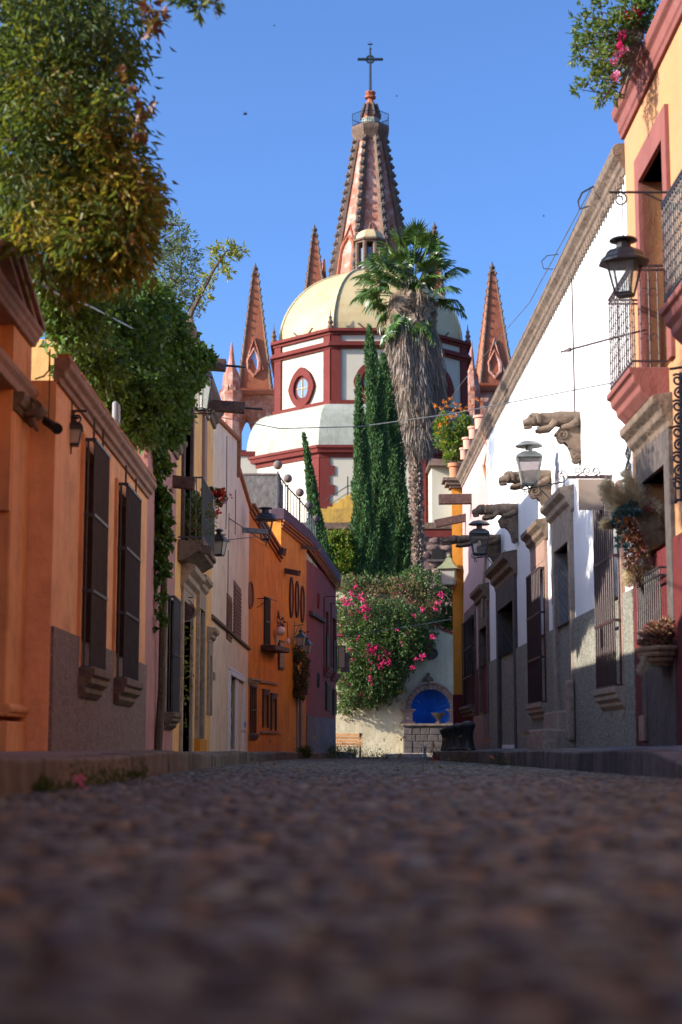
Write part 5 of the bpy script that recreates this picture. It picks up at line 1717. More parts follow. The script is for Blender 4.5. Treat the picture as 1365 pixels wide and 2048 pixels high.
for k, (px, py, Y, w_, h_, mm) in enumerate(((963, 832, 37.2, .17, .62, 'clay_pink'), (948, 855, 38.4, .13, .55, 'clay_pink'), (937, 880, 39.8, .14, .45, 'clay_pink'), (929, 897, 41.2, .11, .38, 'clay_pink'))):
    t = P(px, py, Y)
    c = Vector((t.x, Y, HP + .3))
    hh = max(.3, t.z - c.z)
    p_ = MB().lathe(c, [(w_ * .85, 0), (w_ * .9, hh * .8), (w_ * 1.12, hh * .84), (w_ * 1.12, hh), (w_ * .9, hh), (w_ * .85, hh * .9)], 14).build('clay_pot', M[mm], smooth=True)
    tag(p_, ('tallest pale clay pot on the pink house roof edge, nearest the white house', 'second pale clay pot on the pink roof edge, just beyond the tallest', 'third pale clay pot on the pink roof edge, a short rimmed one',
             'farthest small clay pot on the pink roof edge beside the flowering shrub')[k], 'flower pot', 'clay pots along the pink roof edge')

# --- yellow corner house
k3 = thing('yellow_house', 'egg yolk yellow corner pier with dark red foot ending the right row', 'house', (3.1, 44, 0.1))
xy = P(904, 1000, 43.2).x
def q8(x0, x1, x2, y0, y1, z0, z1):
    return MB().hexa([(x0, y0, z0), (x1, y0, z0), (x1, y1, z0), (x2, y1, z0), (x0, y0, z1), (x1, y0, z1), (x1, y1, z1), (x2, y1, z1)])
q8(xy, 7.0, xy + .75, 43.2, 52, 1.55, HP - .12).build('wall', M['yellow'], k3)
q8(xy - .02, 7.02, xy + .73, 43.18, 52.02, -.6, 1.56).build('dado', M['winedado'], k3)
b = MB().box(xy - .06, 3.4, 43.1, 43.6, HP - .12, HP - .04)
b.box(xy - .16, 3.4, 43.05, 43.7, HP - .04, HP + .06)
b.box(xy - .24, 3.4, 43.0, 43.75, HP + .06, HP + .15)
b.build('cornice', M['stone'], k3, bevel=.01)
pt_ = P(911, 945, 43.3)
p_ = MB().lathe((pt_.x, 43.35, HP + .15), [(.14, 0), (.16, .3), (.2, .33), (.2, .42), (.17, .42)], 14)
tag(p_.build('clay_pot', M['clay'], smooth=True), 'bright orange terracotta pot on the yellow corner pier holding the shrub', 'flower pot')
lantern('pale green yellow pagoda lantern on the yellow corner wall', P(899, 1170, 43.0), (xy + .02, 43.3, 4.2), w=.26, wb=.23, h=.42, rot=.5, roof='pagoda', m='patina', barm='iron', glass='lampglass_milky')

# bollards along the kerb
prof = [(.15, 0), (.155, .03), (.13, .06), (.10, .16), (.09, .26), (.105, .35), (.14, .42), (.15, .45), (.145, .47), (.12, .50), (.02, .53)]
names = ['nearest and largest of the five dark waisted bollards on the right kerb', 'second bollard from the near end of the dark row', 'middle one of the five dark bollards on the kerb',
         'fourth dark bollard from the near end of the row', 'farthest and smallest of the five dark bollards']
b0 = None
for k, (px, Y) in enumerate(((937, 30.0), (918, 32.4), (906, 34.4), (899, 36.2), (893, 38.0))):
    c = P(px, 1490, Y)
    loc = Vector((c.x, Y, gz(Y) + .21))
    if b0 is None:
        b0 = thing('bollard', names[0], 'bollard', loc, 'dark iron bollards on the right kerb')
        MB().lathe(loc, [(a * .88, z) for a, z in prof], 16).build('post', M['bollard'], b0, smooth=True)
        for j in range(8):
            w_ = j * math.pi / 4
            MB().tube([loc + Vector((r_ * .9 * math.cos(w_), r_ * .9 * math.sin(w_), z)) for r_, z in prof[2:8]], .008, 5).build('rib', M['bollard'], b0)
    else:
        q = copy_tree(b0)
        q.location = loc
        q['label'] = names[k]

# ------------------------------------------------------------------ END OF THE STREET: garden wall with niche, bench, steps
YF = 66.0
fw = thing('garden_wall', 'cream garden wall with a sweeping red coping closing the street', 'wall', (2.0, YF, -.2))
ctr = P(862, 1448, YF)
rr = P(902, 1448, YF).x - ctr.x
zsp = P(862, 1378, YF).z - rr
zsl = P(862, 1448, YF).z
def ztop(x):
    px = 682.5 + x * 3280 / YF
    t = [(-400, 1190), (700, 1180), (800, 1190), (850, 1225), (868, 1247), (885, 1262), (905, 1269), (925, 1266), (945, 1250), (970, 1215), (1100, 1200)]
    for (a, ya), (c, yc) in zip(t, t[1:]):
        if px <= c:
            y_ = ya + (yc - ya) * max(0, px - a) / (c - a)
            return P(px, y_, YF).z
    return P(px, 1200, YF).z
b = MB(); cpg = MB()
xs = sorted(set([-12 + .5 * k for k in range(50)] + [ctr.x + rr * math.cos(math.pi * k / 24) for k in range(25)] + [P(px, 1300, YF).x for px in range(800, 960, 6)]))
for a, c in zip(xs, xs[1:]):
    if c - a < 1e-4:
        continue
    def lo(x):
        d_ = abs(x - ctr.x)
        return zsp + math.sqrt(max(0, rr * rr - d_ * d_)) if d_ <= rr + 1e-6 else None
    inn = abs((a + c) / 2 - ctr.x) < rr
    za_, zc_ = (lo(a), lo(c)) if inn else (-.8, -.8)
    if za_ is None or zc_ is None:
        za_ = zc_ = zsp
    b.hexa([(a, YF, za_), (c, YF, zc_), (c, YF + .5, zc_), (a, YF + .5, za_), (a, YF, ztop(a)), (c, YF, ztop(c)), (c, YF + .5, ztop(c)), (a, YF + .5, ztop(a))])
    if inn:
        b.hexa([(a, YF, -.8), (c, YF, -.8), (c, YF + .5, -.8), (a, YF + .5, -.8), (a, YF, zsl), (c, YF, zsl), (c, YF + .5, zsl), (a, YF + .5, zsl)])
    cpg.hexa([(a, YF - .06, ztop(a)), (c, YF - .06, ztop(c)), (c, YF + .56, ztop(c)), (a, YF + .56, ztop(a)), (a, YF - .06, ztop(a) + .09), (c, YF - .06, ztop(c) + .09), (c, YF + .56, ztop(c) + .09), (a, YF + .56, ztop(a) + .09)])
b.build('wall', M['farcream'], fw)
cpg.build('coping', M['redcap'], fw)
# shell niche
b = MB()
nw = 30
def shell(phi, t):
    f = 1 + .035 * abs(math.sin(phi * 11))
    return Vector((ctr.x + rr * f * math.cos(phi) * t, YF + .05 + .45 * math.sqrt(max(0, 1 - t * t)) * f + .02, zsp - .1 + (rr + .1) * f * math.sin(phi) * t))
for i in range(66):
    p0_, p1_ = math.pi * i / 66, math.pi * (i + 1) / 66
    for j in range(8):
        t0_, t1_ = j / 8, (j + 1) / 8
        b.add([shell(p0_, t0_), shell(p1_, t0_), shell(p1_, t1_), shell(p0_, t1_)], [(0, 1, 2, 3)])
for i in range(16):
    a0, a1 = math.pi * i / 16, math.pi * (i + 1) / 16
    q = [(ctr.x + rr * math.cos(a), YF + .05 + .47 * math.sin(a)) for a in (a0, a1)]
    b.add([(q[0][0], q[0][1], zsl - .1), (q[1][0], q[1][1], zsl - .1), (q[1][0], q[1][1], zsp - .1), (q[0][0], q[0][1], zsp - .1)], [(0, 1, 2, 3)])
b.build('shell_niche', M['niche'], fw)
# fountain: voussoirs, piers, crest, bowl, basin
ft = thing('wall_fountain', 'stone wall fountain with arched frame round the cobalt blue shell niche', 'fountain', (ctr.x, YF - .4, -.2))
nv = 15
for k in range(nv):
    a0, a1 = math.pi * k / nv + .012, math.pi * (k + 1) / nv - .012
    q = MB()
    for i0, i1 in ((a0, (a0 + a1) / 2), ((a0 + a1) / 2, a1)):
        pts = []
        for dy in (-.14 - (.02 if k % 2 else 0), .02):
            for a, r_ in ((i0, rr * .98), (i1, rr * .98), (i1, rr * 1.26), (i0, rr * 1.26)):
                pts.append((ctr.x + r_ * math.cos(a), YF + dy, zsp + r_ * math.sin(a)))
        q.hexa(pts)
    q.build('voussoir', M['stone_pink'], ft, bevel=.012)
b = MB()
n = 28
for k in range(n):
    a0, a1 = math.pi * k / n, math.pi * (k + 1) / n
    q = []
    for dy in (-.22, .0):
        for a, r_ in ((a0, rr * 1.27), (a1, rr * 1.27), (a1, rr * 1.36), (a0, rr * 1.36)):
            q.append((ctr.x + r_ * math.cos(a), YF + dy, zsp + r_ * math.sin(a)))
    b.hexa(q)
b.build('arch_moulding', M['stone_light'], ft)
for sx in (-1, 1):
    c = Vector((ctr.x + sx * rr * 1.15, YF - .1, zsl))
    b = MB()
    for (w_, z0_, z1_) in ((.30, 0, .08), (.22, .08, .12), (.19, .12, zsp - zsl - .14), (.24, zsp - zsl - .14, zsp - zsl - .08), (.32, zsp - zsl - .08, zsp - zsl)):
        b.box(c.x - w_, c.x + w_, YF - .1 - w_ * .5, YF + .01, zsl + z0_, zsl + z1_)
    b.build('pier', M['stone_pink'], ft, bevel=.015)
b = MB()
cc = P(857, 1362, YF - .15)
for k in range(11):
    a = math.pi * (k / 10)
    b.ball(cc + Vector((.17 * math.cos(a), 0, .10 * math.sin(a) + .02)), .055, .06, .07, 7, 5)
b.ball(cc + Vector((0, -.03, .08)), .12, .08, .15, 9, 6)
b.ball(cc + Vector((0, 0, .26)), .08, .05, .07, 8, 5)
b.tube([cc + Vector((0, 0, 0)), cc + Vector((0, 0, -.22))], [.12, .05], 8)
b.build('crest', M['stone'], ft, smooth=True)
b = MB().lathe((P(877, 1448, YF).x, YF - .25, zsl), [(.13, 0), (.14, .05), (.08, .10), (.08, .18), (.22, .32), (.28, .38), (.30, .43), (.26, .43)], 18)
b.build('bowl', M['stone'], ft, smooth=True)
x0, x1 = P(806, 1450, YF).x, P(914, 1450, YF).x
MB().box(x0 - .05, x1 + .05, YF - .75, YF, zsl - .10, zsl).build('basin_rim', M['stone'], ft, bevel=.03)
rgt = random.Random(4)
z = -.35
row = 0
while z < zsl - .12:
    h_ = min(.26, zsl - .11 - z)
    x = x0 + (0 if row % 2 else -.12)
    while x < x1:
        w_ = rgt.uniform(.32, .5)
        e = min(x + w_, x1)
        MB().box(max(x, x0) + .008, e - .008, YF - .68 + rgt.uniform(-.012, .012), YF, z + .006, z + h_ - .006).build('stone_block', M['stone_dark'], ft, bevel=.02)
        x += w_
    z += h_
    row += 1
for zz0, zz1, e in ((-.35, -.02, .35), (-.35, -.14, .7)):
    MB().box(x0 - e, x1 - .3, YF - .75 - e, YF - .7, zz0 - .1, zz1).build('step', M['stone_light'], ft, bevel=.02)
tag(MB().box(P(762, 1500, 61).x, P(852, 1500, 61).x, 60.2, 61, -.6, P(800, 1508, 60.2).z).build('low_step', M['stone_light'], bevel=.02), 'low pale step across the street in front of the fountain', 'step')
hy = MB().lathe((P(850, 1508, 60).x, 60.0, gz(60)), [(.09, 0), (.09, .05), (.05, .08), (.05, .3), (.07, .33), (.02, .4)], 10)
tag(hy.build('standpipe', M['zinc'], smooth=True), 'small silvery standpipe beside the low step', 'standpipe')
oc = P(862, 1307, YF)
ov = thing('oval_window', 'round stone window set in the cream garden wall under the bougainvillea', 'window', oc)
b = MB()
n = 24
for k in range(n):
    a0, a1 = 2 * math.pi * k / n, 2 * math.pi * (k + 1) / n
    q = []
    for dy in (-.1, .0):
        for a, r_ in ((a0, .7), (a1, .7), (a1, 1), (a0, 1)):
            q.append((oc.x + .30 * r_ * math.cos(a), YF + dy, oc.z + .25 * r_ * math.sin(a)))
    b.hexa(q)
b.build('ring', M['stone_dark'], ov)
MB().prism([(.21 * math.cos(2 * math.pi * k / n), .175 * math.sin(2 * math.pi * k / n)) for k in range(n)], lambda a, c, d: Vector((oc.x + a, YF + d, oc.z + c)), -.03, -.004).build('pane', M['greydado'], ov)
# bench
bx0, bx1 = P(668, 1500, 60.5).x, P(726, 1500, 60.5).x
bn = thing('bench', 'sunlit slatted wooden bench half hidden by the end of the left row', 'bench', ((bx0 + bx1) / 2, 60.6, gz(60)))
zb0 = P(700, 1512, 60.5).z
zb1 = P(700, 1487, 60.5).z
gb = -.2
for k in range(4):
    z0_ = gb + .48 + k * .11
    MB().hexa([(bx0 - .4, 60.75 + .02 * k, z0_), (bx1, 60.75 + .02 * k, z0_), (bx1, 60.78 + .02 * k, z0_), (bx0 - .4, 60.78 + .02 * k, z0_), (bx0 - .4, 60.77 + .02 * k, z0_ + .09), (bx1, 60.77 + .02 * k, z0_ + .09), (bx1, 60.8 + .02 * k, z0_ + .09), (bx0 - .4, 60.8 + .02 * k, z0_ + .09)]).build('back_slat', M['bench'], bn, bevel=.006)
for k in range(4):
    MB().box(bx0 - .4, bx1, 60.3 + .11 * k, 60.39 + .11 * k, gb + .42, gb + .45).build('seat_slat', M['bench'], bn, bevel=.006)
for x in (bx0 - .3, bx1 - .12):
    for y_ in (60.34, 60.72):
        MB().box(x, x + .06, y_, y_ + .06, gb - .3, gb + .42).build('leg', M['bollard'], bn)
    MB().box(x, x + .06, 60.8, 60.84, gb + .42, gb + .92).build('leg', M['bollard'], bn)

# ------------------------------------------------------------------ garden terrace, rubble retaining wall, stairs
YT = 90.0
zt_top = P(760, 1058, YT).z
hill = MB()
hill.box(-60, 70, YF + .55, YT, -.6, 3.2)
hill.box(-120, 130, YT + .6, 260, -.6, zt_top - .3)
hl = hill.build('hill', M['earth'], origin=(0, 100, 0)); hl['kind'] = 'structure'
rw = thing('retaining_wall', 'dark reddish rubble stone retaining wall below the church terrace', 'wall', (4, YT, 3.2))
MB().box(-30, 40, YT, YT + .7, 2.8, zt_top).build('core', M['rubble'], rw)
MB().box(-30, 40, YT - .12, YT + .75, zt_top, zt_top + .35).build('coping', M['chstone'], rw)
MB().box(-30, 40, YT - .05, YT, zt_top - .45, zt_top - .02).build('band', M['chred'], rw)
def rubble(x0, x1, z0, z1, yy, size, name, parent, seed, mm, limit=None):
    rg2 = random.Random(seed)
    out = []
    z = z0
    while z < z1:
        x = x0 + rg2.uniform(0, size)
        hh = size * rg2.uniform(.6, .85)
        while x < x1:
            w_ = size * rg2.uniform(.7, 1.4)
            b = MB()
            n = 7
            c = (x + w_ / 2, z + hh / 2)
            rs = [rg2.uniform(.8, 1.05) for _ in range(n)]
            for dy, q in ((0.02, 1.0), (-.05, .95), (-.10, .6)):
                for i in range(n):
                    a = 2 * math.pi * i / n
                    b.v.append((c[0] + w_ * .48 * q * rs[i] * math.cos(a), yy + dy + rg2.uniform(-.01, .01), c[1] + hh * .52 * q * rs[i] * math.sin(a)))
            for j in range(2):
                for i in range(n):
                    a = j * n + i; d_ = j * n + (i + 1) % n
                    b.f.append((a, d_, d_ + n, a + n))
            b.f.append(tuple(2 * n + i for i in range(n)))
            out.append(b)
            x += w_
        z += hh
    return out
big = rubble(P(835, 1100, YT).x, P(925, 1100, YT).x, 5.2, zt_top - .5, YT, .62, 'stone', rw, 3, None)
big.sort(key=lambda b: -len(b.v))
for b in big[:290]:
    b.build('stone', M['rubblestone'], rw, smooth=True)
rest = MB()
for b in rubble(P(640, 1100, YT).x, P(835, 1100, YT).x, 6.5, zt_top - .5, YT, .7, 'stone', rw, 4, None) + big[290:]:
    rest.add(b.v, b.f)
rest.build('stones', M['rubblestone'], rw, smooth=True, kind='stuff')
nb_ = P(876, 1109, YT)
b = MB().box(nb_.x - .32, nb_.x + .32, YT - .14, YT - .02, nb_.z - .28, nb_.z + .28)
b.build('opening', M['dark'], rw)  # dark box on the wall face, painted as the shade of an opening
MB().box(nb_.x - .6, nb_.x + .7, YT - .3, YT - .02, nb_.z - .42, nb_.z - .3).build('ledge', M['stone_dark'], rw)

st = thing('stair_wall', 'mustard yellow stepped stair wall with a thin rail left of the cypresses', 'stair', P(675, 1045, 91.5))
ysx = [(644, 1024), (655, 1016), (666, 1008), (677, 1000), (689, 993), (700, 989), (728, 985)]
b = MB()
for (pa_, ya_), (pb_, yb_) in zip(ysx, ysx[1:]):
    a, c = P(pa_, ya_, 91.5), P(pb_, ya_, 91.5)
    MB().box(a.x, c.x, 91.0, 94, zt_top - .2, a.z).build('step', M['ychurch'], st)
MB().box(P(636, 1040, 90.9).x, P(742, 1040, 90.9).x, 90.72, 90.95, zt_top + .35, P(690, 1018, 90.9).z).build('wall', M['ychurch'], st)
b = MB()
t0 = [P(646, 1005, 91.6), P(660, 995, 91.6), P(696, 972, 91.6), P(728, 972, 91.6)]
b.tube(t0, .03, 5)
b.tube([p - Vector((0, 0, .4)) for p in t0], .02, 5)
b.tube([P(696, 953, 91.6), P(696, 990, 91.6)], .04, 5)
b.build('handrail', M['iron'], st)

# ------------------------------------------------------------------ CHURCH
YC = 112.0
cx0 = P(741, 800, YC).x
def zc(py, Y=YC):
    return P(741, py, Y).z
def mpx(n, py, Y=YC):
    return n * Y / (FPX * CP - (1024 - py) * SP)
ch = thing('church', 'domed church with red trimmed white octagonal drum and a yellow ribbed dome', 'church', (cx0, YC, zt_top - .3))
A0 = math.pi / 8
def octa(mb, R, z0, z1, R1=None, cx=None, cy=None):
    cx = cx0 if cx is None else cx
    cy = YC if cy is None else cy
    mb.lathe((cx, cy, 0), [(R, z0), (R if R1 is None else R1, z1)], 8, A0)
    return mb
def opt(R, k, cy=YC, cx=None):
    a = A0 + k * math.pi / 4
    return Vector(((cx0 if cx is None else cx) + R * math.cos(a), cy + R * math.sin(a), 0))
RD = mpx(186, 750) / .9239
RL = mpx(238, 960) / .9239
def zd_(py):
    return P(741, py, YC - 6.2).z
zl0, zl1 = zt_top - .3, P(741, 905, YC - 8.3).z
octa(MB(), RL, zl0, zl1).build('lower_wall', M['chwhite'], ch)
# quoins of the lower octagon: alternating red blocks
for k in range(8):
    p0_ = opt(RL, k)
    z = zl0
    j = 0
    while z < zl1 - .05:
        h_ = .62
        ext = .95 if j % 2 else .65
        q = MB()
        for kk in (k - 1, k + 1):
            e = opt(RL, kk)
            u = (e - p0_).normalized()
            nrm = (p0_ + u * .5 - Vector((cx0, YC, 0)))
            mid_ = (opt(RL, k) + opt(RL, kk)) / 2 - Vector((cx0, YC, 0))
            nrm = mid_.normalized()
            a, c = p0_ + nrm * .07, p0_ + u * ext + nrm * .07
            a2, c2 = p0_ - nrm * .1, p0_ + u * ext - nrm * .1
            q.hexa([a + Vector((0, 0, z)), c + Vector((0, 0, z)), c2 + Vector((0, 0, z)), a2 + Vector((0, 0, z)),
                    a + Vector((0, 0, min(z + h_, zl1))), c + Vector((0, 0, min(z + h_, zl1))), c2 + Vector((0, 0, min(z + h_, zl1))), a2 + Vector((0, 0, min(z + h_, zl1)))])
        if k in (4, 5, 6, 7):
            q.build('quoin', M['chred'], ch)
        z += h_
        j += 1
b = MB()
for (ra_, rb_, z0_, z1_) in ((.10, .10, zl1 - .3, zl1), (.35, .40, zl1, zl1 + .28), (.5, .5, zl1 + .28, zl1 + .45)):
    octa(b, RL + ra_, z0_, z1_, RL + rb_)
b.build('lower_cornice', M['chred'], ch)
zb0_, zb1_ = zl1 + .45, zd_(812)
prof = []
for i in range(9):
    t = i / 8
    prof.append((RD + .25 + (RL + .2 - RD - .25) * math.cos(t * math.pi / 2) ** .8, zb0_ + (zb1_ - zb0_) * math.sin(t * math.pi / 2)))
MB().lathe((cx0, YC, 0), prof, 8, A0).build('vault_skirt', M['chroof'], ch)
b = MB()
octa(b, RD + .22, zb1_ - .05, zb1_ + .32)
b.build('drum_base', M['chred'], ch)
zd0, zd1 = zb1_ + .32, zd_(698)
octa(MB(), RD, zd0, zd_(665)).build('drum_wall', M['chwhite'], ch)
for k in range(4, 8):
    p0_ = opt(RD, k)
    q = MB()
    for kk in (k - 1, k + 1):
        e = opt(RD, kk)
        u = (e - p0_).normalized()
        nrm = ((p0_ + e) / 2 - Vector((cx0, YC, 0))).normalized()
        a, c, a2, c2 = p0_ + nrm * .12, p0_ + u * .62 + nrm * .12, p0_ - nrm * .1, p0_ + u * .62 - nrm * .1
        q.hexa([v + Vector((0, 0, zd0)) for v in (a, c, c2, a2)] + [v + Vector((0, 0, zd_(665))) for v in (a, c, c2, a2)])
    q.build('pilaster', M['chred'], ch)
b = MB()
octa(b, RD + .18, zd1 - .05, zd1 + .12)
octa(b, RD + .42, zd1 + .12, zd1 + .28)
octa(b, RD + .3, zd1 + .28, zd1 + .42)
b.build('drum_cornice', M['chred'], ch)
b = MB()
ztc = zd_(670)
octa(b, RD + .2, ztc - .05, ztc + .14)
octa(b, RD + .4, ztc + .14, ztc + .34)
b.build('top_cornice', M['chred'], ch)
# round windows with scalloped red frames
for k in range(4, 7):
    e0, e1 = opt(RD, k), opt(RD, k + 1)
    c = (e0 + e1) / 2
    nrm = (c - Vector((cx0, YC, 0))).normalized()
    u = (e1 - e0).normalized()
    wz = zd_(766)
    c = Vector((c.x, c.y, wz))
    n = 32
    rw_, rh_ = 1.02, 1.2
    ringb = MB()
    def lob(a):
        return 1 + .10 * (abs(math.cos(2 * a)) ** 6)
    for i in range(n):
        a0, a1 = 2 * math.pi * i / n, 2 * math.pi * (i + 1) / n
        q = []
        for dd_ in (-.05, .22):
            for a, f_ in ((a0, .70), (a1, .70), (a1, lob(a1) * 1.08), (a0, lob(a0) * 1.08)):
                q.append(c + u * (rw_ * f_ * math.cos(a)) + Vector((0, 0, rh_ * f_ * math.sin(a))) + nrm * dd_)
        ringb.hexa(q)
    wd = ringb.build('round_window', M['chred'], ch)
    rec = MB()
    for i in range(n):
        a0, a1 = 2 * math.pi * i / n, 2 * math.pi * (i + 1) / n
        rec.add([c + u * (rw_ * .72 * f_ * math.cos(a)) + Vector((0, 0, rh_ * .72 * f_ * math.sin(a))) + nrm * dd_ for a, f_, dd_ in ((a0, 1, .1), (a1, 1, .1), (a1, .72, .012), (a0, .72, .012))], [(0, 1, 2, 3)])
    rec.build('reveal', M['chred'], wd)
    MB().prism([(rw_ * .54 * math.cos(2 * math.pi * i / n), rh_ * .54 * math.sin(2 * math.pi * i / n)) for i in range(n)], lambda a, d_, t: c + u * a + Vector((0, 0, d_)) + nrm * t, .004, .03).build('pane', M['glass_blue'], wd)
    g = MB()
    g.tube([c + nrm * .05 - Vector((0, 0, .62)), c + nrm * .05 + Vector((0, 0, .62))], .04, 5)
    g.tube([c + nrm * .05 - u * .52, c + nrm * .05 + u * .52], .04, 5)
    g.build('glazing_bar', M['dome'], wd)
# dome
zd_s = ztc + .34
RM = RD * .955
zap = zc(548)
prof = [(RM * math.cos(t) + .0, zd_s + (zap - zd_s) * math.sin(t)) for t in [math.pi / 2 * i / 14 for i in range(15)]]
MB().lathe((cx0, YC, 0), prof[:-1] + [(.4, prof[-1][1])], 8, A0).build('dome', M['dome'], ch)
for k in range(3, 9):
    a = A0 + k * math.pi / 4
    MB().tube([Vector((cx0 + (r_ + .02) * math.cos(a), YC + (r_ + .02) * math.sin(a), z)) for r_, z in prof[:-2]], .09, 6).build('dome_rib', M['dome_rib'], ch, smooth=True)
# finials round the drum
def finial(c, h, m, parent, name='finial'):
    b = MB().lathe(c, [(h * .16, 0), (h * .16, h * .12), (h * .09, h * .2), (h * .15, h * .32), (h * .07, h * .48), (h * .10, h * .56), (h * .04, h * .66), (.005, h)], 7)
    return b.build(name, m, parent)
for k in range(8):
    p_ = opt(RD + .15, k); p_.z = ztc + .34
    finial(p_, 1.35, M['chstone'], ch)
for k in (4, 5, 6):
    for t in (.5,):
        a, c = opt(RD, k), opt(RD, k + 1)
        p_ = a.lerp(c, t); p_.z = ztc + .34
        b = MB()
        u = (c - a).normalized()
        b.tube([p_ - u * .9 + Vector((0, 0, .4)), p_ - u * .5 + Vector((0, 0, .06)), p_, p_ + u * .5 + Vector((0, 0, .06)), p_ + u * .9 + Vector((0, 0, .4))], .07, 5)
        b.build('crest', M['chstone'], ch)
# lantern cupola on the dome
cl = MB()
zla, zlb, zlc = zap - .3, zc(489), zc(459)
RC = mpx(31, 500)
octa(MB(), RC * .62, zla, zlb).build('cupola_core', M['dark'], ch)
for k in range(8):
    p_ = opt(RC * .86, k)
    MB().tube([p_ + Vector((0, 0, zla)), p_ + Vector((0, 0, zlb))], .17, 7).build('cupola_column', M['chstone'], ch)
    a, c = opt(RC * .72, k), opt(RC * .72, k + 1)
    if k in (4, 5, 6):
        q = a.lerp(c, .5)
        MB().hexa([a.lerp(c, .25) + Vector((0, -.04, zla + .5)), a.lerp(c, .75) + Vector((0, -.04, zla + .5)), q + Vector((0, .1, zla + .5)), q + Vector((0, .12, zla + .5)),
                   a.lerp(c, .25) + Vector((0, -.04, zlb - .4)), a.lerp(c, .75) + Vector((0, -.04, zlb - .4)), q + Vector((0, .1, zlb - .4)), q + Vector((0, .12, zlb - .4))]).build('cupola_pane', M['glass_blue'], ch)
b = MB()
octa(b, RC * 1.0, zlb - .05, zlb + .1)
octa(b, RC * 1.15, zlb + .1, zlb + .24)
octa(b, RC * 1.05, zla - .1, zla + .45)
b.build('cupola_cornice', M['chstone'], ch)
prof = [(RC * .98 * math.cos(t), zlb + .24 + (zlc - zlb - .24) * math.sin(t)) for t in [math.pi / 2 * i / 7 for i in range(7)]]
MB().lathe((cx0, YC, 0), prof + [(.12, zlc)], 8, A0).build('cupola_dome', M['dome'], ch)
finial(Vector((cx0, YC, zlc - .05)), .7, M['chstone'], ch)
# nave body behind the lower octagon
nv_ = MB().box(cx0 - RL * .7, cx0 + RL * .7, YC, YC + 26, zt_top - .3, zc(960))
nv_.build('nave', M['chwhite'], ch)
# low annexes with grey roofs on the right and a strip on the left
ax = P(915, 940, 100)
b = MB().box(P(905, 940, 100).x, P(985, 940, 100).x, 99, 106, zt_top - .3, P(900, 945, 100).z)
b.build('annex', M['chwhite'], ch)
b = MB().box(P(862, 940, 101).x, P(912, 940, 101).x, 100, 106, zt_top - .3, P(900, 925, 100).z)
b.build('annex', M['chwhite'], ch)
b = MB().hexa([(P(858, 915, 99).x, 99, P(880, 930, 99).z), (P(935, 915, 99).x, 99, P(880, 932, 99).z), (P(935, 915, 99).x, 106, P(880, 918, 99).z), (P(858, 915, 99).x, 106, P(880, 918, 99).z),
               (P(862, 915, 99).x, 99.2, P(880, 915, 99).z), (P(925, 915, 99).x, 99.2, P(880, 922, 99).z), (P(925, 915, 99).x, 106, P(880, 905, 99).z), (P(862, 915, 99).x, 106, P(880, 905, 99).z)])
b.build('annex_roof', M['chstone'], ch)
b = MB().box(P(440, 940, 108).x, P(515, 940, 108).x, 108, 114, zt_top - .3, P(480, 912, 108).z)
b.build('annex', M['chwhite'], ch)
MB().box(P(438, 940, 108).x, P(520, 940, 108).x, 107.9, 114, P(480, 912, 108).z, P(480, 903, 108).z).build('annex_cornice', M['chred'], ch)

# ------------------------------------------------------------------ TOWER with spire
YW = 140.0
tx = P(742, 500, YW).x
tw = thing('bell_tower', 'tall pink gothic spire topped by a balcony and iron cross behind the dome', 'tower', (tx, YW, zt_top - .3))
def zw(py, Y=YW):
    return P(742, py, Y).z
def pxm(n, py, Y=YW):
    return n * Y / (FPX * CP - (1024 - py) * SP)
z_s0, z_s1 = zw(700), zw(280)
R_s0, R_s1 = pxm(106, 700), pxm(27, 280)
NS = 8
TA = math.pi / 8
def sp_pt(R0_, R1_, z0_, z1_, k, t, cx=tx, cy=YW, n=8, ta=TA, ex=0.0):
    a = ta + k * 2 * math.pi / n
    r_ = R0_ + (R1_ - R0_) * t + ex
    return Vector((cx + r_ * math.cos(a), cy + r_ * math.sin(a), z0_ + (z1_ - z0_) * t))
MB().box(tx - 5, tx + 5, YW - 5, YW + 5, zt_top - .3, z_s0 + .5).build('shaft', M['spirepink'], tw)
MB().lathe((tx, YW, 0), [(R_s0, z_s0), (R_s1, z_s1)], 8, TA).build('spire', M['spirepink'], tw)
for k in range(8):
    pts = [sp_pt(R_s0, R_s1, z_s0, z_s1, k, t / 10) for t in range(11)]
    rib = MB().tube(pts, [.52 - .24 * t / 10 for t in range(11)], 6).build('rib', M['chstone'], tw)
    if 3 <= k <= 8 or k == 0:
        ck = MB()
        nck = 24
        for j in range(nck):
            c = sp_pt(R_s0, R_s1, z_s0, z_s1, k, (j + .5) / nck, ex=.35)
            s_ = .36 - .14 * j / nck
            ck.ball(c, s_, s_, s_ * .8, 6, 4)
            ck.tube([c, c + Vector((0, 0, s_ * 1.6))], [s_ * .5, .03], 5)
        ck.build('crockets', M['stone_dark'], rib, kind='stuff')
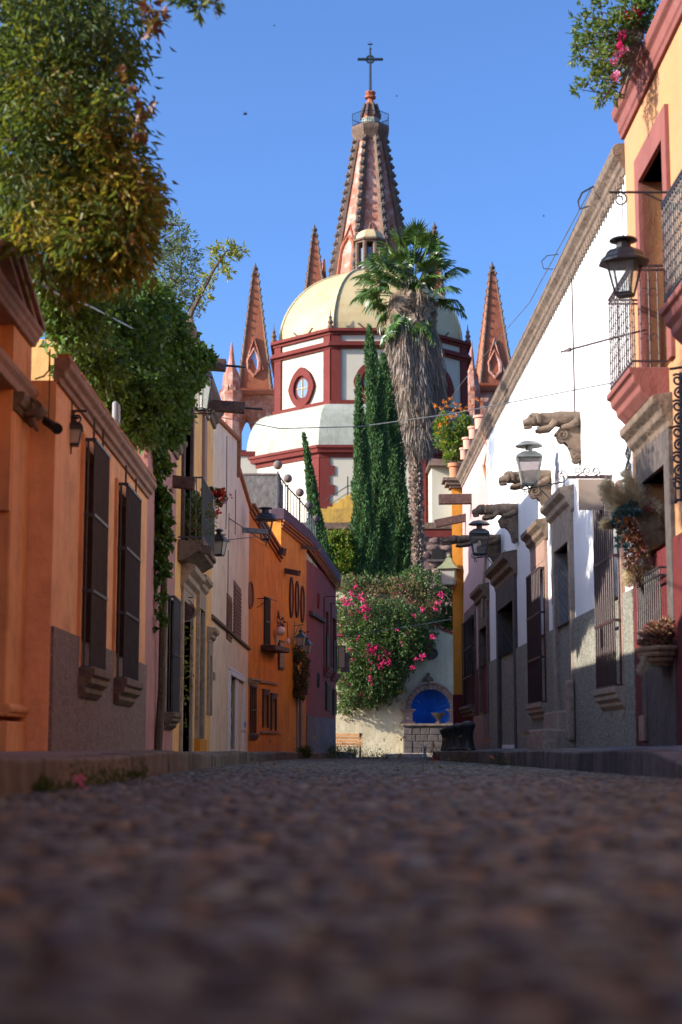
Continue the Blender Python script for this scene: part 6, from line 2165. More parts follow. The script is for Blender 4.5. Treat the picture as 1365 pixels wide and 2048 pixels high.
# gothic niches at the foot of the visible faces
for k in (4, 5, 6):
    t0_, t1_ = .28, .62
    a0, a1 = sp_pt(R_s0, R_s1, z_s0, z_s1, k, t0_), sp_pt(R_s0, R_s1, z_s0, z_s1, k + 1, t0_)
    u = (a1 - a0).normalized()
    c0_ = (a0 + a1) / 2
    b0_, b1_ = sp_pt(R_s0, R_s1, z_s0, z_s1, k, t1_), sp_pt(R_s0, R_s1, z_s0, z_s1, k + 1, t1_)
    c1_ = (b0_ + b1_) / 2
    vv = (c1_ - c0_)
    vl = vv.length
    vv.normalize()
    nrm = u.cross(vv)
    if nrm.dot(c0_ - Vector((tx, YW, c0_.z))) < 0:
        nrm = -nrm
    hw = (a1 - a0).length * .27
    def gp(x, y_, d_):
        return c0_ + u * x + vv * y_ + nrm * d_
    arc = [(-hw, 0), (-hw, vl * .42)] + [(-hw + 2 * hw * (1 - math.cos(t)), vl * .42 + 2 * hw * math.sin(t) * 1.15) for t in (.3, .6, .85)] + [(0, vl * .42 + 2 * hw * 1.05)]
    arc = arc + [(-x, y_) for x, y_ in reversed(arc[:-1])]
    nb = MB().tube([gp(x, y_, .05) for x, y_ in arc], .16, 5)
    nb.tube([gp(-hw - .5, vl * .35, .05), gp(0, vl * .42 + 2 * hw * 1.75, .02), gp(hw + .5, vl * .35, .05)], .13, 5)
    nic = nb.build('niche', M['spireorange'], tw)
    if k == 5:
        MB().prism([(x * .62, y_ * .9) for x, y_ in arc], lambda a, c, d_: gp(a, c, d_), .02, .08).build('opening', M['dark'], nic)  # dark sheet on the spire face in place of a shaded opening
# balcony platform
Rb = pxm(40, 262)
zb_ = zw(280)
b = MB().lathe((tx, YW, 0), [(R_s1 + .1, zb_ - .3), (Rb * .98, zb_ + .6), (Rb, zb_ + .75), (Rb, zb_ + 1.0)], 8, TA)
b.build('platform', M['chstone'], tw)
b = MB()
for k in range(8):
    a, c = opt(Rb - .05, k, YW, tx), opt(Rb - .05, k + 1, YW, tx)
    for j in range(7):
        q = a.lerp(c, j / 7)
        b.tube([q + Vector((0, 0, zb_ + 1)), q + Vector((0, 0, zb_ + 2.15))], .022, 4)
    for zz in (zb_ + 1.08, zb_ + 2.15):
        b.tube([a + Vector((0, 0, zz)), c + Vector((0, 0, zz))], .035, 4)
b.build('railing', M['bluemetal'], tw)
zu0 = zb_ + 1
ru = pxm(19, 250)
MB().lathe((tx, YW, 0), [(ru + .1, zu0), (ru, zu0 + .9)], 8, TA).build('upper_base', M['chroof'], tw)
MB().lathe((tx, YW, 0), [(ru * .92, zu0 + .9), (ru * .55, zw(210)), (ru * .5, zw(207)), (ru * .3, zw(200)), (ru * .3, zw(198)), (ru * .62, zw(196)), (ru * .62, zw(193)), (ru * .35, zw(192)), (ru * .6, zw(186)), (ru * .55, zw(184)), (.1, zw(183))], 8, TA).build('upper_spire', M['spireorange'], tw)
b = MB()
for k in range(8):
    for j in range(5):
        c = sp_pt(ru * .95, ru * .6, zu0 + 1.2, zw(212), k, j / 4, ex=.06)
        b.ball(c, .16, .16, .22, 5, 4)
b.build('crockets', M['stone_dark'], tw, kind='stuff')
b = MB().tube([(tx, YW, zw(186)), (tx, YW, zw(97))], [.13, .09], 6)
cxz = zw(118)
hw_ = pxm(25, 118)
b.tube([(tx - hw_, YW, cxz), (tx + hw_, YW, cxz)], .12, 6)
b.spiral(Vector((tx, YW, cxz)), (1, 0, 0), (0, 0, 1), .33, .33, 1, .1, steps=16)
for sx in (-1, 1):
    for j in range(4):
        b.ball((tx + sx * (.45 + j * .19), YW, cxz), .15, n=6, m=4)
b.ball((tx, YW, zw(97)), .12); b.tube([(tx, YW, zw(97)), (tx, YW, zw(82))], .03, 4)
b.tube([(tx - .22, YW, zw(88)), (tx + .22, YW, zw(88))], .07, 5)
b.build('cross', M['bluemetal'], tw)

def pinnacle(label, px, ytop, ybase, hw, Y, body=None, window=None, mm='spireorange', n=4, crock=True, tip=True):
    """square tapering gothic pinnacle"""
    c = P(px, ybase, Y)
    T = thing('pinnacle', label, 'pinnacle', (c.x, Y, zt_top - .3))
    R = pxm(hw, ybase, Y) * 1.25
    zt_ = P(px, ytop, Y).z
    ta = math.pi / 4 if n == 4 else math.pi / 8
    if n == 4:
        R *= 1.13
    zb2 = c.z
    MB().lathe((c.x, Y, 0), [(R, zb2), (.12 * R, zt_ - .4)], n, ta + .12).build('spire', M[mm], T)
    rb = MB()
    for k in range(n):
        rb.tube([sp_pt(R, .12 * R, zb2, zt_ - .4, k, t / 4, c.x, Y, n, ta + .12) for t in range(5)], [.15, .13, .1, .08, .05], 5)
        if crock:
            nn = int((zt_ - zb2) / .62)
            for j in range(nn):
                rb.ball(sp_pt(R, .12 * R, zb2, zt_ - .4, k, (j + .5) / nn, c.x, Y, n, ta + .12, .06), .13, .13, .16, 5, 3)
    rb.build('ribs', M['chstone' if crock else mm], T)
    if tip:
        MB().lathe((c.x, Y, zt_ - .8), [(.1, 0), (.3, .2), (.14, .4), (.26, .6), (.1, .85), (.02, 1.1)], 7).build('tip', M['stone_dark'], T)
    if body:
        zbb = zt_top - .3
        zbb = zb2 - 1.6
        MB().lathe((c.x, Y, 0), [(R * 1.08, zbb), (R * 1.08, zb2 - .3), (R * 1.2, zb2 - .15), (R * 1.2, zb2)], n, ta + .12).build('base', M[mm], T)
    if window:
        wz = P(px, window, Y)
        fy = Y - R * .62
        fr_ = MB().tube([(c.x - .42, fy, wz.z - .7), (c.x - .45, fy, wz.z), (c.x, fy + .15, wz.z + 1.0), (c.x + .45, fy, wz.z), (c.x + .42, fy, wz.z - .7), (c.x, fy - .1, wz.z - 1.2), (c.x - .42, fy, wz.z - .7)], .15, 5)
        fr_.tube([(c.x - .75, fy, wz.z - .7), (c.x, fy + .2, wz.z + 1.9), (c.x + .75, fy, wz.z - .7)], .1, 5)
        w_ = fr_.build('opening', M['spirepink'], T)
        MB().prism([(-.34, -.6), (0, -1.0), (.34, -.6), (.36, 0), (0, .8), (-.36, 0)], lambda a, d_, t: Vector((c.x + a, fy + .05 + t + max(0, d_) * .12, wz.z + d_)), 0, .08).build('recess', M['skyhole'], w_)  # sky-coloured panel stands in for sky seen through the opening
    return T
M['skyhole'] = surf('painted_sky_blue', (0.22, 0.36, 0.62), (0.20, 0.33, 0.58), 1, rough=.6, bump=0)  # sky colour painted on the panels behind the pinnacle openings
YP = 126.0
pinnacle('large orange pinnacle with an open pointed light left of the dome', 509, 533, 785, 32, YP, body=1, window=728)
pinnacle('large orange pinnacle with an open pointed light right of the dome', 988, 530, 775, 33, YP, body=1, window=732)
pinnacle('tall dark edged pinnacle between the left pinnacle and the spire', 629, 455, 640, 24, 133)
pinnacle('thin orange pinnacle close behind the tall dark edged one', 648, 509, 640, 8, 134, crock=False, tip=False)
pinnacle('slim dark pinnacle poking out above the palm crown on the right', 871, 450, 640, 19, 133)
pinnacle('short pinnacle half hidden behind the palm at the dome edge', 885, 570, 660, 14, 130)
for lab, px, yt, yb, hw in (('small pale stone turret with a cone at the far left of the church', 463, 685, 790, 20), ('small pink turret left of the right hand large pinnacle', 945, 682, 790, 16)):
    c = P(px, yb, YP - 3)
    T = thing('turret', lab, 'turret', (c.x, YP - 3, zt_top - .3))
    R = pxm(hw, yb, YP - 3)
    zz = lambda y_: P(px, y_, YP - 3).z
    MB().lathe((c.x, YP - 3, 0), [(R, zt_top - .3), (R, zz(yb) - .4), (R * 1.15, zz(yb)), (R * 1.1, zz(yb) + .2), (R * .95, zz(yb) + .2), (R * .85, zz(yb - 38)), (R * .45, zz(yb - 55)), (R * .38, zz(yb - 58)), (.05, zz(yt))], 8, .2).build('cone', M['spirepink'], T)
    for k in range(8):
        a = .2 + k * math.pi / 4
        e = Vector((math.cos(a), math.sin(a), 0))
        MB().hexa([Vector((c.x, YP - 3, zz(yb) + .2)) + e * R * .8 + Vector((-e.y, e.x, 0)) * R * .3, Vector((c.x, YP - 3, zz(yb) + .2)) + e * R * .8 - Vector((-e.y, e.x, 0)) * R * .3,
                   Vector((c.x, YP - 3, zz(yb) + .2)) + e * R * 1.0 - Vector((-e.y, e.x, 0)) * R * .3, Vector((c.x, YP - 3, zz(yb) + .2)) + e * R * 1.0 + Vector((-e.y, e.x, 0)) * R * .3,
                   Vector((c.x, YP - 3, zz(yb - 42))) + e * R * .55 + Vector((-e.y, e.x, 0)) * .02, Vector((c.x, YP - 3, zz(yb - 42))) + e * R * .55 - Vector((-e.y, e.x, 0)) * .02,
                   Vector((c.x, YP - 3, zz(yb - 42))) + e * R * .62 - Vector((-e.y, e.x, 0)) * .02, Vector((c.x, YP - 3, zz(yb - 42))) + e * R * .62 + Vector((-e.y, e.x, 0)) * .02]).build('gablet', M['spirepink'], T)
# facade bodies with gothic arches left and right
def gothic_body(label, px0, px1, ytop, Y, arches, steps):
    x0, x1 = P(px0, 850, Y).x, P(px1, 850, Y).x
    z1 = P(px0, ytop, Y).z
    T = thing('gothic_facade', label, 'church facade', ((x0 + x1) / 2, Y, zt_top - .3))
    b = MB()
    holes = []
    for (ax_, ay0, ay1, aw) in arches:
        c = P(ax_, ay1, Y)
        zt2 = P(ax_, ay0, Y).z
        hw2 = pxm(aw, ay1, Y)
        holes.append((c.x, c.z, zt2, hw2))
    xs = sorted([x0, x1] + [h[0] + s * h[3] * f for h in holes for s in (-1, 1) for f in (1, .75, .5, .25)] + [h[0] for h in holes])
    for a, c in zip(xs, xs[1:]):
        m = (a + c) / 2
        h = [h for h in holes if abs(m - h[0]) < h[3]]
        if not h:
            b.box(a, c, Y, Y + 1.2, zt_top - .3, z1)
        else:
            h = h[0]
            f = lambda x: h[2] - (h[2] - h[1]) * .45 * (abs(x - h[0]) / h[3]) ** 1.6
            b.box(a, c, Y, Y + 1.2, zt_top - .3, h[1])
            b.hexa([(a, Y, f(a)), (c, Y, f(c)), (c, Y + 1.2, f(c)), (a, Y + 1.2, f(a)), (a, Y, z1), (c, Y, z1), (c, Y + 1.2, z1), (a, Y + 1.2, z1)])
    b.build('wall', M['spirepink'], T)
    for h in holes:
        pts = [Vector((h[0] + h[3] * 1.12 * s, Y - .08, h[2] + .2 - (h[2] - h[1]) * .45 * abs(s) ** 1.6)) for s in (-1, -.75, -.5, -.25, 0, .25, .5, .75, 1)]
        MB().tube([pts[0] - Vector((0, 0, 1.6))] + pts + [pts[-1] - Vector((0, 0, 1.6))], .14, 6).build('arch', M['spireorange'], T)
        for s in (-1.1, 1.1):
            MB().tube([(h[0] + h[3] * s, Y - .1, h[1] - .5), (h[0] + h[3] * s, Y - .1, h[1] + (h[2] - h[1]) * .5)], .2, 8).build('column', M['spirepink'], T)
    for (pa_, pb_, py, th) in steps:
        MB().box(P(pa_, py, Y).x, P(pb_, py, Y).x, Y - .35, Y + 1.3, P(pa_, py + th, Y).z, P(pa_, py, Y).z).build('moulding', M['spireorange'], T)
    return T
gothic_body('pink gothic church front with pointed arches left of the white drum', 442, 560, 790, YP - 2, [(492, 838, 900, 12), (523, 850, 900, 9)], [(440, 562, 782, 8), (440, 562, 905, 6)])
gothic_body('pink gothic church front strip right of the white drum', 915, 1030, 783, YP - 2, [(975, 850, 920, 12)], [(913, 1032, 775, 8)])

# ------------------------------------------------------------------ VEGETATION
def cloud(blobs, n, seed, m, parent, L, W, name='leaves', per=9, spread=.5, shell=.45, up=0.0, drand=.6, fold=.25, curl=0.0, kind='stuff'):
    pts, dirs = blob_pts(blobs, n, seed, per, spread, shell, up, drand)
    return leaves(name, pts, dirs, L, W, m, parent, seed, fold, kind, curl)
def B(px, py, rpx, Y, ry=None, rz=None):
    c = P(px, py, Y)
    r = S(rpx, Y)
    return (c, (r, (ry if ry is not None else r), (S(rz, Y) if rz else r)))

# --- overhanging tree, top left
t1 = thing('overhanging_tree', 'big leafy tree with yellowing lower leaves hanging over the left houses', 'tree', (-5.2, 14.5, -.4))
MB().tube([(-5.2, 14.5, -.5), (-5.1, 14.4, 2.5), (-4.6, 14.0, 4.4), (-4.0, 13.4, 6.0)], [.28, .22, .17, .08], 9).build('trunk', M['bark'], t1, smooth=True)
b = MB()
for e in ((-2.6, 12.6, 5.0), (-2.9, 12.9, 6.6), (-3.2, 12.5, 4.6), (-2.4, 13.6, 5.6)):
    b.tube([(-4.6, 14.0, 4.4), ((-4.6 + e[0]) / 2, (14 + e[1]) / 2, e[2] * .55 + 2.3), e], [.09, .06, .02], 6)
b.build('branch', M['bark'], t1)
near_b = []
for (px, py, r) in ((20, 60, 120), (130, 40, 110), (230, 40, 70), (60, 200, 120), (180, 170, 85), (235, 120, 45), (50, 330, 110), (160, 300, 95), (225, 240, 60), (240, 320, 55),
                    (40, 430, 80), (130, 420, 90), (215, 400, 75), (270, 370, 45), (180, 500, 70), (240, 480, 62), (280, 450, 35), (90, 510, 55), (275, 510, 35), (295, 380, 26), (-80, 200, 150), (-80, 400, 120), (120, -80, 120)):
    near_b.append(B(px, py, r, (16.6 if py > 380 and px < 140 else 13.3) + random.uniform(-.4, .6), ry=.7))
cloud(near_b, 21000, 21, M['lf_near'], t1, .10, .03, per=9, spread=.85, shell=.15, up=-.75, drand=.5, curl=.15)
cloud([B(px, py, r, 13.0, ry=.5) for px, py, r in ((80, 480, 60), (120, 400, 60), (190, 300, 60), (100, 200, 60), (235, 320, 50), (260, 370, 50), (215, 400, 70), (250, 430, 60), (180, 470, 60), (240, 490, 60), (285, 440, 26), (270, 490, 26), (200, 530, 45), (150, 520, 50), (225, 250, 40), (130, 560, 30), (300, 385, 22))], 4200, 25, M['lf_nearyel'], t1, .105, .032, name='yellowing_leaves', per=9, spread=.9, shell=.1, up=-.75, drand=.5, curl=.15)
cloud([B(px, py, r, Y, ry=.5) for px, py, r, Y in ((40, 150, 150, 14), (130, 330, 130, 14.2), (60, 420, 110, 17), (170, 120, 90, 14))], 5000, 22, M['lf_near'], t1, .12, .05, per=6, shell=.1, up=-.6)
sprig = [B(px, py, r, 11.6, ry=.08) for px, py, r in ((405, 4, 10), (385, -2, 10), (425, 6, 9), (440, 2, 7), (370, 2, 8), (400, 18, 8), (355, -10, 12), (445, 0, 5))]
cloud(sprig, 130, 23, M['lf_near'], t1, .10, .032, per=4, shell=.1, up=-.3)
MB().tube([P(200, -60, 12.2), P(330, -40, 11.8), P(400, 0, 11.6), P(445, 2, 11.6)], [.02, .014, .008, .004], 5).build('branch', M['bark'], t1)
# reddish climber shoots at its edge
cl2 = [B(262, 160, 9, 12.4, ry=.1), B(255, 130, 8, 12.4, ry=.1), B(292, 215, 8, 12.4, ry=.1), B(280, 255, 8, 12.4, ry=.1), B(305, 50, 9, 12.4, ry=.1), B(318, 30, 8, 12.4, ry=.1), B(300, 10, 12, 12.4, ry=.1)]
cloud(cl2, 140, 24, M['lf_redleaf'], t1, .10, .05, per=4, shell=.1, up=-.4)

# --- grey green tree and yellow sprig beyond
t2 = thing('grey_tree', 'thin grey green tree rising behind the ivy', 'tree', (-4.4, 33, -.4))
MB().tube([(-4.4, 33, -.5), (-4.3, 33, 6), (-3.8, 33, 9.5)], [.2, .14, .05], 8).build('trunk', M['bark'], t2)
cloud([B(px, py, r, 33, ry=.8) for px, py, r in ((335, 470, 40), (360, 520, 45), (320, 540, 45), (385, 560, 32), (350, 590, 40), (300, 430, 24), (370, 480, 22), (310, 600, 40), (395, 610, 18))],
      4200, 31, M['lf_olive'], t2, .11, .035, per=8, spread=.6, shell=.2)
t3 = thing('yellow_green_tree', 'loose yellow green branch reaching right from behind the ivy', 'tree', (-4.0, 30, -.4))
MB().tube([(-4.0, 30, -.5), (-3.7, 30, 5.5), P(385, 620, 30), P(430, 535, 30), P(455, 500, 30), P(485, 500, 30)], [.14, .1, .05, .03, .02, .006], 6).build('trunk', M['bark'], t3)
cloud([B(px, py, r, 30, ry=.25) for px, py, r in ((430, 510, 16), (450, 498, 17), (470, 502, 14), (440, 535, 14), (420, 560, 12), (485, 502, 7), (410, 590, 10), (460, 545, 7))],
      650, 32, M['lf_yellow'], t3, .12, .035, per=6, spread=.7, shell=.1, up=-.1)

# --- ivy mass
iv = thing('ivy', 'dense dark ivy spilling over the left roofs and trailing down the mauve wall', 'climbing plant', (-2.55, 23.4, .1))
MB().tube([(-2.55, 23.2, .15), (-2.52, 23.25, 1.0), (-2.5, 23.1, 1.9), (-2.5, 23.3, 3.2), (-2.7, 23.4, 4.6)], [.06, .05, .05, .045, .06], 7).build('stem', M['bark'], iv, smooth=True)
ib = []
for (px, py, r, Y) in ((150, 640, 60, 19), (110, 600, 40, 18.5), (210, 640, 70, 21), (280, 620, 60, 22), (190, 720, 60, 20), (250, 720, 70, 21.5), (320, 670, 50, 22.8), (350, 700, 42, 23.2), (300, 760, 60, 22.6),
                       (230, 790, 45, 20.8), (270, 850, 40, 21.4), (330, 800, 45, 23), (365, 740, 38, 23.6), (395, 715, 25, 23.8), (412, 720, 14, 23.9), (350, 790, 34, 23.6), (300, 880, 32, 22.4), (335, 860, 28, 23.2),
                       (365, 830, 16, 23.8), (310, 930, 26, 22.8), (312, 800, 26, 21.3), (300, 775, 26, 21.0), (322, 825, 18, 21.6), (300, 610, 45, 22.5), (330, 640, 36, 23), (150, 560, 45, 18.5), (90, 560, 30, 18), (210, 570, 40, 20)):
    ib.append(B(px, py, r, Y, ry=min(.7, S(r, Y) + .2)))
cloud(ib, 34000, 41, M['lf_ivy'], iv, .085, .06, per=11, spread=.75, shell=.5, up=-.6, drand=.7)
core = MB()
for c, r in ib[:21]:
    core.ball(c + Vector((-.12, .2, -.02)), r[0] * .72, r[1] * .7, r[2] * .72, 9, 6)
core.jitter(.06, 3).build('dark_inner_core', M['core_fill'], iv)  # solid dark lumps added behind the ivy leaves, not real stems
tb = []
for k, (px, py, r) in enumerate(((308, 960, 24), (318, 1000, 26), (312, 1040, 26), (322, 1080, 22), (308, 1110, 22), (318, 1140, 20), (302, 1165, 13), (330, 1040, 12), (322, 1195, 8), (318, 1225, 9), (328, 1245, 6), (313, 1255, 5), (326, 1000, 14), (300, 1000, 12))):
    tb.append(B(px, py, r, 22.9, ry=.14, rz=r * 1.1))
cloud(tb, 3600, 42, M['lf_ivy'], iv, .075, .06, name='trailing_leaves', per=7, spread=.6, shell=.1, up=-.8)
tb = [B(px, py, r, 24.0, ry=.1, rz=r * 2.2) for px, py, r in ((348, 880, 8), (360, 865, 9), (372, 850, 6), (385, 760, 10), (400, 770, 6), (345, 930, 6), (402, 745, 9))]
cloud(tb, 420, 43, M['lf_ivy'], iv, .07, .055, name='trailing_leaves', per=5, spread=.6, shell=.1, up=-1)

# garden foliage seen through the open gateway of the ochre house
gd_ = thing('garden_shrub', 'green shrub in sun-bright leaf colour glimpsed through the open gateway of the ochre house', 'shrub', (-2.9, 27.6, .1))
gg = f3.p((gate[0] + gate[1]) / 2, -.35, 1.6)
pts, dirs = blob_pts([(gg, (.25, .5, 1.5))], 3000, 44, 6, .6, .1)
leaves('leaves', pts, dirs, .08, .04, M['lf_yellow'], gd_, 44)  # brighter leaf colour stands in for sunlight on these shaded leaves

# --- geraniums and balcony plants
for i, (px, py, Y, r, lab) in enumerate(((424, 1003, 28.4, 20, 'cream pot of red geraniums hung on the balcony rail'), (432, 1025, 28.8, 13, 'smaller pinkish pot below the cream geranium pot'))):
    c = P(px, py, Y)
    T = thing('flower_pot', lab, 'flower pot', c)
    rr_ = S(r, Y) * .62
    MB().lathe(c - Vector((0, 0, rr_)), [(rr_ * .55, -rr_ * .3), (rr_ * .85, rr_ * .9), (rr_ * 1.0, rr_ * .95), (rr_ * 1.0, rr_ * 1.25), (rr_ * .85, rr_ * 1.25)], 14).build('pot', M['creampot' if i == 0 else 'clay_pink'], T, smooth=True)
    if i == 0:
        cloud([B(px, py - 18, 20, Y, rz=8), B(px - 12, py + 12, 14, Y), B(px + 16, py - 5, 12, Y), B(px - 18, py + 30, 10, Y), B(px - 30, py + 10, 12, Y, rz=26)], 1100, 51, M['lf_shrub'], T, .05, .045, per=6, shell=.1)
        cloud([B(x, y_, q, Y - .1) for x, y_, q in ((407, 975, 5), (414, 982, 5), (410, 988, 5), (428, 985, 5), (436, 983, 6), (446, 981, 6), (443, 990, 6), (441, 1001, 5), (405, 1014, 6), (412, 1029, 6), (440, 1015, 4), (439, 1023, 4), (423, 984, 4))],
              620, 52, M['fl_red'], T, .035, .035, name='blossoms', per=6, shell=.1)
        cloud([B(x, y_, 3.5, Y - .1) for x, y_ in ((462, 992), (455, 998), (451, 1002))], 60, 53, M['fl_pink'], T, .03, .03, name='pink_blossoms', per=5, shell=.1)
bp = thing('balcony_plants', 'dry tangled potted plants standing on the ochre balcony behind the rail', 'plants', f3.p(1.2, .2, zb + .02))
pts, dirs = blob_pts([(f3.p(.95 + .3 * k, .2, zb + .25), (.14, .16, .22)) for k in range(7)] + [(f3.p(1.3 + .3 * k, .28, zb + .65), (.12, .2, .2)) for k in range(5)], 1500, 54, 6, .7, .1)
leaves('leaves', pts, dirs, .07, .03, M['lf_bougdry'], bp, 54)
pts, dirs = blob_pts([(f3.p(1.0 + .25 * k, .2, zb + .5), (.16, .16, .4)) for k in range(6)], 1500, 55, 6, .7, .1)
leaves('green_leaves', pts, dirs, .07, .04, M['lf_shrub'], bp, 55)

# --- trailing plant under the teal lanterns
tp = thing('hanging_plant', 'bushy trailing plant in a bracket basket hanging down beside the teal lanterns', 'hanging plant', P(600, 1320, 48.9))
pb_ = [B(px, py, r, 48.9, ry=.25, rz=rz) for px, py, r, rz in ((590, 1320, 9, 12), (602, 1312, 10, 10), (588, 1350, 7, 22), (610, 1345, 6, 30), (598, 1370, 5, 28), (585, 1385, 4, 14), (606, 1380, 6, 20), (594, 1300, 9, 8), (612, 1325, 6, 8))]
cloud(pb_, 2600, 56, M['lf_wine'], tp, .07, .03, per=6, spread=.6, shell=.1, up=-.8)
cloud(pb_, 2600, 57, M['lf_ivy'], tp, .07, .035, name='green_leaves', per=6, spread=.6, shell=.1, up=-.8)

# --- bougainvillea over the garden wall
bg_ = thing('bougainvillea', 'huge bougainvillea with magenta flowers tumbling over the cream garden wall', 'climbing plant', (.4, YF - .2, -.2))
MB().tube([(1.3, YF + .9, 3.1), (1.2, YF + .6, 5.0), (1.0, YF + .1, 6.4)], [.12, .1, .07], 7).build('stem', M['bark'], bg_)
bb = []
for (px, py, r, Y) in ((690, 1190, 28, 66), (720, 1185, 32, 66.3), (755, 1195, 32, 66.5), (790, 1195, 32, 66.6), (825, 1195, 30, 66.6), (850, 1205, 26, 66.5), (870, 1225, 20, 66.3),
                       (700, 1235, 38, 65.4), (745, 1240, 42, 65.2), (790, 1240, 42, 65.2), (830, 1245, 34, 65.4), (860, 1255, 18, 65.7), (700, 1290, 38, 65.2), (740, 1300, 42, 65.0), (785, 1295, 42, 65.0),
                       (822, 1285, 34, 65.2), (850, 1285, 18, 65.5), (700, 1340, 34, 65.3), (738, 1350, 36, 65.2), (775, 1345, 36, 65.2), (800, 1330, 26, 65.4), (700, 1385, 26, 65.5), (735, 1388, 26, 65.5),
                       (765, 1380, 26, 65.5), (790, 1370, 18, 65.6), (690, 1415, 14, 65.7), (720, 1408, 14, 65.7), (668, 1250, 30, 66), (668, 1330, 30, 66)):
    bb.append(B(px, py, r, Y, ry=min(.7, S(r, Y) + .1)))
cloud(bb, 34000, 61, M['lf_boug'], bg_, .10, .06, per=9, spread=.5, shell=.6, up=-.35)
cloud(bb[15:26], 6000, 62, M['lf_boug'], bg_, .13, .04, name='drooping_leaves', per=8, spread=.6, shell=.7, up=-1.2)
cloud([B(px, py, r, Y, ry=.8) for px, py, r, Y in ((690, 1172, 18, 66.3), (720, 1170, 20, 66.3), (750, 1178, 22, 66.3), (785, 1178, 24, 66.4), (820, 1178, 24, 66.4), (850, 1192, 22, 66.3), (800, 1210, 30, 66), (740, 1200, 26, 66), (845, 1225, 22, 66), (780, 1188, 20, 66), (868, 1215, 16, 66))],
      6000, 63, M['lf_bougdry'], bg_, .09, .055, name='faded_bracts', per=8, spread=.7, shell=.3, up=.3)
cloud(bb, 1600, 64, M['lf_bougdry'], bg_, .09, .06, name='faded_bracts', per=4, spread=.3, shell=.97)
fl_ = [(724, 1195, 8), (690, 1202, 8), (735, 1215, 8), (722, 1220, 7), (734, 1229, 8), (705, 1226, 5), (745, 1297, 11), (752, 1301, 9), (737, 1303, 7), (775, 1305, 6), (740, 1326, 5), (776, 1325, 7), (760, 1332, 6), (845, 1312, 6),
       (867, 1273, 6), (824, 1334, 6), (740, 1358, 5), (797, 1173, 5), (873, 1215, 6), (883, 1190, 6), (845, 1220, 4), (700, 1300, 5), (718, 1280, 6), (682, 1268, 5), (830, 1232, 4), (795, 1260, 4), (762, 1318, 8), (707, 1188, 5), (712, 1170, 4), (700, 1205, 6), (878, 1205, 5), (833, 1320, 4)]
cloud([B(x, y_, r, 64.45, ry=.12) for x, y_, r in fl_], 1900, 65, M['fl_magenta'], bg_, .06, .055, name='blossoms', per=6, spread=.8, shell=.1)
sh_ = [B(px, py, r, 66.1, ry=.2) for px, py, r in ((684, 1158, 6), (700, 1152, 7), (712, 1160, 6), (733, 1152, 6), (747, 1162, 8), (770, 1158, 7), (788, 1165, 6), (808, 1160, 8), (836, 1165, 7), (852, 1172, 7), (868, 1185, 8), (880, 1240, 7), (874, 1262, 7), (870, 1290, 6), (858, 1310, 6), (838, 1322, 8), (822, 1340, 7), (812, 1356, 7), (806, 1385, 5), (795, 1398, 5), (775, 1408, 6), (750, 1418, 6), (730, 1430, 5), (702, 1436, 6), (684, 1440, 5))]
cloud(sh_, 1500, 610, M['lf_boug'], bg_, .11, .05, name='stray_shoots', per=6, spread=1.1, shell=.1)
cloud(bb, 420, 66, M['fl_magenta'], bg_, .07, .065, name='blossoms', per=5, spread=.25, shell=.98)
cloud([B(x, y_, r, 67.2, ry=.5) for x, y_, r in ((880, 1230, 26), (905, 1240, 22), (925, 1225, 24), (895, 1205, 24), (860, 1170, 30), (830, 1160, 26), (905, 1180, 24))], 5000, 67, M['lf_boug'], bg_, .12, .06, per=8, shell=.3)
cloud([B(x, y_, r, 67.0, ry=.3) for x, y_, r in ((905, 1248, 18), (922, 1240, 14), (912, 1200, 8))], 900, 68, M['lf_bright'], bg_, .12, .06, per=8, shell=.3)
cloud([B(x, y_, r, 66.9, ry=.3) for x, y_, r in ((880, 1225, 8), (870, 1238, 7), (860, 1228, 8))], 300, 69, M['lf_wine'], bg_, .08, .06, per=8, shell=.3)

# --- bright tree behind the wall, left of the cypresses
t4 = thing('lime_tree', 'sunlit lime green tree between the stair wall and the bougainvillea', 'tree', (P(675, 1100, 76).x, 76, 3.2))
MB().tube([(P(675, 1100, 76).x, 76, 3.0), (P(678, 1100, 76).x, 76, 6.5), (P(676, 1100, 76).x, 76, 8.5)], [.16, .12, .05], 7).build('trunk', M['bark'], t4)
cloud([B(px, py, r, 76, ry=.7) for px, py, r in ((662, 1078, 15), (685, 1085, 22), (700, 1105, 20), (670, 1110, 24), (690, 1130, 22), (660, 1140, 20), (650, 1100, 14), (678, 1072, 10), (700, 1140, 14))], 7000, 71, M['lf_bright'], t4, .15, .085, per=8, spread=.5, shell=.5)

